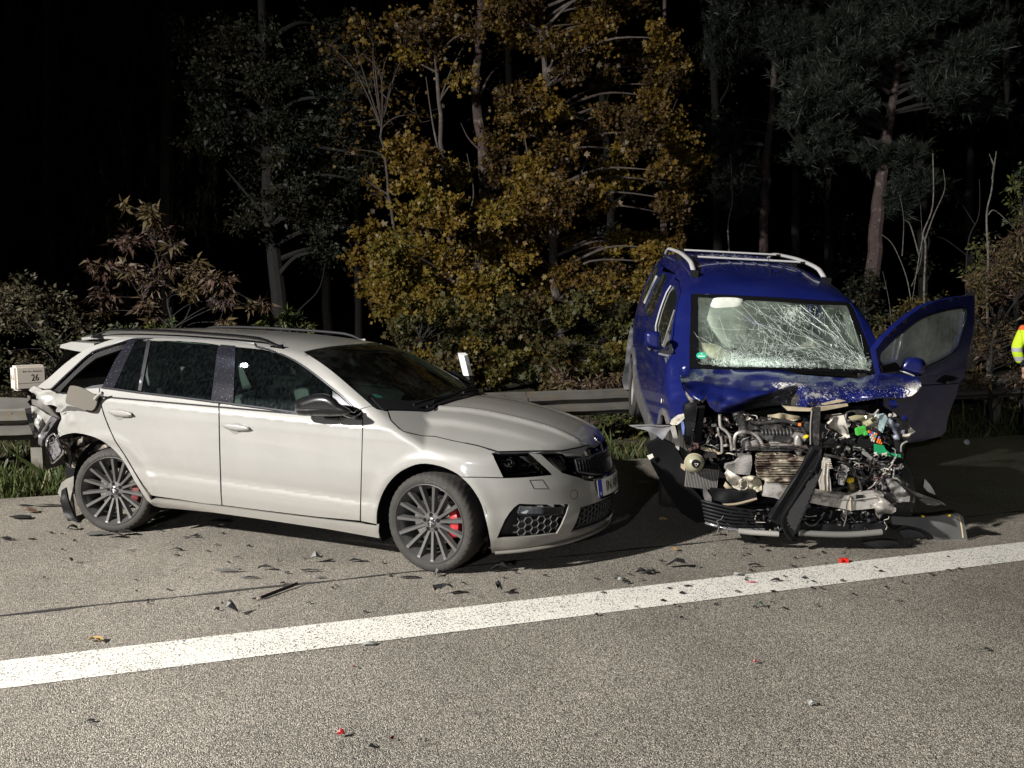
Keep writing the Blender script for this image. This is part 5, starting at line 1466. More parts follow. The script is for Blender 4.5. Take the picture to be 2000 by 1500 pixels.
def bonx(v):
    u, w = v[:, 0], v[:, 1]
    top = np.interp(u, [1325, 1345, 1525, 1675, 1712, 1800], [725, 716, 722, 738, 730, 740])
    bot = np.interp(u, [1325, 1345, 1385, 1412, 1475, 1530, 1612, 1720, 1790, 1800], [745, 772, 795, 806, 797, 792, 793, 778, 770, 745])
    t = np.clip((w - top) / np.maximum(bot - top, 6), 0, 1.05)
    x = -.07 + .50 * np.sin(np.clip(t, 0, 1.05) * 1.75) / 1.0
    # right part rides up as a rolled lip, left part bulges
    rr = np.clip((u - 1560) / 60, 0, 1); x = x * (1 - .18 * rr) + .05 * rr
    # deep fold from the impact centre down to the left
    d = (u - 1555) * .34 + (w - 752) * .94          # distance to the fold line
    al = np.clip((1575 - u) / 30, 0, 1) * np.clip((u - 1400) / 60, 0, 1)
    x = x - .22 * al * (1 / (1 + np.exp(-(d - 3) / 2.5)))
    x = x + .040 * vnoise(np.stack([u / 55, w / 24], 1), 1.0, 8) + .020 * vnoise(np.stack([u / 20, w / 12], 1), 1.0, 9)
    x = x + .03 * np.exp(-((u - 1560) / 18) ** 2) * np.clip(1 - abs(w - 748) / 14, 0, 1)
    return x
def bonfn(v):
    D = VAN.rays(v); x = bonx(v); t = (x - VAN.o[0]) / D[:, 0]; return VAN.o + D * t[:, None]
v2, T = fill(sp2(bonp, 1), 3.2)
X = bonfn(v2); Nf = np.cross(X[T[:, 1]] - X[T[:, 0]], X[T[:, 2]] - X[T[:, 0]])
if Nf[:, 0].sum() < 0: T = T[:, ::-1]
n = len(X); Nn = np.zeros_like(X); Nf = np.cross(X[T[:, 1]] - X[T[:, 0]], X[T[:, 2]] - X[T[:, 0]])
for k in range(3): np.add.at(Nn, T[:, k], Nf)
Nn /= np.linalg.norm(Nn, axis=1)[:, None] + 1e-12
F = [tuple(q) for q in T] + [(q[2] + n, q[1] + n, q[0] + n) for q in T]; cnt = set()
for q in T:
    for a, b in ((q[0], q[1]), (q[1], q[2]), (q[2], q[0])): cnt.add((a, b))
F += [(b, a, a + n, b + n) for a, b in cnt if (b, a) not in cnt]
BN = mk('crumpled_bonnet', list(X) + list(X - Nn * .006 + np.array([-.002, 0, 0])), F, m_bon, VANO, True, 45)
at_ = BN.data.color_attributes.new('scuff', 'FLOAT_COLOR', 'POINT')
u, w = v2[:, 0], v2[:, 1]
d = (u - 1555) * .34 + (w - 752) * .94
blk = np.clip((1570 - u) / 20, 0, 1) * np.clip((u - 1410) / 50, 0, 1) * np.clip((d + 6) / 8, 0, 1)
ctr = np.exp(-((u - 1600) / 70) ** 2 - ((w - 772) / 16) ** 2) + np.exp(-((u - 1560) / 22) ** 2 - ((w - 750) / 6) ** 2) * 1.1
spk = np.clip((u - 1470) / 60, 0, 1) * np.clip((w - 738) / 12, 0, 1) * .75 + np.exp(-((u - 1785) / 18) ** 2) * .5 + np.exp(-((u - 1520) / 40) ** 2 - ((w - 750) / 10) ** 2) * .5
arr = np.stack([ctr, blk, spk, np.ones(len(u))], 1); arr = np.vstack([arr, arr * 0])
at_.data.foreach_set('color', arr.astype(np.float32).ravel())

# ---------------- engine bay
m_al = mat('cast_aluminium', (.42, .40, .37), .42, metal=.5, noise=.35, nscale=22, dirt=(.10, .09, .08), dirt_amt=.25, dirt_scale=9)
m_hose = mat('hose_grey', (.22, .21, .20), .5, metal=.2, noise=.2)
m_cream = mat('cream_panel', (.38, .32, .22), .6, noise=.25, nscale=12, dirt=(.15, .11, .07), dirt_amt=.2)
m_bk2 = mat('engine_black', (.022, .021, .021), .5, noise=.4, nscale=25, dirt=(.10, .09, .08), dirt_amt=.25, dirt_scale=18, bump=.3, bscale=80)
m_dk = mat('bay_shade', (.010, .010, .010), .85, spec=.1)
m_white = mat('white_housing', (.56, .53, .46), .5, dirt=(.25, .20, .14), dirt_amt=.3, dirt_scale=14)
m_green = mat('circuit_green', (.01, .26, .10), .45)
m_yel = mat('yellow_cap', (.80, .55, .02), .4)
m_ora = mat('orange_fuse', (.75, .20, .03), .4)
m_rust = mat('brown_metal', (.09, .05, .045), .6, noise=.4, nscale=12)
m_beam = mat('bumper_beam_metal', (.50, .48, .45), .38, metal=.45, noise=.2, nscale=15, dirt=(.20, .18, .15), dirt_amt=.25, dirt_scale=12)
def vtube(name, px, x, r, m, n=8, sub=4, parent=None):
    xs = x if isinstance(x, (list, tuple)) else [x] * len(px)
    return tubeobj(name, [vplane(u, v, sx(xx)) for (u, v), xx in zip(px, xs)], r, m, parent or VANO, n, sub)
def vbox(name, u, v, x, dims, m, rot=(0, 0, 0), bev=.006, parent=None):
    b = bmesh.new(); bmesh.ops.create_cube(b, size=1)
    for q in b.verts: q.co = Vector((q.co.x * dims[0], q.co.y * dims[1], q.co.z * dims[2]))
    bmesh.ops.bevel(b, geom=b.edges, offset=bev, segments=2, affect='EDGES')
    M = Matrix.Translation(vplane(u, v, sx(x))) @ (Matrix.Rotation(rot[2], 4, 'Z') @ Matrix.Rotation(rot[1], 4, 'Y') @ Matrix.Rotation(rot[0], 4, 'X'))
    b.transform(M); me = bpy.data.meshes.new(name); b.to_mesh(me); b.free(); me.materials.append(m)
    o = bpy.data.objects.new(name, me); col.objects.link(o); o.parent = parent or VANO
    return o
# bulkhead and inner wings
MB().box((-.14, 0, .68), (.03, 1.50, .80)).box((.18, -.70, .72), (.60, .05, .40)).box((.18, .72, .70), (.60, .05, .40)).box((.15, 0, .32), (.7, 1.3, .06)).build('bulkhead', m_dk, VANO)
vflat('brown_panel', D7((530, 300), (760, 290), (800, 480), (700, 480), (560, 400)), .02, m_rust)
vflat('cream_strip', D6((1640, 215), (1930, 240), (1990, 225)) + D7((430, 235), (780, 195), (782, 215), (560, 258), (440, 272)) + D6((1930, 268), (1800, 265), (1690, 260)), .42, m_cream, .02, .015)
vflat('cream_flange', D7((520, 195), (700, 150), (760, 165), (640, 190), (560, 205)), .36, m_cream, .01, .01, step=3)
vflat('torn_foam', D6((1500, 310), (1600, 300), (1650, 290), (1820, 325), (1790, 350), (1720, 370), (1690, 330), (1560, 325)), .32, m_cream, .02, .03, sc=20)
vflat('torn_foam', D7((0, 320), (120, 290), (310, 320), (270, 350), (190, 360), (100, 335)), .34, m_cream, .02, .03, sc=20, seed=8)
# engine top
eng = VANO
for k, (y0, x_, dz, m_) in enumerate([((1470, 832), .22, .05, m_bk2), ((1505, 828), .24, .05, m_bk2), ((1540, 834), .22, .05, m_bk2), ((1490, 850), .30, .05, m_bk2), ((1525, 850), .31, .05, m_bk2)]):
    vbox('engine_cover', y0[0], y0[1], x_, (.18, .15, dz), m_bk2, (rnd.uniform(-.1, .1), rnd.uniform(-.2, .2), rnd.uniform(-.2, .2)), .012)
for k in range(9): vtube('engine_rib', [(1488 + 7 * k, 838), (1490 + 7 * k, 846), (1490 + 7 * k, 855)], [.36, .40, .38], .012, m_bk2)
vtube('intake_runner', [(1463, 824), (1490, 826), (1530, 822), (1560, 830)], .34, .014, m_bk2); vtube('intake_runner', [(1466, 838), (1500, 836), (1535, 840), (1568, 842)], .36, .012, m_bk2)
vtube('corrugated_hose', [(1545, 850), (1560, 852), (1572, 856)], .38, .028, m_hose)
vtube('coolant_hose', [(1438, 812), (1446, 818), (1452, 832), (1450, 850)], .30, .034, m_bk2, 12); vtube('coolant_hose', [(1453, 858), (1456, 866), (1458, 876)], .34, .034, m_hose, 12); vtube('coolant_hose', [(1472, 858), (1475, 866), (1478, 876)], .34, .032, m_hose, 12)
for k in range(5): vtube('hose_ring', [(1432 + 3 * k, 812 + 6 * k), (1440 + 3 * k, 809 + 6 * k)], .31, .016, m_bk2)
vtube('silver_pipe', [(1406, 810), (1406, 822), (1408, 834), (1418, 842), (1425, 852), (1428, 866), (1429, 880)], .42, .011, m_al)
vtube('silver_pipe', [(1434, 878), (1434, 862), (1438, 848), (1450, 844), (1464, 845), (1476, 850), (1485, 860), (1491, 873)], .44, .0125, m_al)
vtube('silver_pipe', [(1402, 835), (1404, 848), (1408, 855)], .40, .008, m_al); vtube('silver_pipe', [(1408, 852), (1410, 866), (1410, 884)], .40, .010, m_hose)
vflat('heat_shield', D6((1510, 570), (1560, 550), (1650, 550), (1760, 530), (1790, 560), (1780, 600), (1600, 605), (1520, 605)), .40, m_al, .03, .02, seed=31)
vpil('alternator', D6((1760, 520), (1800, 490), (1830, 530), (1840, 620), (1820, 700), (1780, 690), (1750, 640)), .40, .03, .05, m_al, R=5, step=3)
vflat('front_panel_bar', D6((1300, 620), (1600, 615), (1880, 605), (1900, 640), (1700, 655), (1500, 655), (1310, 650)), .46, m_bk2, .03, .008)
for k in range(12): vbox('clip', 1470 + 9 * k, 877, .47, (.01, .012, .012), m_al)
vtube('cable', [(1430, 880), (1480, 872), (1540, 873), (1578, 884)], .50, .004, m_bk2); vtube('cable', [(1470, 870), (1530, 866), (1577, 875)], .50, .003, m_rust)
# sensors
vtube('injector', [(1563, 830), (1570, 840), (1578, 855)], .44, .012, m_bk2); vbox('sensor_tip', 1562, 829, .46, (.02, .02, .02), m_ora, bev=.004); vbox('yellow_connector', 1574, 853, .47, (.02, .035, .022), m_yel, (.5, 0, 0))
vpil('pulley', D6((1860, 370), (1910, 370), (1935, 420), (1920, 470), (1870, 470), (1845, 420)), .30, .02, .03, m_bk2, R=4, step=3)
# strap over the lock carrier
vflat('lock_bracket', D7((440, 228), (515, 228), (512, 330), (500, 430), (498, 600), (455, 600), (420, 560), (415, 420), (420, 290)), .50, m_bk2, .015, .012, seed=41)
vtube('bracket_edge', [(1586, 802), (1583, 830), (1583, 868)], .515, .005, m_hose)
# black corrugated air duct
for k in range(9): vtube('duct_ring', [(1604 + 3.6 * k, 858), (1603.5 + 3.6 * k, 866), (1603 + 3.6 * k, 873)], [.42, .45, .42], .0085, m_bk2)
vpil('air_duct', D7((520, 545), (670, 540), (672, 610), (520, 610)), .40, .05, .04, m_black, R=6, step=4)
# battery side: white housing, fuse box
vflat('white_housing', D7((650, 320), (740, 305), (770, 400), (800, 520), (770, 530), (700, 480), (640, 440), (600, 400), (640, 370)), .36, m_white, .06, .02, seed=51)
vflat('battery_label', D7((690, 405), (725, 400), (765, 470), (735, 478)), .385, mat('grey_label', (.28, .27, .25), .5), .004, .002, step=3)
vflat('inner_wing_panel', D7((790, 330), (880, 305), (1000, 315), (1080, 330), (1090, 400), (1000, 430), (880, 400), (840, 380)), .12, mat('beige_panel', (.36, .33, .20), .55, noise=.2), .02, .02)
for u_, v_ in ((1676, 827), (1640 + 75, 835)): 
    vpil('strut_mount', [(u_ + 9 * math.cos(t), v_ + 6 * math.sin(t)) for t in np.linspace(0, 6.28, 12, endpoint=False)], .20, .03, .02, m_bk2, R=4, step=2.5, sub=1)
    vbox('bolt', u_, v_, .235, (.012, .02, .02), m_al, bev=.004)
vbox('fuse_box', 1697, 858, .26, (.10, .17, .09), m_black, (.5, 0, 0), .01)
vbox('green_fuse_carrier', 1681, 841, .36, (.03, .075, .055), mat('lime_green', (.07, .42, .06), .4), (.3, 0, .2), .006)
vbox('green_fuse_carrier', 1690, 846, .365, (.02, .03, .03), mat('lime_green2', (.08, .50, .08), .4), (.3, 0, .2), .004)
fc = [m_ora, mat('red_fuse', (.65, .03, .03), .4), mat('blue_fuse', (.10, .14, .45), .4), m_white, m_ora, mat('teal_fuse', (.02, .4, .4), .4), m_ora, mat('violet_fuse', (.2, .15, .4), .4)]
for i in range(4):
    for j in range(6):
        if (i + j) % 7 == 5: continue
        vbox('fuse', 1697 + j * 3.6 + i * 2.0, 843 + i * 5.5 + j * 1.2, .37, (.012, .010, .017), fc[(i * 2 + j) % 8 if i < 2 else (0 if j > 1 else 3)], (.2, 0, .1), .002)
vflat('circuit_board', D7((1035, 585), (1130, 600), (1150, 640), (1190, 675), (1300, 690), (1300, 718), (1180, 705), (1100, 690), (1040, 665)), .44, m_green, .006, .004, step=4)
for i in range(14): vbox('solder_pin', 1707 + rnd.uniform(0, 30), 886 + rnd.uniform(-2, 6), .45, (.008, .012, .012), m_white, (rnd.random(), 0, 0), .002)
vflat('washer_bottle', D7((1085, 310), (1150, 300), (1170, 340), (1140, 400), (1120, 480), (1100, 470)), .28, mat('pale_blue_plastic', (.34, .46, .46), .35), .04, .02)
HL = vflat('broken_headlight', D7((1195, 340), (1240, 370), (1300, 400), (1340, 450), (1330, 490), (1260, 500), (1220, 440)), .30, mat('shattered_lamp', (.40, .42, .55), .12, metal=.6, noise=.9, nscale=30), .05, .07, sc=22, seed=61, step=3, smooth=False)
vflat('lamp_shard', D7((1320, 500), (1350, 450), (1400, 430), (1440, 465), (1400, 490), (1350, 540), (1300, 560)), .32, m_white, .01, .05, sc=30, seed=62, step=3, smooth=False, parent=HL)
vflat('blue_wing_scrap', D7((1190, 150), (1240, 160), (1278, 215), (1210, 255), (1190, 210)), .20, m_blue, .01, .04, sc=16, seed=63, step=3)
vflat('blue_wing_scrap', D7((1310, 320), (1345, 305), (1390, 400), (1380, 450), (1330, 420)), .22, m_blue, .01, .04, sc=16, seed=64, step=3)
vpil('bulb', D7((1225, 505), (1255, 490), (1285, 510), (1290, 545), (1250, 550), (1225, 530)), .34, .03, .02, mat('bulb_glass', (.30, .33, .40), .15), R=5, step=2.5)
vtube('wire', [(1760, 882), (1760, 872), (1764, 866), (1772, 862)], .36, .006, m_hose)
vtube('wiring_loom', [(1652, 838), (1652, 810), (1660, 803), (1675, 803), (1690, 806), (1705, 810), (1716, 800)], .34, .007, m_hose)
vbox('plug', 1680, 805, .36, (.03, .07, .028), m_bk2)
# left side: torn wing edge, white scraps, tank
vflat('torn_wing_edge', D6((560, 350), (620, 305), (682, 290), (690, 330), (640, 380), (610, 400), (560, 400), (545, 390)), .44, m_white, .008, .02, seed=71, step=3)
vflat('inner_wing_strip', D6((540, 420), (590, 400), (610, 480), (635, 600), (630, 650), (600, 620), (560, 480)), .42, mat('zinc_grey', (.30, .29, .27), .5, metal=.3, noise=.2), .01, .02, seed=72)
vflat('black_upright', D6((695, 200), (800, 195), (800, 300), (780, 400), (750, 520), (745, 600), (700, 600), (680, 520), (690, 380), (680, 290)), .46, m_black, .05, .02, seed=73)
vflat('blue_scrap', D6((650, 375), (675, 365), (685, 420), (680, 500), (665, 490)), .47, mat('light_blue_metal', (.12, .18, .42), .3, metal=.3), .008, .01, step=3)
vflat('white_bracket', D6((800, 335), (895, 330), (893, 365), (850, 402), (822, 398)), .32, m_white, .01, .01, step=3)
vflat('hinge_scrap', D6((690, 60), (740, 130), (800, 165), (780, 190), (740, 180), (700, 110)), .32, m_crum, .01, .04, sc=25, step=3, smooth=False)
vflat('torn_metal_tip', D6((845, 170), (870, 150), (905, 112), (890, 150), (862, 185)), .46, m_crum, .006, .01, step=3)
vflat('frame_rail', D6((840, 610), (900, 620), (1000, 650), (1050, 680), (1000, 690), (900, 660), (845, 640)), .36, m_cream, .02, .01)
vflat('bracket_plate', D6((770, 575), (820, 580), (822, 625), (780, 640), (720, 650), (725, 630), (775, 620)), .50, m_rust, .01, .005, step=3)
vflat('grey_scrap', D6((870, 690), (900, 660), (990, 680), (1000, 720), (880, 720)), .44, m_bk2, .02, .02)
tk = vplane(1356, 904, sx(.56))
TK = MB().lathe([(.0001, .066), (.030, .058), (.052, .041), (.064, .015), (.067, -.01), (.060, -.04), (.04, -.06), (.0001, -.066)], 32, 'X', c=tuple(tk)).build('expansion_tank', mat('aged_tank_plastic', (.26, .25, .17), .35, noise=.25, nscale=7), VANO, True)
cpx = vplane(1359, 906, sx(.56) + .066)
CP = MB().lathe([(.0001, .022), (.024, .020), (.028, .010), (.029, -.01)], 24, 'X', c=tuple(cpx)).build('tank_cap', m_black, TK, True)
tri = [(0, .012), (-.012, -.010), (.012, -.010)]
for k in range(3):
    a, b = tri[k], tri[(k + 1) % 3]
    MB().tube([cpx + Vector((.024, a[0], -a[1])), cpx + Vector((.024, b[0], -b[1]))], .0018, 5).build('warning_triangle', m_white, TK)
MB().tube([Vector(tk) + Vector((0, .066 * math.cos(t), .066 * math.sin(t))) for t in np.linspace(0, 6.28, 30)], .004, 6).build('tank_seam', m_cream, TK)
vflat('tank_bracket', D6((650, 780), (700, 790), (690, 850), (650, 820)), .54, m_cream, .01, .005, step=3)
for k in range(22):
    u_ = 1340 + 2.9 * k; MB().box(vplane(u_, 930 + k * .35, .58), (.02, .0045, .15)).build('radiator_fin', m_hose, VANO)
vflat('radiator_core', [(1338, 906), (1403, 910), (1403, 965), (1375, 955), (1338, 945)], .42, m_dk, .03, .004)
# crushed condenser: horizontal fins, crumpled
def condenser():
    poly = D6((1390, 690), (1450, 682), (1600, 675), (1720, 690), (1800, 715), (1885, 712)) + [(1572, 905), (1552, 942)] + D6((1720, 1010), (1560, 985), (1520, 990), (1480, 960), (1440, 930), (1400, 905), (1380, 800))
    v2, T = fill(poly, 2.6)
    D = VAN.rays(v2)
    x = .61 + .035 * vnoise(np.stack([v2[:, 0] / 30, v2[:, 1] / 14], 1), 1.0, 3) + .016 * np.sin(v2[:, 1] * 1.55 + 1.2 * vnoise(v2 / 18, 1.0, 5)) + .012 * vnoise(np.stack([v2[:, 0] / 9, v2[:, 1] / 3], 1), 1.0, 6)
    X = VAN.o + D * ((x - VAN.o[0]) / D[:, 0])[:, None]
    Nf = np.cross(X[T[:, 1]] - X[T[:, 0]], X[T[:, 2]] - X[T[:, 0]])
    if Nf[:, 0].sum() < 0: T = T[:, ::-1]
    return mk('crushed_radiator', list(X) + list(X - np.array([.03, 0, 0])), [tuple(q) for q in T] + [tuple(np.array(q[::-1]) + len(X)) for q in T], mat('crushed_fins', (.36, .32, .25), .6, metal=.2, noise=.35, nscale=30, dirt=(.08, .05, .04), dirt_amt=.4, dirt_scale=8), VANO)
condenser()
vflat('radiator_frame', D7((555, 725), (612, 735), (605, 800), (598, 870), (612, 960), (618, 1052), (590, 1058), (520, 1048), (505, 960), (520, 850)), .47, mat('pale_frame', (.46, .43, .38), .45, metal=.2), .03, .006, seed=81)
for k in range(3): vtube('frame_edge', [(1605 + k * 7, 900), (1602 + k * 7, 930), (1604 + k * 7, 958)], .505, .0035, m_white)
for k in range(5): vbox('white_fin', 1617 + k * 1.0, 897 + 4.2 * k, .51, (.01, .035, .006), m_white, bev=.001)
vtube('cooling_pipe', [(1610, 888), (1640, 895), (1662, 912), (1678, 940), (1684, 965)], .50, .010, m_bk2)
# crumpled white plastic, grey pad
vflat('grey_pad', D6((1210, 690), (1340, 700), (1345, 780), (1322, 890), (1200, 880), (1110, 880), (1080, 830), (1090, 790), (1180, 770), (1220, 730)), .46, mat('grey_felt', (.20, .19, .18), .8, noise=.3, bump=.5), .04, .03, seed=91)
vflat('crushed_white_plastic', D6((1110, 835), (1160, 870), (1240, 915), (1250, 990), (1225, 1040), (1160, 1010), (1100, 940), (1080, 880)), .54, m_white, .015, .05, seed=92)
vflat('crushed_white_plastic', D6((1240, 920), (1330, 900), (1400, 910), (1440, 960), (1440, 1040), (1380, 1060), (1280, 1050), (1230, 1050)), .52, mat('dirty_white_plastic', (.38, .35, .27), .5, noise=.6, nscale=18), .015, .07, sc=22, seed=93, smooth=False, step=3)
vflat('crushed_white_plastic', D6((1090, 960), (1130, 1000), (1230, 1050), (1150, 1055), (1100, 1030), (1070, 1000)), .53, m_cream, .015, .04, seed=94)
vtube('metal_ring', [(1452 + 9 * math.cos(t), 946 + 11 * math.sin(t)) for t in np.linspace(0, 6.3, 14)], .57, .004, m_al, sub=1)
# bumper beam
vflat('bumper_beam', D6((1495, 975), (1600, 985), (1715, 1010), (1690, 1080), (1650, 1142), (1560, 1110), (1448, 1095)), .58, m_beam, .06, .01, label='left length of the bent silver bumper beam')
vflat('bumper_beam', D7((430, 1042), (520, 1060), (660, 1078), (800, 1092), (900, 1082), (1050, 1065), (1130, 1075), (1132, 1200), (1050, 1212), (900, 1228), (810, 1236), (660, 1205), (520, 1182), (400, 1158)), .60, m_beam, .06, .008, seed=7, label='right length of the bent silver bumper beam')
vflat('beam_bracket', D7((862, 1085), (935, 1083), (930, 1140), (858, 1135)), .615, m_black, .004, .001, step=4)
vtube('beam_edge', [(1580, 967), (1604, 969), (1660, 976), (1712, 970), (1726, 968)], .615, .004, m_beam); vtube('beam_fold', [(1661, 968), (1661, 982), (1662, 997)], .61, .006, m_cream)
vflat('crash_box', D7((1060, 1095), (1125, 1110), (1190, 1160), (1252, 1215), (1248, 1245), (1215, 1265), (1160, 1262), (1110, 1270), (1090, 1320), (1075, 1290), (1055, 1200)), .63, m_al, .05, .04, sc=18, seed=95, smooth=False, step=4)
# lower front: tray, slats, lips
vflat('fog_lamp_panel', D6((868, 990), (900, 1030), (948, 1105), (950, 1150), (885, 1135), (872, 1100)), .64, mat('grey_gloss_scrap', (.12, .11, .11), .35), .02, .01)
vflat('air_guide', D6((950, 1038), (1100, 1050), (1380, 1055), (1395, 1120), (1300, 1180), (1060, 1192), (1040, 1150), (960, 1130), (940, 1070)), .62, m_black, .06, .02, seed=96)
vtube('air_guide_edge', [(1412, 986), (1440, 984), (1478, 974)], .66, .009, mat('worn_edge', (.25, .20, .14), .5))
for k in range(7):
    y0 = 978 + 7.2 * k; vtube('grille_slat', [(1371 + k * 1.2, y0), (1390 + k, y0 + 5), (1430, y0 + 14 - k * .3), (1475 + 3 * k, y0 + 20 - 1.2 * k)], [.60, .66, .70, .68], .010, m_black if k != 6 else mat('chrome_lip', (.45, .45, .47), .2, metal=.8), sub=5)
vflat('grille_backing', [(1376, 984), (1420, 996), (1490, 1008), (1505, 1020), (1500, 1040), (1450, 1036), (1400, 1022), (1380, 1010)], .60, m_dk, .03, .01)
vflat('black_scrap', D6((1090, 1290), (1250, 1300), (1500, 1290), (1430, 1320), (1300, 1345), (1200, 1380), (1140, 1330)), .66, m_black, .03, .02)
vflat('wing_liner', [(1262, 868), (1292, 856), (1318, 870), (1335, 900), (1350, 950), (1372, 975), (1384, 1018), (1362, 1022), (1330, 1002), (1298, 955), (1272, 905)], .06, m_void, .05, .05, sc=5, seed=97, label='large black wheel arch liner with deep shade put into its colour')  # near-black colour stands in for the shade over the liner
st_ = vflat('sticker', D6((318, 700), (370, 680), (385, 715), (340, 742)), .085, m_whitep, .002, .001, step=3)
vflat('wing_flange', D6((145, 407), (320, 402), (430, 404), (545, 408), (548, 440), (520, 470), (492, 520), (470, 548), (400, 492), (300, 450), (200, 428)), .62, mat('zinc_flange', (.20, .20, .21), .5, metal=.3, noise=.2, nscale=15), .012, .012)
vtube('flange_lip', [(1229, 831), (1264, 830), (1285, 831), (1309, 831)], .64, .003, m_hose)
# cowl grille hanging down diagonally
cg = vflat('scuttle_grille', D7((420, 620), (470, 612), (512, 610), (530, 622), (524, 760), (520, 830), (440, 1040), (380, 1190), (270, 1450), (232, 1530), (190, 1510), (120, 1380), (20, 1335), (5, 1300), (90, 1180), (180, 1050), (260, 920), (335, 800), (385, 700)), .76, m_black, .03, .012, sc=5, seed=98, label='long black perforated scuttle grille hanging diagonally over the engine bay')
for pts in (((522, 640), (470, 800), (400, 900), (250, 1130), (130, 1330), (200, 1500)), ((430, 620), (340, 800), (180, 1060), (20, 1310)), ((524, 830), (440, 1045), (380, 1195), (262, 1460)), ((400, 860), (460, 840), (470, 900), (400, 900))):
    vtube('grille_rib', D7(*pts), .79, .0075, m_black, parent=cg, n=6)
hv, hf = [], []
ppx = D7((470, 900), (520, 850), (440, 1045), (380, 1180), (265, 1440), (220, 1400), (180, 1310), (230, 1200), (330, 1060), (400, 950))
for i in range(60):
    for j in range(24):
        u_, v_ = 1530 + j * 2.9 + (i % 2) * 1.45, 925 + i * 2.1
        if not inpoly([(u_, v_)], ppx)[0]: continue
        c = vplane(u_, v_, sx(.76) + .022 + .012); k = len(hv); hv += [c + Vector((0, .0031 * math.cos(t), .0031 * math.sin(t))) for t in np.linspace(0, 2 * math.pi, 6, endpoint=False)] + [c + Vector((-.004, .0031 * math.cos(t), .0031 * math.sin(t))) for t in np.linspace(0, 2 * math.pi, 6, endpoint=False)]
        hf += [tuple(k + q for q in range(6))] + [(k + q, k + 6 + q, k + 6 + (q + 1) % 6, k + (q + 1) % 6) for q in range(6)]
setp(mk('perforation', hv, hf, mat('hole_grey', (.06, .06, .062), .6), cg), kind='stuff')
# right hand side scraps
vflat('bumper_bracket', D7((1100, 1080), (1150, 1060), (1250, 1080), (1350, 1120), (1390, 1150), (1300, 1160), (1200, 1150), (1130, 1110)), .50, m_bk2, .03, .05, sc=15, smooth=False, seed=101)
vflat('crushed_bracket', D7((1160, 940), (1220, 930), (1300, 1000), (1390, 1080), (1380, 1150), (1280, 1150), (1230, 1080), (1180, 1000)), .55, mat('grey_crush', (.13, .125, .12), .5, noise=.6, nscale=30), .02, .07, sc=25, smooth=False, seed=102, step=3)
vflat('plastic_rail', D7((1200, 920), (1300, 980), (1450, 1060), (1560, 1100), (1700, 1150), (1745, 1190), (1690, 1180), (1560, 1130), (1430, 1090), (1330, 1030), (1250, 990)), .52, m_bk2, .02, .01, seed=103)
vflat('plastic_scrap', D7((1480, 1130), (1560, 1125), (1700, 1170), (1640, 1190), (1550, 1180)), .54, m_bk2, .02, .015, seed=104)
vflat('liner_scrap', D7((1535, 930), (1580, 980), (1620, 1040), (1638, 1085), (1560, 1050), (1525, 1010)), .30, m_clad, .01, .02, seed=105)
vflat('hanging_strip', D7((730, 790), (770, 800), (775, 890), (740, 990), (690, 980), (700, 880)), .42, m_hose, .02, .02)
vbox('yellow_cap', 1661, 938, .50, (.03, .045, .03), m_yel, (.3, 0, .3)); vpil('reservoir', D7((780, 960), (830, 950), (860, 1000), (850, 1050), (800, 1050), (785, 1010)), .46, .04, .03, mat('olive_plastic', (.16, .14, .05), .35), R=5, step=3)
vflat('strut', D7((940, 640), (1000, 700), (1100, 760), (1150, 790), (1100, 790), (1000, 740), (930, 690)), .40, m_hose, .03, .01)
vtube('loom_arc', [(1690, 908), (1710, 914), (1735, 912)], .46, .008, m_bk2); vtube('loom_arc', [(1740, 906), (1748, 896), (1752, 888)], .44, .006, m_hose)
vtube('dangling_wire', [(1661, 968), (1654, 985), (1653, 1010), (1648, 1028)], [.64, .66, .68, .70], .0045, m_bk2)
# random wiring and fragments
R9 = random.Random(9)
wm = [m_bk2, m_black, m_hose, m_al, m_rust, mat('copper_wire', (.35, .16, .06), .4, metal=.6), mat('light_wire', (.40, .38, .33), .5)]
def wires(n, box, xr, L, rr, name):
    groups = {}
    for _ in range(n):
        u, v = R9.uniform(box[0], box[2]), R9.uniform(box[1], box[3]); a = R9.uniform(0, 6.28); x = sx(R9.uniform(*xr)); pts = []
        for k in range(6):
            pts.append(vplane(u, v, x)); a += R9.gauss(0, .8); u += L * math.cos(a); v += L * math.sin(a) * .8 + .6; x += R9.gauss(0, .03)
            u = min(max(u, box[0] - 6), box[2] + 6); v = min(max(v, box[1] - 4), box[3] + 8)
        groups.setdefault(R9.choice((0, 0, 0, 0, 1, 1, 1, 1, 2, 2, 3, 4, 6)), []).append((pts, R9.uniform(*rr)))
    for k, L_ in groups.items():
        mb = MB()
        for pts, r in L_: mb.tube(spline(pts, 3), r, 5, cap=False)
        setp(mb.build(name, wm[k], VANO, True), kind='stuff')
wires(40, (1345, 815, 1440, 895), (.15, .42), 8, (.0016, .004), 'wiring'); wires(26, (1605, 815, 1750, 880), (.12, .30), 8, (.0016, .004), 'wiring'); wires(40, (1640, 878, 1755, 925), (.25, .46), 8, (.0018, .006), 'wiring'); wires(26, (1455, 815, 1590, 875), (.15, .34), 8, (.002, .004), 'wiring'); wires(45, (1400, 1000, 1730, 1035), (.5, .72), 9, (.002, .004), 'wiring'); wires(45, (1640, 900, 1760, 980), (.3, .5), 8, (.002, .006), 'wiring')
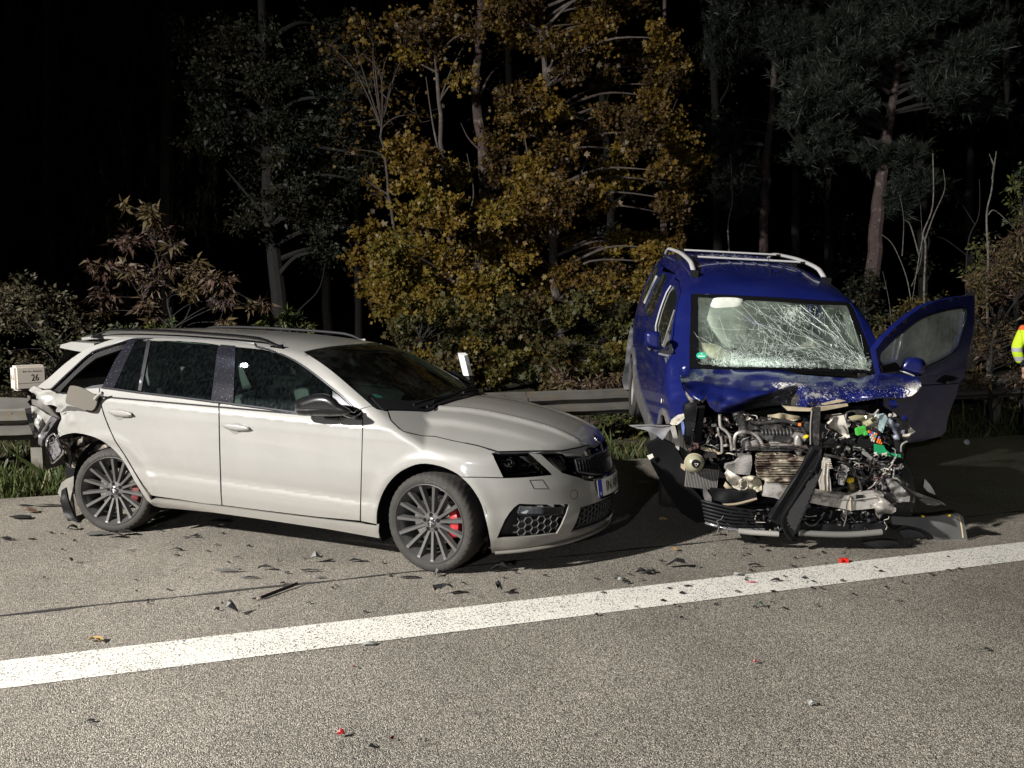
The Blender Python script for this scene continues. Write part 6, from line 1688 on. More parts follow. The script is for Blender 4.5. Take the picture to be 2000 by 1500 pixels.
def bits(n, box, xr, s, mats_, name):
    groups = {}
    for _ in range(n):
        u, v, x = R9.uniform(box[0], box[2]), R9.uniform(box[1], box[3]), sx(R9.uniform(*xr))
        c = vplane(u, v, x); k = R9.choice(range(len(mats_))); mb = groups.setdefault(k, MB())
        M = Matrix.Rotation(R9.uniform(0, 6), 3, 'X') @ Matrix.Rotation(R9.uniform(-1, 1), 3, 'Y') @ Matrix.Rotation(R9.uniform(-1, 1), 3, 'Z')
        q = R9.random()
        if q < .45: mb.box(c, (R9.uniform(.2, 1) * s, R9.uniform(.3, 1.3) * s, R9.uniform(.2, .7) * s), M)
        elif q < .75:
            p = [c + M @ Vector((R9.uniform(-1, 1) * s * .3, math.cos(t) * s * R9.uniform(.4, 1), math.sin(t) * s * R9.uniform(.3, .8))) for t in np.linspace(0, 5.2, 6)]
            nv = len(mb.V); mb.add(p + [c + M @ Vector((-.01, 0, 0))], [(i, (i + 1) % 6, 6) for i in range(6)])
        else: mb.tube([c - M @ Vector((0, s * .6, 0)), c + M @ Vector((0, s * .6, 0))], s * R9.uniform(.2, .4), 8)
    for k, mb in groups.items(): setp(mb.build(name, mats_[k], VANO), kind='stuff')
ml = [m_bk2, m_bk2, m_black, m_al, m_hose, m_rust, m_white]
bits(110, (1345, 812, 1470, 900), (.12, .34), .030, ml, 'engine_fragments'); bits(110, (1600, 808, 1750, 905), (.05, .26), .034, ml, 'engine_fragments'); bits(90, (1460, 815, 1585, 872), (.12, .34), .030, [m_bk2, m_black, m_bk2, m_al], 'engine_fragments')
bits(150, (1400, 1000, 1735, 1036), (.45, .66), .030, [m_bk2, m_black, m_black, m_hose], 'engine_fragments'); bits(90, (1630, 905, 1760, 985), (.2, .45), .035, [m_bk2, m_black, m_rust, m_hose], 'engine_fragments'); bits(60, (1480, 985, 1720, 1010), (.4, .58), .03, [m_bk2, m_black], 'engine_fragments')
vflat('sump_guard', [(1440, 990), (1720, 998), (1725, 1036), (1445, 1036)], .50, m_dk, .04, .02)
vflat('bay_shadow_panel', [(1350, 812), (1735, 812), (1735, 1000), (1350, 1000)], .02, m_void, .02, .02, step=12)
vtube('lower_lip', [(1443, 1037), (1470, 1040), (1520, 1043)], .74, .020, mat('lip_grey', (.28, .27, .25), .45, noise=.2), 8); vtube('lower_lip', [(1560, 1040), (1600, 1043), (1660, 1044), (1722, 1039)], .72, .022, mat('lip_grey2', (.13, .13, .12), .5, noise=.2), 8)
vflat('lower_valance', [(1566, 1020), (1640, 1026), (1722, 1022), (1738, 1030), (1725, 1044), (1640, 1050), (1570, 1048)], .66, m_black, .04, .01)
# wheels
def vwheel(x, y, z, R, yaw=0, lean=0):
    w = bpy.data.objects.new('wheel', None); col.objects.link(w); w.parent = VANO; w.location = (x, y, z); w.rotation_euler = (lean, 0, yaw); w.empty_display_size = .1
    prof = [(.20, -.09), (.23, -.10), (.28, -.10), (R - .012, -.09), (R, -.07), (R - .006, -.045), (R, -.04), (R, -.01), (R - .008, -.005), (R - .008, .005), (R, .01), (R, .04), (R - .006, .045), (R, .07), (R - .012, .09), (.28, .10), (.23, .10), (.20, .09)]
    MB().lathe(prof, 60, 'Y').build('tyre', m_rubber, w, True, 25)
    MB().lathe([(0, -.07), (.06, -.07), (.19, -.055), (.215, -.085), (.22, -.09), (.21, .08), (0, .05)], 40, 'Y').build('rim', m_hose, w, True, 25)
    return w
vwheel(.05, .80, .25, .31, .25); vwheel(-.05, -.76, .27, .31, -.1); vwheel(-2.75, -.78, .30, .31); vwheel(-2.75, .78, .30, .31)
# ---------------- open driver's door
hinge = np.array([-.16, .86, 0]); dang = math.radians(50)
dd = np.array([-math.cos(dang), math.sin(dang), 0]); dn = np.array([math.sin(dang), math.cos(dang), 0])
def dpl(P, off=0.0, bulge=.05):
    D = VAN.rays(P); t = ((hinge - VAN.o) @ dn + off) / (D @ dn); X = VAN.o + D * t[:, None]
    return X
def dshell(name, P, m, off=0.0, thick=.045, holes=(), step=6, parent=None, curve=True):
    def fn(v):
        X = dpl(v, off)
        if curve: X = X + dn[None] * (-.10 * np.clip(X[:, 2:3] - 1.05, 0, 1) ** 1.0 * .9 - .04 * (X[:, 2:3] < .6) * (.6 - X[:, 2:3])) * 1.0
        # re-project onto the same ray so that the outline stays
        D = VAN.rays(v); t = ((X - VAN.o) * dn).sum(1) / (D @ dn); return VAN.o + D * t[:, None]
    return shell(name, P, step, fn, m, parent or VANO, thick, 0, holes=holes, inward=-dn, flip=False)
dwin = sp2(D5((876, 1012), (882, 960), (960, 880), (1050, 800), (1150, 722), (1250, 670), (1400, 625), (1525, 606), (1542, 640), (1530, 760), (1490, 900), (1440, 960), (1350, 1010), (1230, 1068), (1120, 1085), (1000, 1070), (900, 1050)), 1)
dout = D5((840, 935), (900, 852), (1000, 752), (1100, 668), (1200, 602), (1300, 560), (1450, 526), (1598, 507), (1614, 520), (1612, 700), (1592, 850), (1555, 1000), (1535, 1140), (1500, 1180), (1470, 1290), (1420, 1420)) + [(1850, 823), (1848, 842), (1838, 852), (1800, 862), (1745, 868), (1728, 820), (1722, 740)]
DD = dshell('front_door', dout, m_blue, holes=[dwin]); DD['label'] = "driver's door standing wide open"
m_fog = glassmat('misted_glass', (.45, .50, .48), .7, dust=.85, dustcol=(.55, .62, .58), dscale=2.0, dmin=.3, dmax=.7, rough=.1)
dshell('window_glass', dwin, m_fog, off=-.008, thick=.004, parent=DD)
def dtube(name, P, r, m, off=.01): 
    X = [Vector(dpl(np.array([p]), off)[0]) for p in P]
    # follow the leaning upper frame
    out = []
    for p, q in zip(P, X):
        o2 = off - .09 * max(0, q.z - 1.05); out.append(Vector(dpl(np.array([p]), o2)[0]))
    return MB().tube(spline(out, 3), r, 6).build(name, m, DD, True)
dtube('window_trim', D5((1528, 608), (1548, 650), (1530, 780), (1490, 905), (1440, 965), (1350, 1015), (1235, 1070)), .009, m_darkchrome); dtube('window_trim', D5((1000, 752 + 90), (1150, 722), (1250, 668), (1400, 622), (1525, 604)), .006, m_black)
dtube('window_divider', D5((1046, 810), (1025, 900), (1003, 1010)), .008, m_railw)
dshell('handle_recess_shade', D5((1310, 1182), (1380, 1130), (1440, 1136), (1490, 1152), (1440, 1184), (1380, 1200)), m_dk, off=.003, thick=.002, curve=False, step=4, parent=DD)  # flat black patch painted as the shade of the hollow behind the handle
dtube('door_handle', D5((1400, 1190), (1450, 1182), (1488, 1158)), .010, m_clad, off=.035)
dshell('mirror_base', D5((885, 1060), (1000, 1030), (1030, 1060), (1030, 1100), (900, 1110)), m_dk, off=.01, thick=.01, curve=False, step=4, parent=DD)
mm = VAN.plane(1782, 716, 0, -.30)
pillow('wing_mirror', D5((1030, 1062), (1070, 1005), (1120, 987), (1195, 997), (1232, 1035), (1230, 1095), (1200, 1140), (1150, 1135), (1090, 1120), (1032, 1095)), VAN, 0, -.28, .09, .06, m_blue, DD, R=11, step=3)
tubeobj('mirror_stripe', [VAN.plane(1757, 724, 0, -.20), VAN.plane(1770, 728, 0, -.18), VAN.plane(1785, 734, 0, -.19)], .006, m_railw, DD)
dtube('door_crease', D5((1000, 1215), (1200, 1212), (1400, 1202), (1500, 1195)), .004, m_blue, .004)
# ------------------------------------------------------------------ guard rail, signs, person
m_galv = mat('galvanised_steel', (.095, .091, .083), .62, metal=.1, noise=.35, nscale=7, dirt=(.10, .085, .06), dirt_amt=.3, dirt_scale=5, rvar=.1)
m_galvd = mat('weathered_post', (.19, .18, .16), .6, metal=.2, noise=.4, nscale=9, dirt=(.09, .07, .05), dirt_amt=.35)
RAIL_T = EDGE_T + .80
GR = empty('guard_rail', 'grey steel guard rail of W-shaped beams on posts behind both cars', 'guard rail', tuple(road(0, RAIL_T, 0)))
GO = Vector(GR.location)
def rl(s, t, z): return road(s, RAIL_T + t, z) - GO
prof = [(0, 0), (-.005, -.022), (-.035, -.034), (-.080, -.062), (-.083, -.105), (-.035, -.136), (-.004, -.148), (-.004, -.162), (-.035, -.174), (-.080, -.205), (-.083, -.248), (-.035, -.276), (-.005, -.288), (0, -.31)]
def beam(s0, s1, top0, top1, dt=0.0, n=12, name='beam', amp=.004):
    V = []; F = []; P = prof + [(t + .006, z) for t, z in reversed(prof)]; m = len(P)
    for i in range(n + 1):
        s = s0 + (s1 - s0) * i / n; tp = top0 + (top1 - top0) * i / n; w = amp * math.sin(i * 2.1 + s0)
        for t, z in P: V.append(rl(s, t + dt + w, tp + z + w * .7))
    for i in range(n):
        for k in range(m): F.append((i * m + k, (i + 1) * m + k, (i + 1) * m + (k + 1) % m, i * m + (k + 1) % m))
    F += [tuple(range(m)), tuple(n * m + k for k in range(m - 1, -1, -1))]
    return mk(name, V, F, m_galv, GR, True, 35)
def rail_s(u):                                     # along-road coordinate seen at pixel column u
    d = wray(u, 700); a = road(0, RAIL_T); k = d[0] / d[1]
    return (k * a.y - a.x) / (rd.x - k * rd.y)
sL, sR = rail_s(55), rail_s(1966)
npost = 5; gap_ = (sR - sL) / npost
tops = lambda s: .715
k = 0; s = sL - 2 * gap_
while s < sR + 6 * gap_:
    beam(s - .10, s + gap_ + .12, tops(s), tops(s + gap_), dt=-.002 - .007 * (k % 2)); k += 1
    # post: C section
    V = []; F = []; c = [(-.05, .06), (-.05, .0), (.05, 0), (.05, .06), (.043, .06), (.043, .007), (-.043, .007), (-.043, .06)]
    for z in (-.2, .70):
        for a, b in c: V.append(rl(s + a, b + .085, z))
    for q in range(8): F.append((q, (q + 1) % 8, 8 + (q + 1) % 8, 8 + q))
    F += [tuple(range(7, -1, -1)), tuple(8 + q for q in range(8))]
    mk('post', V, F, m_galvd, GR)
    MB().box(rl(s, .045, .56), (.12, .09, .22), Matrix.Rotation(RD, 3, 'Z')).build('spacer', m_galvd, GR)
    for (a, z) in ((-.16, .66), (-.16, .46), (.10, .655), (.10, .455), (-.03, .555)):
        q = rl(s + a, -.055 if z != .555 else -.02, z + .0)
        mb = MB().lathe([(0, -.012), (.014, -.012), (.017, -.004), (.026, -.002), (.026, .003)], 10, 'Y'); Rz = Matrix.Rotation(RD, 3, 'Z')
        mb.V = [tuple(q + Rz @ Vector(v)) for v in mb.V]; mb.build('bolt', m_rust, GR, True)
    s += gap_
# second beam that starts behind the first at the far left
V = []; a0 = rail_s(48); 
P_ = [(a0 - 2.4, .90), (a0 - .4, .83), (a0, .80)]
mb = MB(); 
for (sa, za), (sb, zb_) in zip(P_[:-1], P_[1:]):
    vv = [rl(sa, .10, za), rl(sb, .10, zb_), rl(sb, .10, zb_ - .10), rl(sa, .10, za - .14)]; mb.add(vv + [v + rn * .012 for v in vv], [(0, 1, 2, 3), (7, 6, 5, 4), (0, 4, 5, 1), (2, 6, 7, 3), (1, 5, 6, 2)])
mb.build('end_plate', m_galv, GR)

# kilometre marker box
KM = empty('kilometre_sign', 'cream box sign reading 26 on a short post behind the guard rail', 'road sign')
kc = wp(56, 737, 8.25); KM.location = (kc.x, kc.y, 0)
b = bmesh.new(); bmesh.ops.create_cube(b, size=1)
for v in b.verts: v.co = Vector((v.co.x * .30, v.co.y * .17, v.co.z * .262))
bmesh.ops.bevel(b, geom=b.edges, offset=.022, segments=4, affect='EDGES')
Rk = Matrix.Rotation(math.radians(-4 - 24), 4, 'Z')
MK_ = Matrix.Translation((0, 0, kc.z)) @ Matrix.Rotation(math.radians(48), 4, 'Z')
b.transform(MK_); me = bpy.data.meshes.new('sign_box'); b.to_mesh(me); b.free()
m_cbox = mat('cream_sign_plastic', (.60, .55, .49), .5, noise=.08, nscale=5); me.materials.append(m_cbox); me.polygons.foreach_set('use_smooth', [True] * len(me.polygons)); me.set_sharp_from_angle(angle=math.radians(50))
BX = bpy.data.objects.new('sign_box', me); col.objects.link(BX); BX.parent = KM
R3 = MK_.to_3x3(); ux, uy_, uz = R3 @ Vector((1, 0, 0)), R3 @ Vector((0, 1, 0)), Vector((0, 0, 1)); c0 = Vector((0, 0, kc.z))
textobj('lettering', '26', .100, m_ink, BX, c0 - uy_ * .0855 + ux * .035 - uz * .002, ux, uz, .0006, .72)
textobj('lettering', 'Betr.-km  Autobahn', .024, mat('faded_ink', (.22, .19, .17), .6), BX, c0 - uy_ * .0855 + ux * .012 + uz * .070, ux, uz, .0006, .95)
textobj('lettering', 'A 6', .085, m_ink, BX, c0 - ux * .1505 + uz * .004, -uy_, uz, .0006, .8)
MB().box(c0 - uy_ * .0853 - uz * .055, (.26, .001, .003), R3).build('sign_line', m_ink, BX)
MB().tube([Vector((0, 0, -.2)), Vector((0, 0, kc.z - .12))], .021, 12).build('post', m_galvd, KM, True)
# marker post, leaning
mp0 = wp(930, 800, 8.9); mp1 = wp(903, 689, 8.9)
ax_ = (mp1 - mp0).normalized(); base = mp0 - ax_ * ((mp0.z + .0) / ax_.z)
MP = empty('marker_post', 'leaning white and black roadside marker post behind the bonnet of the grey car', 'marker post', tuple(base))
sd = Vector((math.cos(.25), math.sin(.25), 0)); fwd = ax_.cross(sd).normalized() * -1
Lp = (mp1 - base).length; sec = [(-.052, -.02), (0, -.055), (.052, -.02), (.045, .05), (-.045, .05)]
def postseg(name, z0, z1, m, g=1.0, cut=0):
    V = [ax_ * z0 + sd * a * g + fwd * -b_ * g for a, b_ in sec] + [ax_ * (z1 + (cut * (.05 - b_) * 1.0)) + sd * a * g + fwd * -b_ * g for a, b_ in sec]
    n = 5; return mk(name, V, [tuple(range(n)), tuple(range(2 * n - 1, n - 1, -1))] + [(i, i + n, (i + 1) % n + n, (i + 1) % n) for i in range(n)], m, MP)
postseg('lower_post', -.2, Lp - .27, mat('black_post', (.02, .02, .022), .4)); postseg('white_top', Lp - .27, Lp, mat('white_post', (.80, .80, .78), .45), 1.02, -.35)
MB().tube([ax_ * (Lp - .31) + sd * -.02 + fwd * .05, ax_ * (Lp - .35) + sd * -.018 + fwd * .05], .011, 8).build('reflector', m_whitep, MP, True)

# ------------------------------------------------------------------ person in high-visibility jacket at the frame edge
PX = gp(2022, 852); PX.z = 0
PE = empty('person', 'person in yellow high-visibility jacket with grey bands cut by the right edge', 'person', tuple(PX), (0, 0, math.radians(-60)))
def skin(name, pts, edges, m, parent, sub=2, root=0):
    me = bpy.data.meshes.new(name); me.from_pydata([p[:3] for p in pts], edges, []); o = bpy.data.objects.new(name, me); col.objects.link(o)
    md = o.modifiers.new('s', 'SKIN'); md.use_smooth_shade = True
    for i, p in enumerate(pts):
        r = p[3] if isinstance(p[3], tuple) else (p[3], p[3]); me.skin_vertices[0].data[i].radius = r
    me.skin_vertices[0].data[root].use_root = True
    s = o.modifiers.new('u', 'SUBSURF'); s.levels = sub; s.render_levels = sub
    dg = bpy.context.evaluated_depsgraph_get(); me2 = bpy.data.meshes.new_from_object(o.evaluated_get(dg)); me2.name = name
    o.modifiers.clear(); o.data = me2; me2.materials.clear()
    mm = m if isinstance(m, list) else [m]
    for q in mm: me2.materials.append(q)
    me2.polygons.foreach_set('material_index', [0] * len(me2.polygons)); me2.polygons.foreach_set('use_smooth', [True] * len(me2.polygons))
    o.parent = parent; return o
m_skin = mat('skin', (.42, .26, .19), .55); m_trous = mat('navy_trousers', (.015, .017, .03), .8, noise=.3, nscale=8)
bp_ = [(0, 0, .98, (.15, .11)), (0, 0, 1.15, (.15, .11)), (0, .0, 1.36, (.17, .115)), (0, 0, 1.46, (.11, .08)), (0, .01, 1.53, .055), (0, .03, 1.62, (.085, .095)), (0, .03, 1.72, (.075, .085)),
       (-.10, 0, .90, .085), (-.12, .02, .52, .062), (-.12, -.02, .10, .042), (-.12, .12, .04, .038), (.10, 0, .90, .085), (.12, .04, .52, .062), (.12, 0, .10, .042), (.12, .14, .04, .038),
       (-.21, 0, 1.41, .062), (-.28, -.02, 1.15, .045), (-.26, .10, .92, .036), (.21, 0, 1.41, .062), (.28, -.02, 1.15, .045), (.26, .10, .92, .036)]
be_ = [(0, 1), (1, 2), (2, 3), (3, 4), (4, 5), (5, 6), (0, 7), (7, 8), (8, 9), (9, 10), (0, 11), (11, 12), (12, 13), (13, 14), (2, 15), (15, 16), (16, 17), (2, 18), (18, 19), (19, 20)]
BD = skin('body', bp_, be_, [m_skin, m_trous], PE)
BD.data.polygons.foreach_set('material_index', [1 if p.center.z < 1.0 else 0 for p in BD.data.polygons])
def hivis():
    m, nt, b = nodemat('high_visibility_cloth'); L = nt.links; tc = nt.nodes.new('ShaderNodeTexCoord'); sx = nt.nodes.new('ShaderNodeSeparateXYZ'); L.new(tc.outputs['Object'], sx.inputs[0])
    cr = nt.nodes.new('ShaderNodeValToRGB'); cr.color_ramp.interpolation = 'CONSTANT'; e = cr.color_ramp.elements
    mr = nt.nodes.new('ShaderNodeMapRange'); mr.inputs['From Min'].default_value = .8; mr.inputs['From Max'].default_value = 1.5; L.new(sx.outputs['Z'], mr.inputs['Value'])
    e[0].position = 0; e[0].color = (.62, .85, .03, 1); e[1].position = .26; e[1].color = (.45, .45, .46, 1)
    for p, c in ((.34, (.62, .85, .03, 1)), (.44, (.45, .45, .46, 1)), (.52, (.62, .85, .03, 1)), (.86, (.85, .16, .04, 1))): q = e.new(p); q.color = c
    L.new(mr.outputs[0], cr.inputs[0]); L.new(cr.outputs[0], b.inputs['Base Color']); b.inputs['Roughness'].default_value = .8
    n = nt.nodes.new('ShaderNodeTexNoise'); n.inputs['Scale'].default_value = 9; L.new(tc.outputs['Object'], n.inputs['Vector']); bp = nt.nodes.new('ShaderNodeBump'); bp.inputs['Strength'].default_value = .6; bp.inputs['Distance'].default_value = .03; L.new(n.outputs['Fac'], bp.inputs['Height']); L.new(bp.outputs['Normal'], b.inputs['Normal'])
    return m
JK = skin('jacket', [(0, 0, .92, (.20, .15)), (0, 0, 1.15, (.185, .14)), (0, 0, 1.38, (.20, .14)), (0, 0, 1.46, (.12, .10)), (-.22, 0, 1.41, .085), (-.30, -.02, 1.15, .072), (-.28, .10, .95, .060), (.22, 0, 1.41, .085), (.30, -.02, 1.15, .072), (.28, .10, .95, .060)],
          [(0, 1), (1, 2), (2, 3), (2, 4), (4, 5), (5, 6), (2, 7), (7, 8), (8, 9)], hivis(), PE)
for sx_ in (-1, 1):                                           # hands with five fingers
    pts = [(sx_ * .26, .12, .90, .026), (sx_ * .26, .15, .84, (.038, .020))]; ed = [(0, 1)]
    for f, (dx, ln) in enumerate(((-.024, .060), (-.008, .070), (.008, .066), (.024, .052))):
        n0 = len(pts); pts += [(sx_ * .26 + dx, .165, .81, .009), (sx_ * .26 + dx, .165 - .012, .81 - ln, .008)]; ed += [(1, n0), (n0, n0 + 1)]
    n0 = len(pts); pts += [(sx_ * .26 - sx_ * .035, .17, .86, .011), (sx_ * .26 - sx_ * .045, .18, .82, .009)]; ed += [(1, n0), (n0, n0 + 1)]
    skin('hand', pts, ed, m_skin, BD, 1)
hc = Vector((0, .03, 1.66)); hb = bmesh.new(); bmesh.ops.create_uvsphere(hb, u_segments=20, v_segments=14, radius=1)
for v in hb.verts: v.co = Vector((v.co.x * .085, v.co.y * .10, v.co.z * .125)) + hc
hm = bpy.data.meshes.new('head'); hb.to_mesh(hm); hb.free(); hm.materials.append(m_skin); hm.polygons.foreach_set('use_smooth', [True] * len(hm.polygons)); ho = bpy.data.objects.new('head', hm); col.objects.link(ho); ho.parent = PE
MB().tube([hc + Vector((0, .09, .02)), hc + Vector((0, .118, -.02)), hc + Vector((0, .10, -.03))], [.010, .014, .012], 8).build('nose', m_skin, ho, True)
for s in (-1, 1):
    MB().lathe([(0, .008), (.009, .004), (.011, 0)], 10, 'Y', c=(s * .032, .03 + .090, 1.675)).build('eye', m_whitep, ho, True)
    MB().tube([hc + Vector((s * .082, 0, .02)), hc + Vector((s * .092, -.01, -.02))], .014, 6).build('ear', m_skin, ho, True)
MB().tube([hc + Vector((-.025, .092, -.06)), hc + Vector((.025, .092, -.06))], .005, 6).build('mouth', mat('lips', (.30, .12, .10), .5), ho, True)
hb = bmesh.new(); bmesh.ops.create_uvsphere(hb, u_segments=20, v_segments=14, radius=1)
bmesh.ops.delete(hb, geom=[v for v in hb.verts if v.co.z < -.05 or (v.co.y > .55 and v.co.z < .5)], context='VERTS')
for v in hb.verts: v.co = Vector((v.co.x * .093, v.co.y * .108, v.co.z * .135)) + hc
hm = bpy.data.meshes.new('hair'); hb.to_mesh(hm); hb.free(); hm.materials.append(mat('dark_hair', (.03, .02, .015), .7)); hm.polygons.foreach_set('use_smooth', [True] * len(hm.polygons)); q = bpy.data.objects.new('hair', hm); col.objects.link(q); q.parent = PE
for s in (-1, 1): MB().box((s * .12, .06, .05), (.10, .28, .10)).build('boot', m_black, PE)
# ------------------------------------------------------------------ torn bumper end lying on the road (its own thing)
def wflat(name, P, Y, m, depth=.02, amp=.01, seed=3, step=5, parent=None, sc=8, slope=None): return flat(name, P, m, Y, depth, parent, step, amp, sc, seed, W, 1, slope)
WORLD_ = True
BE = wflat('bumper_end', [(1739, 1008), (1770, 1010), (1800, 1010), (1830, 1008), (1856, 1004), (1872, 1003), (1881, 1010), (1887, 1038), (1893, 1071), (1884, 1074), (1872, 1073), (1850, 1066), (1836, 1066), (1826, 1052), (1814, 1040), (1798, 1032), (1776, 1027), (1744, 1024)], 5.52, mat('charcoal_bumper', (.12, .12, .12), .38, noise=.2, nscale=8, rvar=.1, dirt=(.12, .11, .10), dirt_amt=.25), .03, .03, 5, 5, sc=4)
setp(BE, 'torn dark grey bumper end with arch cut lying on the white line at right', 'bumper piece')
wflat('flange', [(1756, 1037), (1776, 1034), (1796, 1038), (1808, 1048), (1812, 1058), (1790, 1058), (1766, 1052)], 5.60, m_clad, .01, .01, 6, 5, BE)
for u, v in ((1802, 1008), (1853, 1006)): 
    q = wp(u, v, 5.51); MB().box(q, (.015, .02, .012)).build('clip', m_yel, BE)
tubeobj('edge_strip', [wp(1872, 1008, 5.50), wp(1877, 1022, 5.49), wp(1880, 1040, 5.49), wp(1881, 1050, 5.49)], .006, mat('tan_edge', (.42, .34, .22), .6), BE)
# ------------------------------------------------------------------ trees
def leafmat(name, cols, rough=.55, trans=.25):
    m, nt, b = nodemat(name); L = nt.links
    at = nt.nodes.new('ShaderNodeAttribute'); at.attribute_name = 'tone'
    cr = nt.nodes.new('ShaderNodeValToRGB'); e = cr.color_ramp.elements
    e[0].position = 0; e[0].color = (*cols[0], 1); e[1].position = 1; e[1].color = (*cols[-1], 1)
    for i, c in enumerate(cols[1:-1]): q = e.new((i + 1) / (len(cols) - 1)); q.color = (*c, 1)
    L.new(at.outputs['Fac'], cr.inputs[0]); L.new(cr.outputs[0], b.inputs['Base Color']); b.inputs['Roughness'].default_value = rough
    b.inputs['Specular IOR Level'].default_value = .35
    tl = nt.nodes.new('ShaderNodeBsdfTranslucent'); L.new(cr.outputs[0], tl.inputs[0])
    mx = nt.nodes.new('ShaderNodeMixShader'); mx.inputs[0].default_value = trans
    out = [n for n in nt.nodes if n.type == 'OUTPUT_MATERIAL'][0]
    L.new(b.outputs[0], mx.inputs[1]); L.new(tl.outputs[0], mx.inputs[2]); L.new(mx.outputs[0], out.inputs[0])
    return m
LT = np.random.RandomState(3)
SH = {
 'oval': ([(0, 0, 0), (.28, .35, .05), (0, 1, -.06), (-.28, .35, .05)], [(0, 1, 2), (0, 2, 3)]),
 'long': ([(0, 0, 0), (.16, .35, .03), (.05, .8, -.10), (0, 1.15, -.25), (-.16, .4, .03)], [(0, 1, 4), (1, 2, 4), (2, 3, 4)]),
 'maple': ([(0, 0, 0), (.50, .12, .06), (.30, .38, .0), (.52, .72, .08), (.14, .66, -.02), (0, 1.05, -.08), (-.14, .66, -.02), (-.52, .72, .08), (-.30, .38, 0), (-.50, .12, .06)], [(0, 1, 2), (2, 3, 4), (0, 2, 8), (2, 4, 6), (2, 6, 8), (4, 5, 6), (6, 7, 8), (8, 9, 0)]),
 'needle': ([(-.045, 0, 0), (.045, 0, 0), (0, 1, 0)], [(0, 1, 2)]),
}
def scatter(name, P, D, size, shape, m, parent, tone=None, droop=0.0, group=None, svar=.35):
    """one leaf at every point P, pointing along D with random roll"""
    n = len(P); svar = svar * 1.5; sv, sf = SH[shape]; sv = np.array(sv); sf = np.array(sf)
    D = D / (np.linalg.norm(D, axis=1)[:, None] + 1e-9)
    D = D + np.array([0, 0, -droop]); D /= np.linalg.norm(D, axis=1)[:, None] + 1e-9
    r = LT.normal(size=(n, 3)); Xa = np.cross(D, r); Xa /= np.linalg.norm(Xa, axis=1)[:, None] + 1e-9; Za = np.cross(Xa, D)
    s = size * np.exp(LT.normal(size=n) * svar * .6)
    V = P[:, None] + s[:, None, None] * (sv[None, :, 0:1] * Xa[:, None] + sv[None, :, 1:2] * D[:, None] + sv[None, :, 2:3] * Za[:, None])
    V = V.reshape(-1, 3).astype(np.float32); k = len(sv)
    F = (sf[None] + (np.arange(n) * k)[:, None, None]).reshape(-1, 3)
    me = bpy.data.meshes.new(name); me.vertices.add(len(V)); me.vertices.foreach_set('co', V.ravel())
    me.loops.add(len(F) * 3); me.loops.foreach_set('vertex_index', F.ravel().astype(np.int32))
    me.polygons.add(len(F)); me.polygons.foreach_set('loop_start', np.arange(0, len(F) * 3, 3, dtype=np.int32)); me.polygons.foreach_set('loop_total', np.full(len(F), 3, np.int32))
    me.update(); me.materials.append(m)
    t = LT.uniform(0, 1, n) if tone is None else np.clip(tone + LT.normal(size=n) * .13, 0, 1)
    a = me.attributes.new('tone', 'FLOAT', 'POINT'); a.data.foreach_set('value', np.repeat(t, k).astype(np.float32))
    o = bpy.data.objects.new(name, me); col.objects.link(o); o.parent = parent; o['kind'] = 'stuff'
    return o
m_bark = mat('bark', (.045, .034, .029), .85, noise=.5, nscale=7, bump=1.0, bscale=22, dirt=(.10, .085, .075), dirt_amt=.2, dirt_scale=6)
m_barkd = mat('dark_bark', (.012, .0105, .010), .9, noise=.5, nscale=7, bump=1.0, bscale=22)
m_pineb = mat('pine_bark', (.042, .027, .025), .85, noise=.5, nscale=6, bump=1.0, bscale=18, dirt=(.15, .12, .10), dirt_amt=.15, dirt_scale=9)
m_birch = mat('pale_bark', (.12, .11, .10), .7, noise=.5, nscale=9, dirt=(.05, .045, .04), dirt_amt=.35, dirt_scale=16)
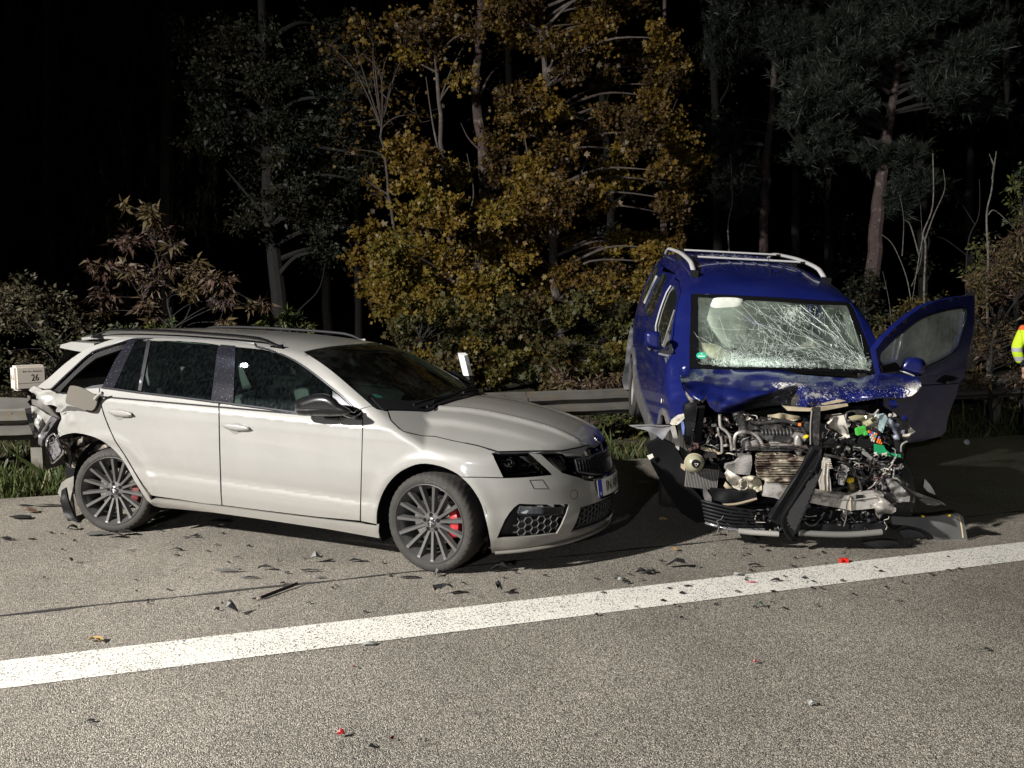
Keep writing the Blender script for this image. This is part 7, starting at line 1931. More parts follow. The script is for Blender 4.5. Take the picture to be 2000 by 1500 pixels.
def tree(name, label, cat, trunk, Y, r, blobs, leaf, size, m, bark, n_leaf=400, twigs=9, droop=.3, group=None, leafdir='out', tone_fn=None, forks=(), limb=True, twr=.006, thin=1.0, flat_=1.0):
    """trunk/blobs given as pixel columns/rows at depth; real 3d crown round them"""
    T = [wp(u, v, Y + (q[0] if q else 0)) for u, v, *q in trunk]; base = T[0].copy(); base.z = 0
    root = empty(name, label, cat, tuple(base), group=group)
    full = [base + Vector((0, 0, -.3))] + T; full = spline([p - base for p in full], 5)
    n = len(full); rs = [r * (1.15 - .75 * i / (n - 1)) for i in range(n)]
    full = [p + Vector((LT.normal() * .012, LT.normal() * .012, 0)) for p in full]
    MB().tube(full, rs, 10).build('trunk', bark, root, True)
    tb = MB()
    for pts, rr in forks:
        q = spline([wp(u, v, Y + (w[0] if w else 0)) - base for u, v, *w in pts], 5); tb.tube(q, [rr * (1 - .75 * i / (len(q) - 1)) for i in range(len(q))], 7)
    P = []; D = []; TN = []
    for (u, v, dy, ru, rv, dens) in blobs:
        c = wp(u, v, Y + dy) - base; sx, sz = ru * (Y + dy) / FPX, rv * (Y + dy) / FPX; sy = (sx + sz) / 2 * flat_
        # limb from the nearest lower trunk point
        cand = [p for p in full if p.z < c.z - .15] or [full[0]]
        a = min(cand, key=lambda p: (p - c).length)
        if limb:
            mid = (a + c) / 2 + Vector((LT.normal() * .12, LT.normal() * .12, .12 * (c - a).length)); q = spline([a, mid, c], 5)
            tb.tube(q, [max(twr, r * .34 * (1 - .8 * i / (len(q) - 1))) for i in range(len(q))], 6, cap=False)
        bt = LT.uniform(0, 1)
        for _ in range(twigs):
            d = LT.normal(size=3); d /= np.linalg.norm(d); d[2] = d[2] * .8 + .1
            e = c + Vector((d[0] * sx, d[1] * sy, d[2] * sz)) * LT.uniform(.7, 1.1); md = (c + e) / 2 + Vector(LT.normal(size=3) * .12 * sx)
            q = spline([c, md, e], 3); tb.tube(q, [twr * (1 - .7 * i / (len(q) - 1)) for i in range(len(q))], 4, cap=False)
            nl = int(n_leaf * dens / twigs)
            if nl < 1: continue
            t = LT.uniform(.1, 1.08, nl); Q = np.array([(np.array(c) * (1 - k_) ** 2 + 2 * np.array(md) * k_ * (1 - k_) + np.array(e) * k_ * k_) for k_ in t])
            jit = LT.normal(size=(nl, 3)) * np.array([sx, sy, sz]) * .15
            P.append(Q + jit); dd_ = LT.normal(size=(nl, 3)) * .7 + np.array(e - c)[None] / max(.05, (e - c).length) * .8 + jit / (sx * .3)
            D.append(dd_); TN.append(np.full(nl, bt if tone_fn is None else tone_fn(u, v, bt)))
    if tb.V: setp(tb.build('branches', bark, root, True), kind='stuff')
    if P:
        P = np.concatenate(P); D = np.concatenate(D); TN = np.concatenate(TN)
        scatter('crown', P, D, size, leaf, m, root, TN, droop)
    return root
def blobfield(poly, n, ru, rv, dy, dens=(.6, 1.3), seed=1, holes=()):
    R_ = np.random.RandomState(seed); poly = [tuple(p) for p in poly]; x0, y0 = np.min(poly, 0); x1, y1 = np.max(poly, 0); out = []; tries = 0
    while len(out) < n and tries < 6000:
        tries += 1; p = (R_.uniform(x0, x1), R_.uniform(y0, y1))
        if not inpoly([p], poly)[0]: continue
        if any(math.hypot((p[0] - h[0]) / h[2], (p[1] - h[1]) / h[3]) < 1 for h in holes): continue
        if any(math.hypot(p[0] - q[0], p[1] - q[1]) < ru * .62 for q in out): continue
        k = R_.uniform(.7, 1.3); out.append((p[0], p[1], R_.uniform(*dy), ru * k, rv * k, R_.uniform(*dens)))
    return out
L_amber = leafmat('amber_leaves', [(.042, .026, .010), (.098, .058, .010), (.148, .096, .012), (.118, .092, .013), (.060, .058, .013)])
L_olive = leafmat('olive_leaves', [(.13, .088, .014), (.085, .070, .014), (.050, .050, .014), (.032, .034, .012), (.075, .048, .015)])
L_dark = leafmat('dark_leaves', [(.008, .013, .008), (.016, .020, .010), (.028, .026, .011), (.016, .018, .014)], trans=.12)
L_brown = leafmat('brown_drooping_leaves', [(.055, .032, .026), (.085, .052, .036), (.085, .064, .028), (.10, .072, .03), (.05, .034, .034)], trans=.2)
L_pine = leafmat('pine_needles', [(.007, .011, .008), (.011, .016, .011), (.017, .023, .016)], trans=.05)
L_green = leafmat('green_leaves', [(.035, .055, .022), (.06, .08, .02), (.10, .10, .02), (.05, .06, .035)], trans=.2)
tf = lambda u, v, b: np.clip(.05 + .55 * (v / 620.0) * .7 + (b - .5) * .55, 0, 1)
# big maples in the middle
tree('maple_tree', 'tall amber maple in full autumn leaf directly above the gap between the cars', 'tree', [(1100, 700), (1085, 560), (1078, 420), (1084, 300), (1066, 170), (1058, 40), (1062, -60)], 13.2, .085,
     blobfield([(985, -30), (1290, -30), (1330, 120), (1345, 330), (1330, 480), (1280, 560), (1180, 600), (1040, 600), (970, 520), (985, 420), (950, 330), (965, 200), (1000, 120)], 74, 44, 36, (-1.1, .9), (.7, 1.35), 4, holes=((1120, 500, 40, 26), (1010, 150, 22, 36), (1215, 180, 30, 22), (1165, 330, 26, 34), (1240, 400, 28, 22), (1050, 395, 22, 30), (1000, 300, 20, 26))), 'maple', .050, L_amber, m_bark, 900, 13, .45, tone_fn=tf, forks=[([(1084, 470), (1120, 380), (1150, 300, -.3)], .035), ([(1078, 420), (1040, 340), (1020, 240, .3)], .03), ([(1085, 560), (1120, 500), (1175, 480)], .025), ([(1075, 200), (1070, 120)], .03)])
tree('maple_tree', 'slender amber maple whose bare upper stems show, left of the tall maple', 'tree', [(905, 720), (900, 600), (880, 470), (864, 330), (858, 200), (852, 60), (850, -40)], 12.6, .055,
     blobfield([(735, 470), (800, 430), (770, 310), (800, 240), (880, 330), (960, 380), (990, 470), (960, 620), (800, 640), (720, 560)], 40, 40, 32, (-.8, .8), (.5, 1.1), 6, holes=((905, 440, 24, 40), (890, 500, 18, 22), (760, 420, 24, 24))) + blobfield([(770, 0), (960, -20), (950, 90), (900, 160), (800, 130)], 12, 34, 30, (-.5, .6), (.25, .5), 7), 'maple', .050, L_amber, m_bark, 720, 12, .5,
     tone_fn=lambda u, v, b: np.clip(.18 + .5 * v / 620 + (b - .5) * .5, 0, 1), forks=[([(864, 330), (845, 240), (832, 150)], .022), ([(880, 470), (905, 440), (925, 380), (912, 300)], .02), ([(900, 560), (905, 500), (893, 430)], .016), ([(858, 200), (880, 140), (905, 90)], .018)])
tree('field_maple', 'small russet tree with sparse leaves at the left edge of the lit foliage', 'tree', [(800, 690), (790, 600), (775, 480), (760, 380), (745, 250)], 13.8, .045,
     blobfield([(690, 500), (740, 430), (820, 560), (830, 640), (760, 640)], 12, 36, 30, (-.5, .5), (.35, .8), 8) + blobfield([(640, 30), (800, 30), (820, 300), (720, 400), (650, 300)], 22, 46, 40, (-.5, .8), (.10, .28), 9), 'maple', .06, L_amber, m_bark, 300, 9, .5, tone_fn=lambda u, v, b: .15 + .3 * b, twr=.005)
tree('hazel_thicket', 'olive and yellow thicket rising behind the guard rail between the cars', 'bush', [(1050, 790), (1045, 740), (1050, 660)], 11.4, .035,
     blobfield([(880, 620), (1000, 590), (1240, 570), (1248, 760), (960, 762), (890, 700)], 46, 36, 28, (-.7, .9), (.7, 1.2), 10, holes=((1010, 735, 20, 14), (1120, 640, 24, 16))), 'maple', .050, L_olive, m_barkd, 560, 9, .5)
tree('hazel_thicket', 'yellowish thicket behind the windscreen of the grey car', 'bush', [(840, 780), (835, 720), (820, 660)], 11.2, .03,
     blobfield([(740, 660), (800, 590), (960, 600), (990, 700), (930, 760), (860, 720), (780, 680)], 26, 36, 28, (-.6, .8), (.55, 1.1), 11, holes=((760, 640, 30, 20),)), 'maple', .050, L_olive, m_barkd, 520, 9, .5)
tree('dock_plant', 'tuft of rust coloured drooping leaves just above the rail beside the van', 'plant', [(1150, 775), (1160, 750)], 10.3, .012,
     blobfield([(1090, 735), (1230, 735), (1235, 764), (1090, 766)], 13, 22, 14, (-.3, .3), (.5, 1.0), 12), 'long', .075, L_brown, m_barkd, 110, 8, .3, limb=False, twr=.003)
# bare pine stems among the maples
tree('pine_tree', 'reddish bare pine trunk rising through the maples behind the grey car', 'tree', [(932, 760), (930, 600), (948, 430), (944, 300), (930, 190), (933, 100), (942, -60)], 14.2, .14, [], 'needle', .1, L_pine, m_pineb, forks=[([(934, 200), (955, 150), (985, 120)], .03), ([(944, 300), (915, 270), (900, 240)], .02)])
tree('pine_tree', 'thin dark pine stem at the right border of the amber maple', 'tree', [(1296, 640), (1297, 440), (1301, 330), (1298, 200), (1300, 90), (1297, -60)], 14.6, .075, blobfield([(1290, 250), (1370, 300), (1385, 350), (1320, 420), (1290, 400)], 8, 26, 20, (-.3, .4), (.2, .4), 13), 'maple', .055, L_olive, m_pineb, 160, 8, .4, forks=[([(1299, 400), (1330, 350), (1372, 335)], .012), ([(1300, 250), (1320, 200), (1335, 170)], .012)])
# dark left hand wood
tree('alder_tree', 'dark green broadleaf tree standing in shade behind the grey car roof', 'tree', [(556, 700), (548, 600), (530, 450), (524, 330), (520, 180), (512, -40)], 15.0, .17,
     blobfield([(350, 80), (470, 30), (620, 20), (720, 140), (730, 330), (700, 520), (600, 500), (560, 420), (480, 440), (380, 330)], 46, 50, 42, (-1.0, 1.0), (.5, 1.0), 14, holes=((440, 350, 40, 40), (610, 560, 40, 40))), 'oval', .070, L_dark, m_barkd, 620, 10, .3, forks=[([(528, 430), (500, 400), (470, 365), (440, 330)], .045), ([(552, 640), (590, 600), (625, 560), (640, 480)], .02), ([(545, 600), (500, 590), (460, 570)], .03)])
def curtain(name, label, trunk, Y, box, n, seed, mm, L=.55):
    """drooping spruce: hanging sprays of needles"""
    T = [wp(u, v, Y) for u, v in trunk]; base = T[0].copy(); base.z = 0
    root = empty(name, label, 'tree', tuple(base), group=None)
    MB().tube(spline([base - base + Vector((0, 0, -.3))] + [p - base for p in T], 4), .14, 8).build('trunk', m_barkd, root, True)
    R_ = np.random.RandomState(seed); P = []; D = []; mb = MB()
    for _ in range(n):
        u, v = R_.uniform(box[0], box[2]), R_.uniform(box[1], box[3]); c = np.array(wp(u, v, Y + R_.uniform(-1, 1)) - base); l = L * R_.uniform(.5, 1.3)
        mb.tube([Vector(c), Vector(c + [R_.normal() * .05, 0, -l])], .004, 3, cap=False)
        k = 60; t = R_.uniform(0, 1, k); q = c[None] + np.stack([R_.normal(size=k) * .03, R_.normal(size=k) * .03, -t * l], 1)
        P.append(q); D.append(np.stack([R_.normal(size=k), R_.normal(size=k), -np.abs(R_.normal(size=k)) * 1.2 - .6], 1))
    setp(mb.build('branches', m_barkd, root), kind='stuff')
    scatter('crown', np.concatenate(P), np.concatenate(D), .07, 'needle', mm, root, None, .3)
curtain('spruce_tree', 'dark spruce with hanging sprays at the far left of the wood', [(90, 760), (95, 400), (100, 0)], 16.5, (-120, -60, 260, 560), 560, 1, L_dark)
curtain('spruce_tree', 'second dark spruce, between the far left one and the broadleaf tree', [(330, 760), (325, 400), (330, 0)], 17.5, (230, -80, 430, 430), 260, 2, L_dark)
tree('cherry_shrub', 'tall shrub with long drooping brownish leaves behind the roof of the grey car', 'bush', [(345, 760), (340, 660), (320, 560), (300, 470)], 10.2, .022,
     [(300, 425, 0, 30, 22, .9), (320, 450, .2, 34, 24, 1.3), (255, 470, -.1, 34, 24, 1.0), (335, 480, 0, 22, 14, .8), (245, 400, 0, 9, 9, .25), (290, 405, 0, 12, 10, .3), (200, 520, 0, 26, 24, .9), (250, 530, 0, 28, 26, 1.0), (300, 555, 0, 36, 30, 1.5), (375, 525, .1, 30, 24, 1.0), (425, 545, 0, 34, 30, 1.5), (440, 590, 0, 26, 22, .9), (370, 570, 0, 22, 20, .6), (210, 580, 0, 30, 26, .9), (290, 600, 0, 26, 20, .8), (335, 525, 0, 18, 14, .5), (510, 595, 0, 18, 12, .4), (490, 600, 0, 14, 14, .2), (200, 610, 0, 22, 14, .4), (300, 625, 0, 20, 12, .4), (440, 630, 0, 18, 14, .4)],
     'long', .082, L_brown, m_barkd, 230, 9, .55, forks=[([(340, 660), (372, 600), (378, 540)], .012), ([(335, 640), (290, 600), (250, 540)], .012), ([(350, 690), (420, 640), (440, 590)], .012)], twr=.004)
tree('bramble_bush', 'sprawling bramble with small pale leaves behind the kilometre sign', 'bush', [(120, 790), (120, 740), (110, 680)], 9.6, .02,
     blobfield([(-30, 560), (70, 550), (150, 600), (240, 650), (260, 700), (200, 760), (60, 790), (-30, 780)], 38, 34, 28, (-.5, .6), (.5, 1.1), 15), 'oval', .045, leafmat('pale_green_leaves', [(.03, .034, .014), (.055, .052, .024), (.09, .072, .04), (.02, .025, .011)]), m_barkd, 200, 8, .2, twr=.003)
tree('bramble_bush', 'leafy green bush seen through the broken rear window of the grey car', 'bush', [(190, 800), (190, 740), (190, 700)], 9.9, .02, blobfield([(130, 660), (260, 650), (330, 640), (300, 740), (150, 750)], 16, 34, 26, (-.4, .4), (.8, 1.3), 16), 'oval', .045, L_green, m_barkd, 300, 8, .2, twr=.003)
tree('elder_shoot', 'small yellow-green shoot peeping above the front of the grey car roof', 'plant', [(548, 720), (550, 670), (552, 640)], 10.6, .012, [(520, 632, 0, 20, 14, .8), (545, 625, 0, 26, 18, 1.1), (578, 628, 0, 22, 14, .9), (560, 612, 0, 10, 12, .4), (595, 640, 0, 16, 10, .4)], 'long', .085, L_green, m_barkd, 120, 8, .5, twr=.003)
# right hand pines
def pine(label, trunk, Y, r, blobs, forks, n=900):
    T = [wp(u, v, Y) for u, v in trunk]; base = T[0].copy(); base.z = 0
    root = empty('pine_tree', label, 'tree', tuple(base)); full = spline([Vector((0, 0, -.3))] + [p - base for p in T], 6)
    MB().tube([p + Vector((LT.normal() * .01, LT.normal() * .01, 0)) for p in full], [r * (1.1 - .8 * i / (len(full) - 1)) for i in range(len(full))], 10).build('trunk', m_pineb, root, True)
    tb = MB(); P = []; D = []
    for pts, rr in forks:
        q = spline([wp(u, v, Y) - base for u, v in pts], 5); tb.tube(q, [rr * (1 - .7 * i / (len(q) - 1)) for i in range(len(q))], 7)
    for (u, v, dy, ru, rv, dens) in blobs:
        c = np.array(wp(u, v, Y + dy) - base); s = np.array([ru, (ru + rv) / 2, rv]) * (Y + dy) / FPX
        a = min([p for p in full if p.z < c[2] + .1] or [full[0]], key=lambda p: (p - Vector(c)).length)
        q = spline([a, (a + Vector(c)) / 2 + Vector((0, 0, .1)), Vector(c)], 4); tb.tube(q, [max(.006, r * .25 * (1 - .7 * i / (len(q) - 1))) for i in range(len(q))], 5, cap=False)
        nt_ = int(62 * dens)
        for _ in range(nt_):                               # one tuft: a brush of needles on a shoot
            d = LT.normal(size=3); d /= np.linalg.norm(d); o_ = c + d * s * LT.uniform(.3, 1.05); ax2 = d * .6 + np.array([0, 0, .7]) + LT.normal(size=3) * .3; ax2 /= np.linalg.norm(ax2)
            k = 46; t = LT.uniform(0, 1, k)
            P.append(o_[None] + ax2[None] * (t * .16)[:, None]); D.append(ax2[None] * .9 + LT.normal(size=(k, 3)) * .75)
    setp(tb.build('branches', m_barkd, root, True), kind='stuff')
    if P: scatter('crown', np.concatenate(P), np.concatenate(D), .105, 'needle', L_pine, root, None, .0)
pine('pine with pale forked dead branch, directly above the van roof', [(1490, 640), (1492, 480), (1497, 330), (1508, 200), (1515, 100), (1520, 20)], 17.0, .12,
     blobfield([(1400, 20), (1480, -40), (1600, -30), (1590, 70), (1540, 100), (1420, 130), (1390, 80)], 20, 42, 26, (-.8, .8), (.8, 1.3), 21) + blobfield([(1380, 230), (1480, 250), (1500, 420), (1430, 440), (1380, 330)], 10, 38, 30, (.2, .9), (.4, .8), 22), [([(1512, 168), (1530, 148), (1560, 132), (1600, 123)], .05), ([(1512, 168), (1500, 140), (1490, 127)], .03), ([(1500, 200), (1488, 182)], .02), ([(1548, 140), (1540, 163)], .02)])
pine('pine with the stout lit trunk, right of the van roof', [(1694, 700), (1700, 600), (1712, 440), (1722, 350), (1732, 270), (1748, 172), (1756, 90)], 14.6, .165,
     blobfield([(1560, 150), (1640, 40), (1760, -20), (1900, -30), (1960, 100), (1940, 230), (1870, 190), (1790, 160), (1700, 190), (1640, 260), (1600, 330), (1560, 250)], 44, 44, 28, (-1, 1), (.8, 1.3), 23) + [(1620, 270, -.3, 44, 26, 1.2), (1600, 300, 0, 34, 24, 1), (1660, 240, 0, 40, 24, 1.0), (1700, 305, -.3, 34, 16, .9), (1770, 305, -.4, 36, 18, 1.0), (1740, 325, 0, 36, 16, .8), (1790, 360, -.3, 40, 20, 1.1), (1760, 400, -.3, 30, 24, 1.0), (1820, 375, 0, 30, 14, .8), (1880, 205, -.4, 50, 18, 1.3), (1930, 215, -.3, 34, 14, .9), (1840, 170, -.2, 46, 20, 1.1)],
     [([(1738, 215), (1722, 200), (1710, 197)], .025), ([(1736, 250), (1722, 272), (1700, 283)], .03), ([(1700, 560), (1712, 520), (1718, 470)], .03)])
# ivy on the foot of the stout pine
tree('ivy_clad_stump', 'dark ivy covered stump at the foot of the stout pine', 'bush', [(1690, 720), (1688, 640), (1690, 580)], 14.0, .10, blobfield([(1665, 560), (1700, 530), (1715, 600), (1710, 690), (1670, 690)], 14, 22, 26, (-.3, .3), (.7, 1.1), 31), 'oval', .05, L_dark, m_barkd, 240, 8, .3, twr=.004)
def sapling(label, stems, Y, r, m=m_birch, blobs=(), lm=None, group=None):
    base = wp(*stems[0][0], Y); base.z = 0; root = empty('young_birch', label, 'sapling', tuple(base), group=group); tb = MB()
    for i, st in enumerate(stems):
        pts = [wp(u, v, Y) - base for u, v in st]
        if i == 0: pts = [Vector((0, 0, -.2))] + pts
        q = spline(pts, 5); rr = r if i == 0 else r * .6
        (MB().tube(q, [rr * (1 - .6 * k / (len(q) - 1)) for k in range(len(q))], 7).build('trunk', m, root, True) if i == 0 else tb.tube(q, [rr * (1 - .75 * k / (len(q) - 1)) for k in range(len(q))], 5))
    if tb.V: setp(tb.build('branches', m, root, True), kind='stuff')
    return root
sapling('pale thin sapling with one straight stem, right of the open van door', [[(1930, 700), (1928, 600), (1930, 500), (1927, 420), (1937, 370), (1941, 320)], [(1938, 350), (1944, 310), (1946, 295)], [(1930, 420), (1945, 412), (1990, 455)], [(1940, 320), (1932, 300)]], 12.0, .022)
sapling('pale sapling with two rising forks, left of the open van door', [[(1805, 640), (1805, 560), (1808, 480), (1803, 455), (1822, 400), (1822, 300)], [(1803, 460), (1792, 520), (1780, 600)], [(1806, 470), (1824, 420), (1845, 370), (1842, 330)], [(1795, 500), (1778, 440), (1765, 430)]], 13.0, .020)
sapling('grey leaning sapling with thin twigs next to the stout pine', [[(1800, 660), (1782, 600), (1770, 540), (1745, 480), (1722, 458)], [(1780, 560), (1800, 500), (1798, 400)], [(1762, 500), (1765, 430), (1757, 380)], [(1745, 700), (1738, 600), (1724, 530)]], 13.4, .013)
sapling('short pale stem left of the forked pine', [[(1425, 640), (1424, 500), (1422, 440), (1430, 390), (1427, 300)], [(1427, 370), (1430, 330)]], 15.0, .022)
sapling('dark bare sapling at the far right, behind the pale straight stem', [[(1885, 640), (1890, 480), (1912, 420), (1913, 350)], [(1905, 440), (1880, 400)], [(1890, 500), (1850, 470), (1830, 462)]], 14.5, .018, m_barkd)
tree('beech_hedge', 'dense bush of copper drooping leaves right of the open van door', 'bush', [(1935, 790), (1935, 740), (1940, 660)], 11.0, .03,
     blobfield([(1895, 560), (1960, 470), (2060, 400), (2080, 780), (1900, 770), (1880, 680)], 44, 32, 26, (-.5, .8), (.7, 1.2), 41), 'long', .060, L_brown, m_barkd, 230, 8, .35, tone_fn=lambda u, v, b: .2 + .6 * b, twr=.004)
tree('hornbeam', 'green leaved young tree entering the frame at the right edge', 'tree', [(2000, 760), (2005, 600), (1998, 450), (2010, 300)], 12.2, .035,
     blobfield([(1880, 560), (1900, 520), (1960, 400), (2010, 290), (2080, 280), (2080, 560), (1960, 560)], 26, 32, 26, (-.3, .8), (.35, .8), 42), 'oval', .05, L_green, m_barkd, 240, 8, .3, twr=.004)
tree('hazel_thicket', 'dim olive bush between the van and its open door', 'bush', [(1760, 760), (1760, 700), (1765, 640)], 11.8, .025,
     blobfield([(1700, 640), (1740, 600), (1840, 580), (1880, 600), (1870, 740), (1700, 740)], 26, 30, 24, (-.5, .6), (.5, .9), 43), 'oval', .045, leafmat('dim_olive_leaves', [(.03, .028, .010), (.07, .058, .014), (.12, .085, .02), (.02, .025, .012)]), m_barkd, 240, 8, .3, twr=.004)
tree('bramble_bush', 'low dark bush under the guard rail left of the van', 'bush', [(1200, 850), (1200, 820)], 10.2, .015, blobfield([(1150, 815), (1260, 810), (1262, 850), (1180, 858)], 12, 24, 14, (-.4, .3), (.6, 1.0), 44), 'oval', .04, L_green, m_barkd, 120, 8, .2, limb=False, twr=.003)
# darker far wood: rows of trunks and crowns, barely lit
for i, (u, Yf, rr) in enumerate([(20, 22, .16), (210, 21, .13), (400, 23, .17), (640, 22, .14), (700, 20, .10), (1000, 23, .16), (1180, 21, .13), (1400, 24, .17), (1560, 22, .13), (1620, 25, .16), (1800, 23, .15), (1900, 21, .12), (1980, 24, .15), (2110, 20, .14), (-120, 20, .15)]):
    R_ = np.random.RandomState(100 + i); w_ = ['first', 'second', 'third', 'fourth', 'fifth', 'sixth', 'seventh', 'eighth', 'ninth', 'tenth', 'eleventh', 'twelfth', 'thirteenth', 'fourteenth', 'outermost left'][i]
    tree('fir_tree', 'dim tree deep in the wood, %s of the back row from the left' % w_ if i < 14 else 'dim tree deep in the wood at the outermost left of the back row', 'tree', [(u, 640), (u + R_.normal() * 6, 400), (u + R_.normal() * 12, 100), (u, -80)], Yf, rr,
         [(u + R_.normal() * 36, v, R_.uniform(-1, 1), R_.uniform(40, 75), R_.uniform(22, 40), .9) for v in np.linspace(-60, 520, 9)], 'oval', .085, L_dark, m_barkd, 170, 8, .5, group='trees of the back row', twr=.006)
# ------------------------------------------------------------------ grass
L_grass = leafmat('grass_blades', [(.03, .05, .012), (.045, .068, .016), (.07, .082, .024), (.11, .10, .045)], trans=.2)
SH['blade'] = ([(-.05, 0, 0), (.05, 0, 0), (.03, .55, .03), (0, 1, .12)], [(0, 1, 2), (0, 2, 3)])
n = 42000; R_ = np.random.RandomState(5)
s_ = np.where(R_.rand(n) < .6, R_.uniform(-4.5, -.3, n) - 1.2, R_.uniform(-1, 14, n)); t_ = EDGE_T + .02 + np.abs(R_.exponential(.75, n)) 
Pg = np.array([road(0, 0).x + rd.x * s_ + rn.x * t_, road(0, 0).y + rd.y * s_ + rn.y * t_, np.zeros(n)]).T
Pg[:, 2] = [gz(a, b) for a, b in Pg[:, :2]]
kp = vnoise(Pg[:, :2], 2.2, 4) > -.55; Pg = Pg[kp]; n = len(Pg)
Dg = np.stack([R_.normal(size=n) * .45, R_.normal(size=n) * .45, np.ones(n)], 1)
go = scatter('grass', Pg, Dg, .085, 'blade', L_grass, None, None, 0, svar=.6); setp(go, 'green grass verge along the edge of the asphalt under the guard rail', 'grass', kind='stuff')
n = 5000; s_ = R_.uniform(-7, 14, n); t_ = EDGE_T + .1 + R_.uniform(0, 4.5, n)
Pg = np.array([road(0, 0).x + rd.x * s_ + rn.x * t_, road(0, 0).y + rd.y * s_ + rn.y * t_, np.zeros(n)]).T; Pg[:, 2] = [gz(a, b) + .01 for a, b in Pg[:, :2]]
go = scatter('leaf_litter', Pg, np.stack([R_.normal(size=n), R_.normal(size=n), R_.normal(size=n) * .2], 1), .06, 'maple', L_brown, None, None, 0); setp(go, 'fallen brown leaves scattered on the soil below the wood', 'leaf litter', kind='stuff')
# ------------------------------------------------------------------ debris on the road
m_sh = mat('shard_black', (.016, .016, .017), .35, rvar=.1); m_shg = mat('shard_grey', (.075, .072, .068), .5)
m_shr = mat('shard_red', (.20, .008, .010), .3); m_shw = mat('shard_clear', (.26, .27, .26), .2); m_leaf = mat('fallen_leaf', (.22, .11, .03), .7); m_ltan = mat('dry_leaf', (.30, .20, .08), .8)
DR_ = random.Random(12)
def shard(u, v, w, h, m, label, cat='plastic piece', name='plastic_shard', lift=.02, group=None, ang=0.0, curl=.25, seed=None, n=7, thick=.003):
    R_ = random.Random(int(u * 7 + v * 13)); w *= 1.2; h *= 1.25; c = gp(u, v); sc = w * c.y / FPX; dp = h * c.y / FPX
    # screen width -> metres; depth extent stretched because the road recedes
    L_ = sc; Wd = max(dp * 1.9, .008)
    an = np.linspace(0, 2 * math.pi, n, endpoint=False); P = []
    for k, a in enumerate(an):
        r = R_.uniform(.55, 1.1); x = .5 * L_ * math.cos(a) * r; y = .5 * Wd * math.sin(a) * r
        P.append((x, y))
    V = []; 
    for (x, y) in P + [(0, 0)]:
        X = x * math.cos(ang) - y * math.sin(ang); Y_ = x * math.sin(ang) + y * math.cos(ang)
        t = (x / L_ + .5); z = .006 + lift * max(0, math.sin(t * 2.6 + R_.uniform(0, .6))) * (.5 + R_.random()) * curl * 2.6
        V.append((X, Y_, z))
    V2 = [(x, y, z + thick) for x, y, z in V]; n_ = n
    F = [(k, (k + 1) % n_, n_) for k in range(n_)]
    F = [(b + n_ + 1, a + n_ + 1, c_ + n_ + 1)[::-1] for a, b, c_ in F] + [(a, c_, b) for a, b, c_ in F] + [(k, (k + 1) % n_, (k + 1) % n_ + n_ + 1, k + n_ + 1) for k in range(n_)]
    o = mk(name, V + V2, F, m); o.location = (c.x, c.y, 0); setp(o, label, cat, group)
    return o
S = shard
S(142, 1036, 24, 8, m_sh, 'small upright black scrap left of the flattened rear tyre', lift=.05)
S(196, 1046, 56, 10, m_shg, 'brownish flat plastic plate under the rear tyre of the grey car', lift=.03); S(222, 1052, 46, 9, m_shg, 'crumpled grey liner scrap in front of the rear tyre', lift=.05); S(250, 1047, 40, 10, m_sh, 'dark folded scrap right of the liner scrap at the rear tyre', lift=.05)
S(430, 1022, 44, 7, m_sh, 'dark scrap under the rear door of the grey car', lift=.03); S(380, 1051, 22, 3, m_sh, 'thin dark sliver below the rear door', lift=.02)
S(97, 990, 60, 7, m_sh, 'long flat black strip left of the bumper corner', lift=.02); S(48, 989, 30, 4, m_sh, 'flat dark sliver near the grass at the left edge', lift=.01); S(58, 1003, 28, 10, mat('copper_scrap', (.10, .06, .04), .5), 'tangled brownish scrap on the black pieces at far left', lift=.06); S(42, 1014, 46, 9, m_sh, 'black torn scrap below the tangled brown one', lift=.03)
S(10, 1055, 26, 10, m_sh, 'dark scrap cut by the left edge of the picture', lift=.03); S(62, 1055, 16, 3, m_sh, 'small flat dark chip at far left of the hard shoulder', lift=.01)
S(140, 1102, 9, 5, m_sh, 'small upright dark nub alone on the shoulder at left', lift=.06); S(345, 1077, 26, 4, m_sh, 'dark sliver with jagged top below the sill', lift=.03); S(344, 1087, 14, 3, m_sh, 'tiny dark chip just below the jagged sliver', lift=.01)
S(257, 1078, 22, 2, m_rust, 'thin reddish stick on the shoulder behind the seam', lift=.01, ang=.6); S(265, 1136, 10, 2, m_sh, 'tiny dark chip left of the middle of the shoulder', lift=.01)
S(448, 1119, 62, 4, m_shg, 'long pale-edged plastic blade on the shoulder', lift=.03); S(520, 1116, 38, 7, m_sh, 'dark torn flake right of the long pale blade', lift=.05); S(489, 1132, 40, 2, m_sh, 'narrow sliver under the long pale blade', lift=.02); S(446, 1103, 9, 3, m_sh, 'tiny dark chip above the long pale blade'); S(463, 1092, 14, 2, m_sh, 'thin tiny chip above the torn flake')
S(618, 1101, 34, 8, m_sh, 'pointed dark flake with raised tip left of the front wheel', lift=.08); S(694, 1099, 32, 4, m_sh, 'flat dark flake nearest the front wheel', lift=.02); S(609, 1118, 48, 4, m_sh, 'flat black strip between the raised flake and the seam', lift=.02); S(626, 1131, 20, 4, m_shg, 'small greyish flake just below the flat black strip', lift=.01)
st = MB().tube([(-.085, -.11, .012), (.07, .10, .02)], .009, 6).build('trim_stick', m_sh); st.location = tuple(gp(549, 1158)); setp(st, 'dark reddish trim stick lying across the seam', 'trim piece')
tubeobj('red_edge', [(-.085, -.112, .022), (.07, .10, .030)], .003, m_rust, st)
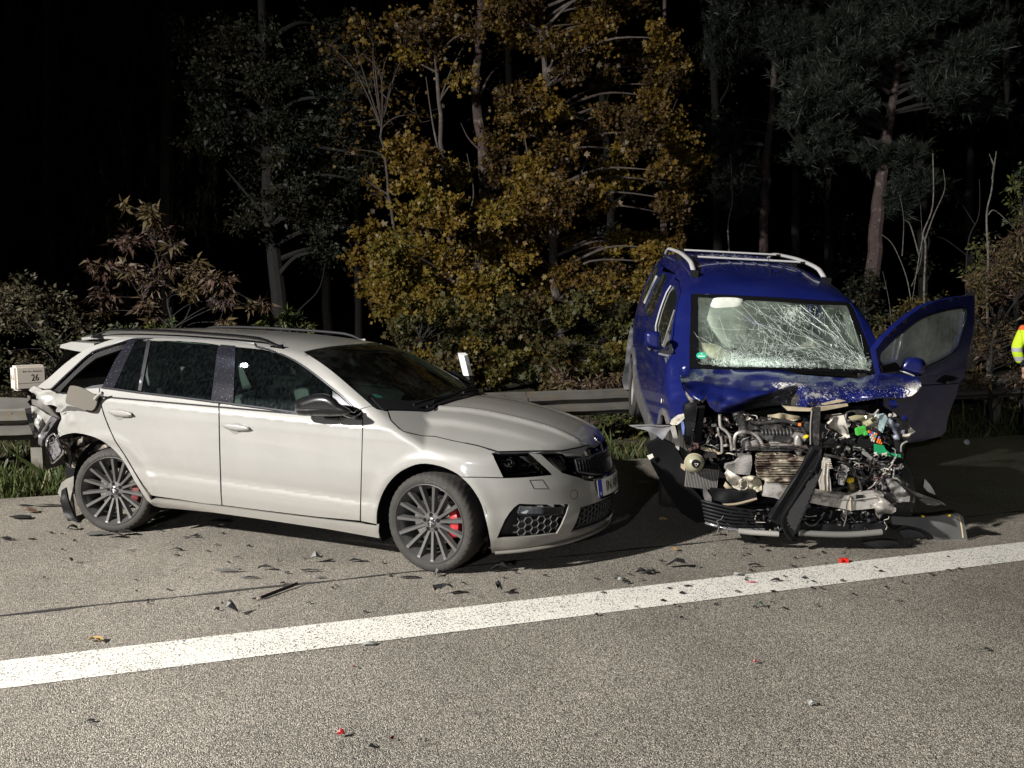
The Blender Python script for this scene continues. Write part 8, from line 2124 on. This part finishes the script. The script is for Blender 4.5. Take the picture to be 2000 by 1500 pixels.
S(452, 1203, 26, 8, m_sh, 'bent black bracket piece standing left of the white line', lift=.09); S(424, 1194, 9, 4, m_sh, 'tiny scrap beside the bent black bracket'); S(800, 1131, 40, 3, m_sh, 'flat dark strip in front of the front wheel', lift=.015); S(853, 1127, 10, 6, m_sh, 'tiny twisted sliver in front of the front wheel', lift=.05)
S(866, 1165, 44, 10, m_sh, 'curved black shard with upturned end by the white line', lift=.10); S(900, 1160, 30, 5, m_sh, 'flat tail piece right of the curved black shard', lift=.02); S(974, 1120, 38, 7, m_sh, 'dark pronged scrap under the front bumper', lift=.07); S(974, 1161, 16, 13, m_sh, 'upright triangular shard near the white line', lift=.12); S(995, 1160, 26, 3, m_sh, 'flat sliver right of the upright triangular shard', lift=.01)
S(690, 1309, 10, 4, m_shr, 'tiny red lamp splinter below the white line', 'lamp splinter', 'lamp_splinter', .02); S(665, 1441, 17, 5, m_shr, 'red lamp splinter nearest to the camera', 'lamp splinter', 'lamp_splinter', .03); S(765, 1450, 10, 4, mat('dark_red', (.10, .01, .01), .4), 'dark red chip right of the nearest red splinter', 'lamp splinter', 'lamp_splinter', .02)
S(722, 1262, 26, 6, m_shw, 'clear lens fragment at the lower edge of the white line', 'lens fragment', 'lens_fragment', .02); S(187, 1255, 32, 9, m_ltan, 'curled tan leaf left of the white line', 'leaf', 'fallen_leaf', .04)
S(178, 1412, 18, 4, m_sh, 'small dark chip low at the left of the lane', lift=.01); S(725, 1462, 14, 5, m_sh, 'tiny dark flake beside the red chips', lift=.01); S(822, 1450, 8, 3, m_sh, 'dark speck at the bottom right of the red chips', lift=.01)
rb = MB().box((-.022, 0, .014), (.008, .035, .028)).box((.022, 0, .014), (.008, .035, .028)).box((0, .014, .014), (.05, .008, .028)).box((0, 0, .003), (.05, .03, .006)).build('red_clip', mat('bright_red', (.50, .02, .012), .4)); rb.location = tuple(gp(1648, 1099)); setp(rb, 'bright red plastic clip on the far edge of the white line', 'plastic clip')
S(1322, 1110, 40, 9, m_sh, 'dark feathered scrap right of the shadow of the grey car', lift=.08); S(1255, 1123, 28, 7, m_sh, 'dark flake left of the feathered scrap', lift=.04); S(1272, 1120, 20, 4, m_sh, 'thin flake touching the dark one by the white line', lift=.03); S(1203, 1131, 30, 4, m_shg, 'grey flat flake at the line edge right of the front bumper', lift=.02); S(1212, 1136, 14, 6, m_shw, 'pale chip beside the grey flake', 'lens fragment', 'lens_fragment', .03); S(1226, 1141, 16, 3, m_sh, 'dark sliver under the pale chip')
S(1345, 1147, 18, 3, m_sh, 'dark sliver lying in the middle of the white line', lift=.01); S(1443, 1126, 22, 4, m_shw, 'pale splinter on the white line', 'lens fragment', 'lens_fragment', .03); S(1467, 1140, 22, 2, mat('pink_strip', (.45, .10, .14), .4), 'thin pinkish strip on the white line', 'plastic strip', 'plastic_strip', .01); S(1514, 1138, 18, 3, m_sh, 'dark splinter right of the pinkish strip', lift=.03); S(1475, 1109, 26, 4, m_sh, 'dark flake just above the white line in the middle', lift=.03)
S(1484, 1188, 16, 6, mat('green_glass', (.02, .07, .05), .2), 'dark greenish shard below the white line', lift=.04); S(1475, 1298, 9, 4, m_shr, 'tiny red chip in the middle of the lane', 'lamp splinter', 'lamp_splinter', .02); S(1587, 1380, 16, 7, m_shw, 'clear curved sliver in the middle of the lane', 'lens fragment', 'lens_fragment', .03); S(1927, 1273, 14, 4, m_sh, 'small dark chip at the right of the lane')
S(1319, 1078, 12, 5, m_leaf, 'orange leaf between the grey car shadow and the van', 'leaf', 'fallen_leaf', .03); S(1400, 1048, 24, 8, m_sh, 'dark folded flake below the slatted bumper of the van', lift=.05); S(1296, 1016, 18, 5, m_ltan, 'dim leaf lying in the shadow between the cars', 'leaf', 'fallen_leaf', .02)
S(1165, 1205, 10, 3, m_sh, 'dark speck below the white line near its middle'); S(1318, 1187, 10, 3, m_sh, 'dark speck under the line right of its middle'); S(1331, 1211, 9, 2, m_sh, 'fine dark sliver under the white line')
# larger pieces
o = wflat('cladding_piece', [(1684, 1060), (1720, 1055), (1752, 1057), (1764, 1076), (1740, 1078), (1723, 1078)], 5.37, m_shg, .02, .02, 8, 4); setp(o, 'angular dark cladding piece in front of the torn bumper end', 'plastic piece')
o = wflat('plastic_wedge', [(1443, 1040), (1465, 1046), (1479, 1052), (1467, 1070), (1456, 1062)], 5.45, m_sh, .02, .02, 9, 3); setp(o, 'pointed black wedge at the foot of the hanging scuttle grille', 'plastic piece')
ld = gp(1888, 868); o = MB().lathe([(0, .02), (.02, .018), (.034, .008), (.036, 0)], 20, 'Z').build('lens_disc', mat('silver_lens', (.5, .5, .52), .4), None, True); o.location = (ld.x, ld.y, .03); o.rotation_euler = (math.radians(60), 0, 0); setp(o, 'round silver lens lying on the dark ground behind the open door', 'lens')
for i in range(120):
    u = DR_.choice((DR_.uniform(0, 850), DR_.uniform(850, 1900), DR_.uniform(1250, 1750))); v = 1060 + DR_.random() ** 1.5 * 140 if u > 700 else 1030 + DR_.random() ** 1.3 * 170
    S(u, v, DR_.uniform(5, 14), DR_.uniform(2, 4), DR_.choice((m_sh, m_sh, m_shg)), 'tiny dark plastic crumb on the asphalt of the shoulder', 'plastic crumb', 'plastic_crumb', .012, group='tiny crumbs of plastic strewn over the shoulder', n=5)
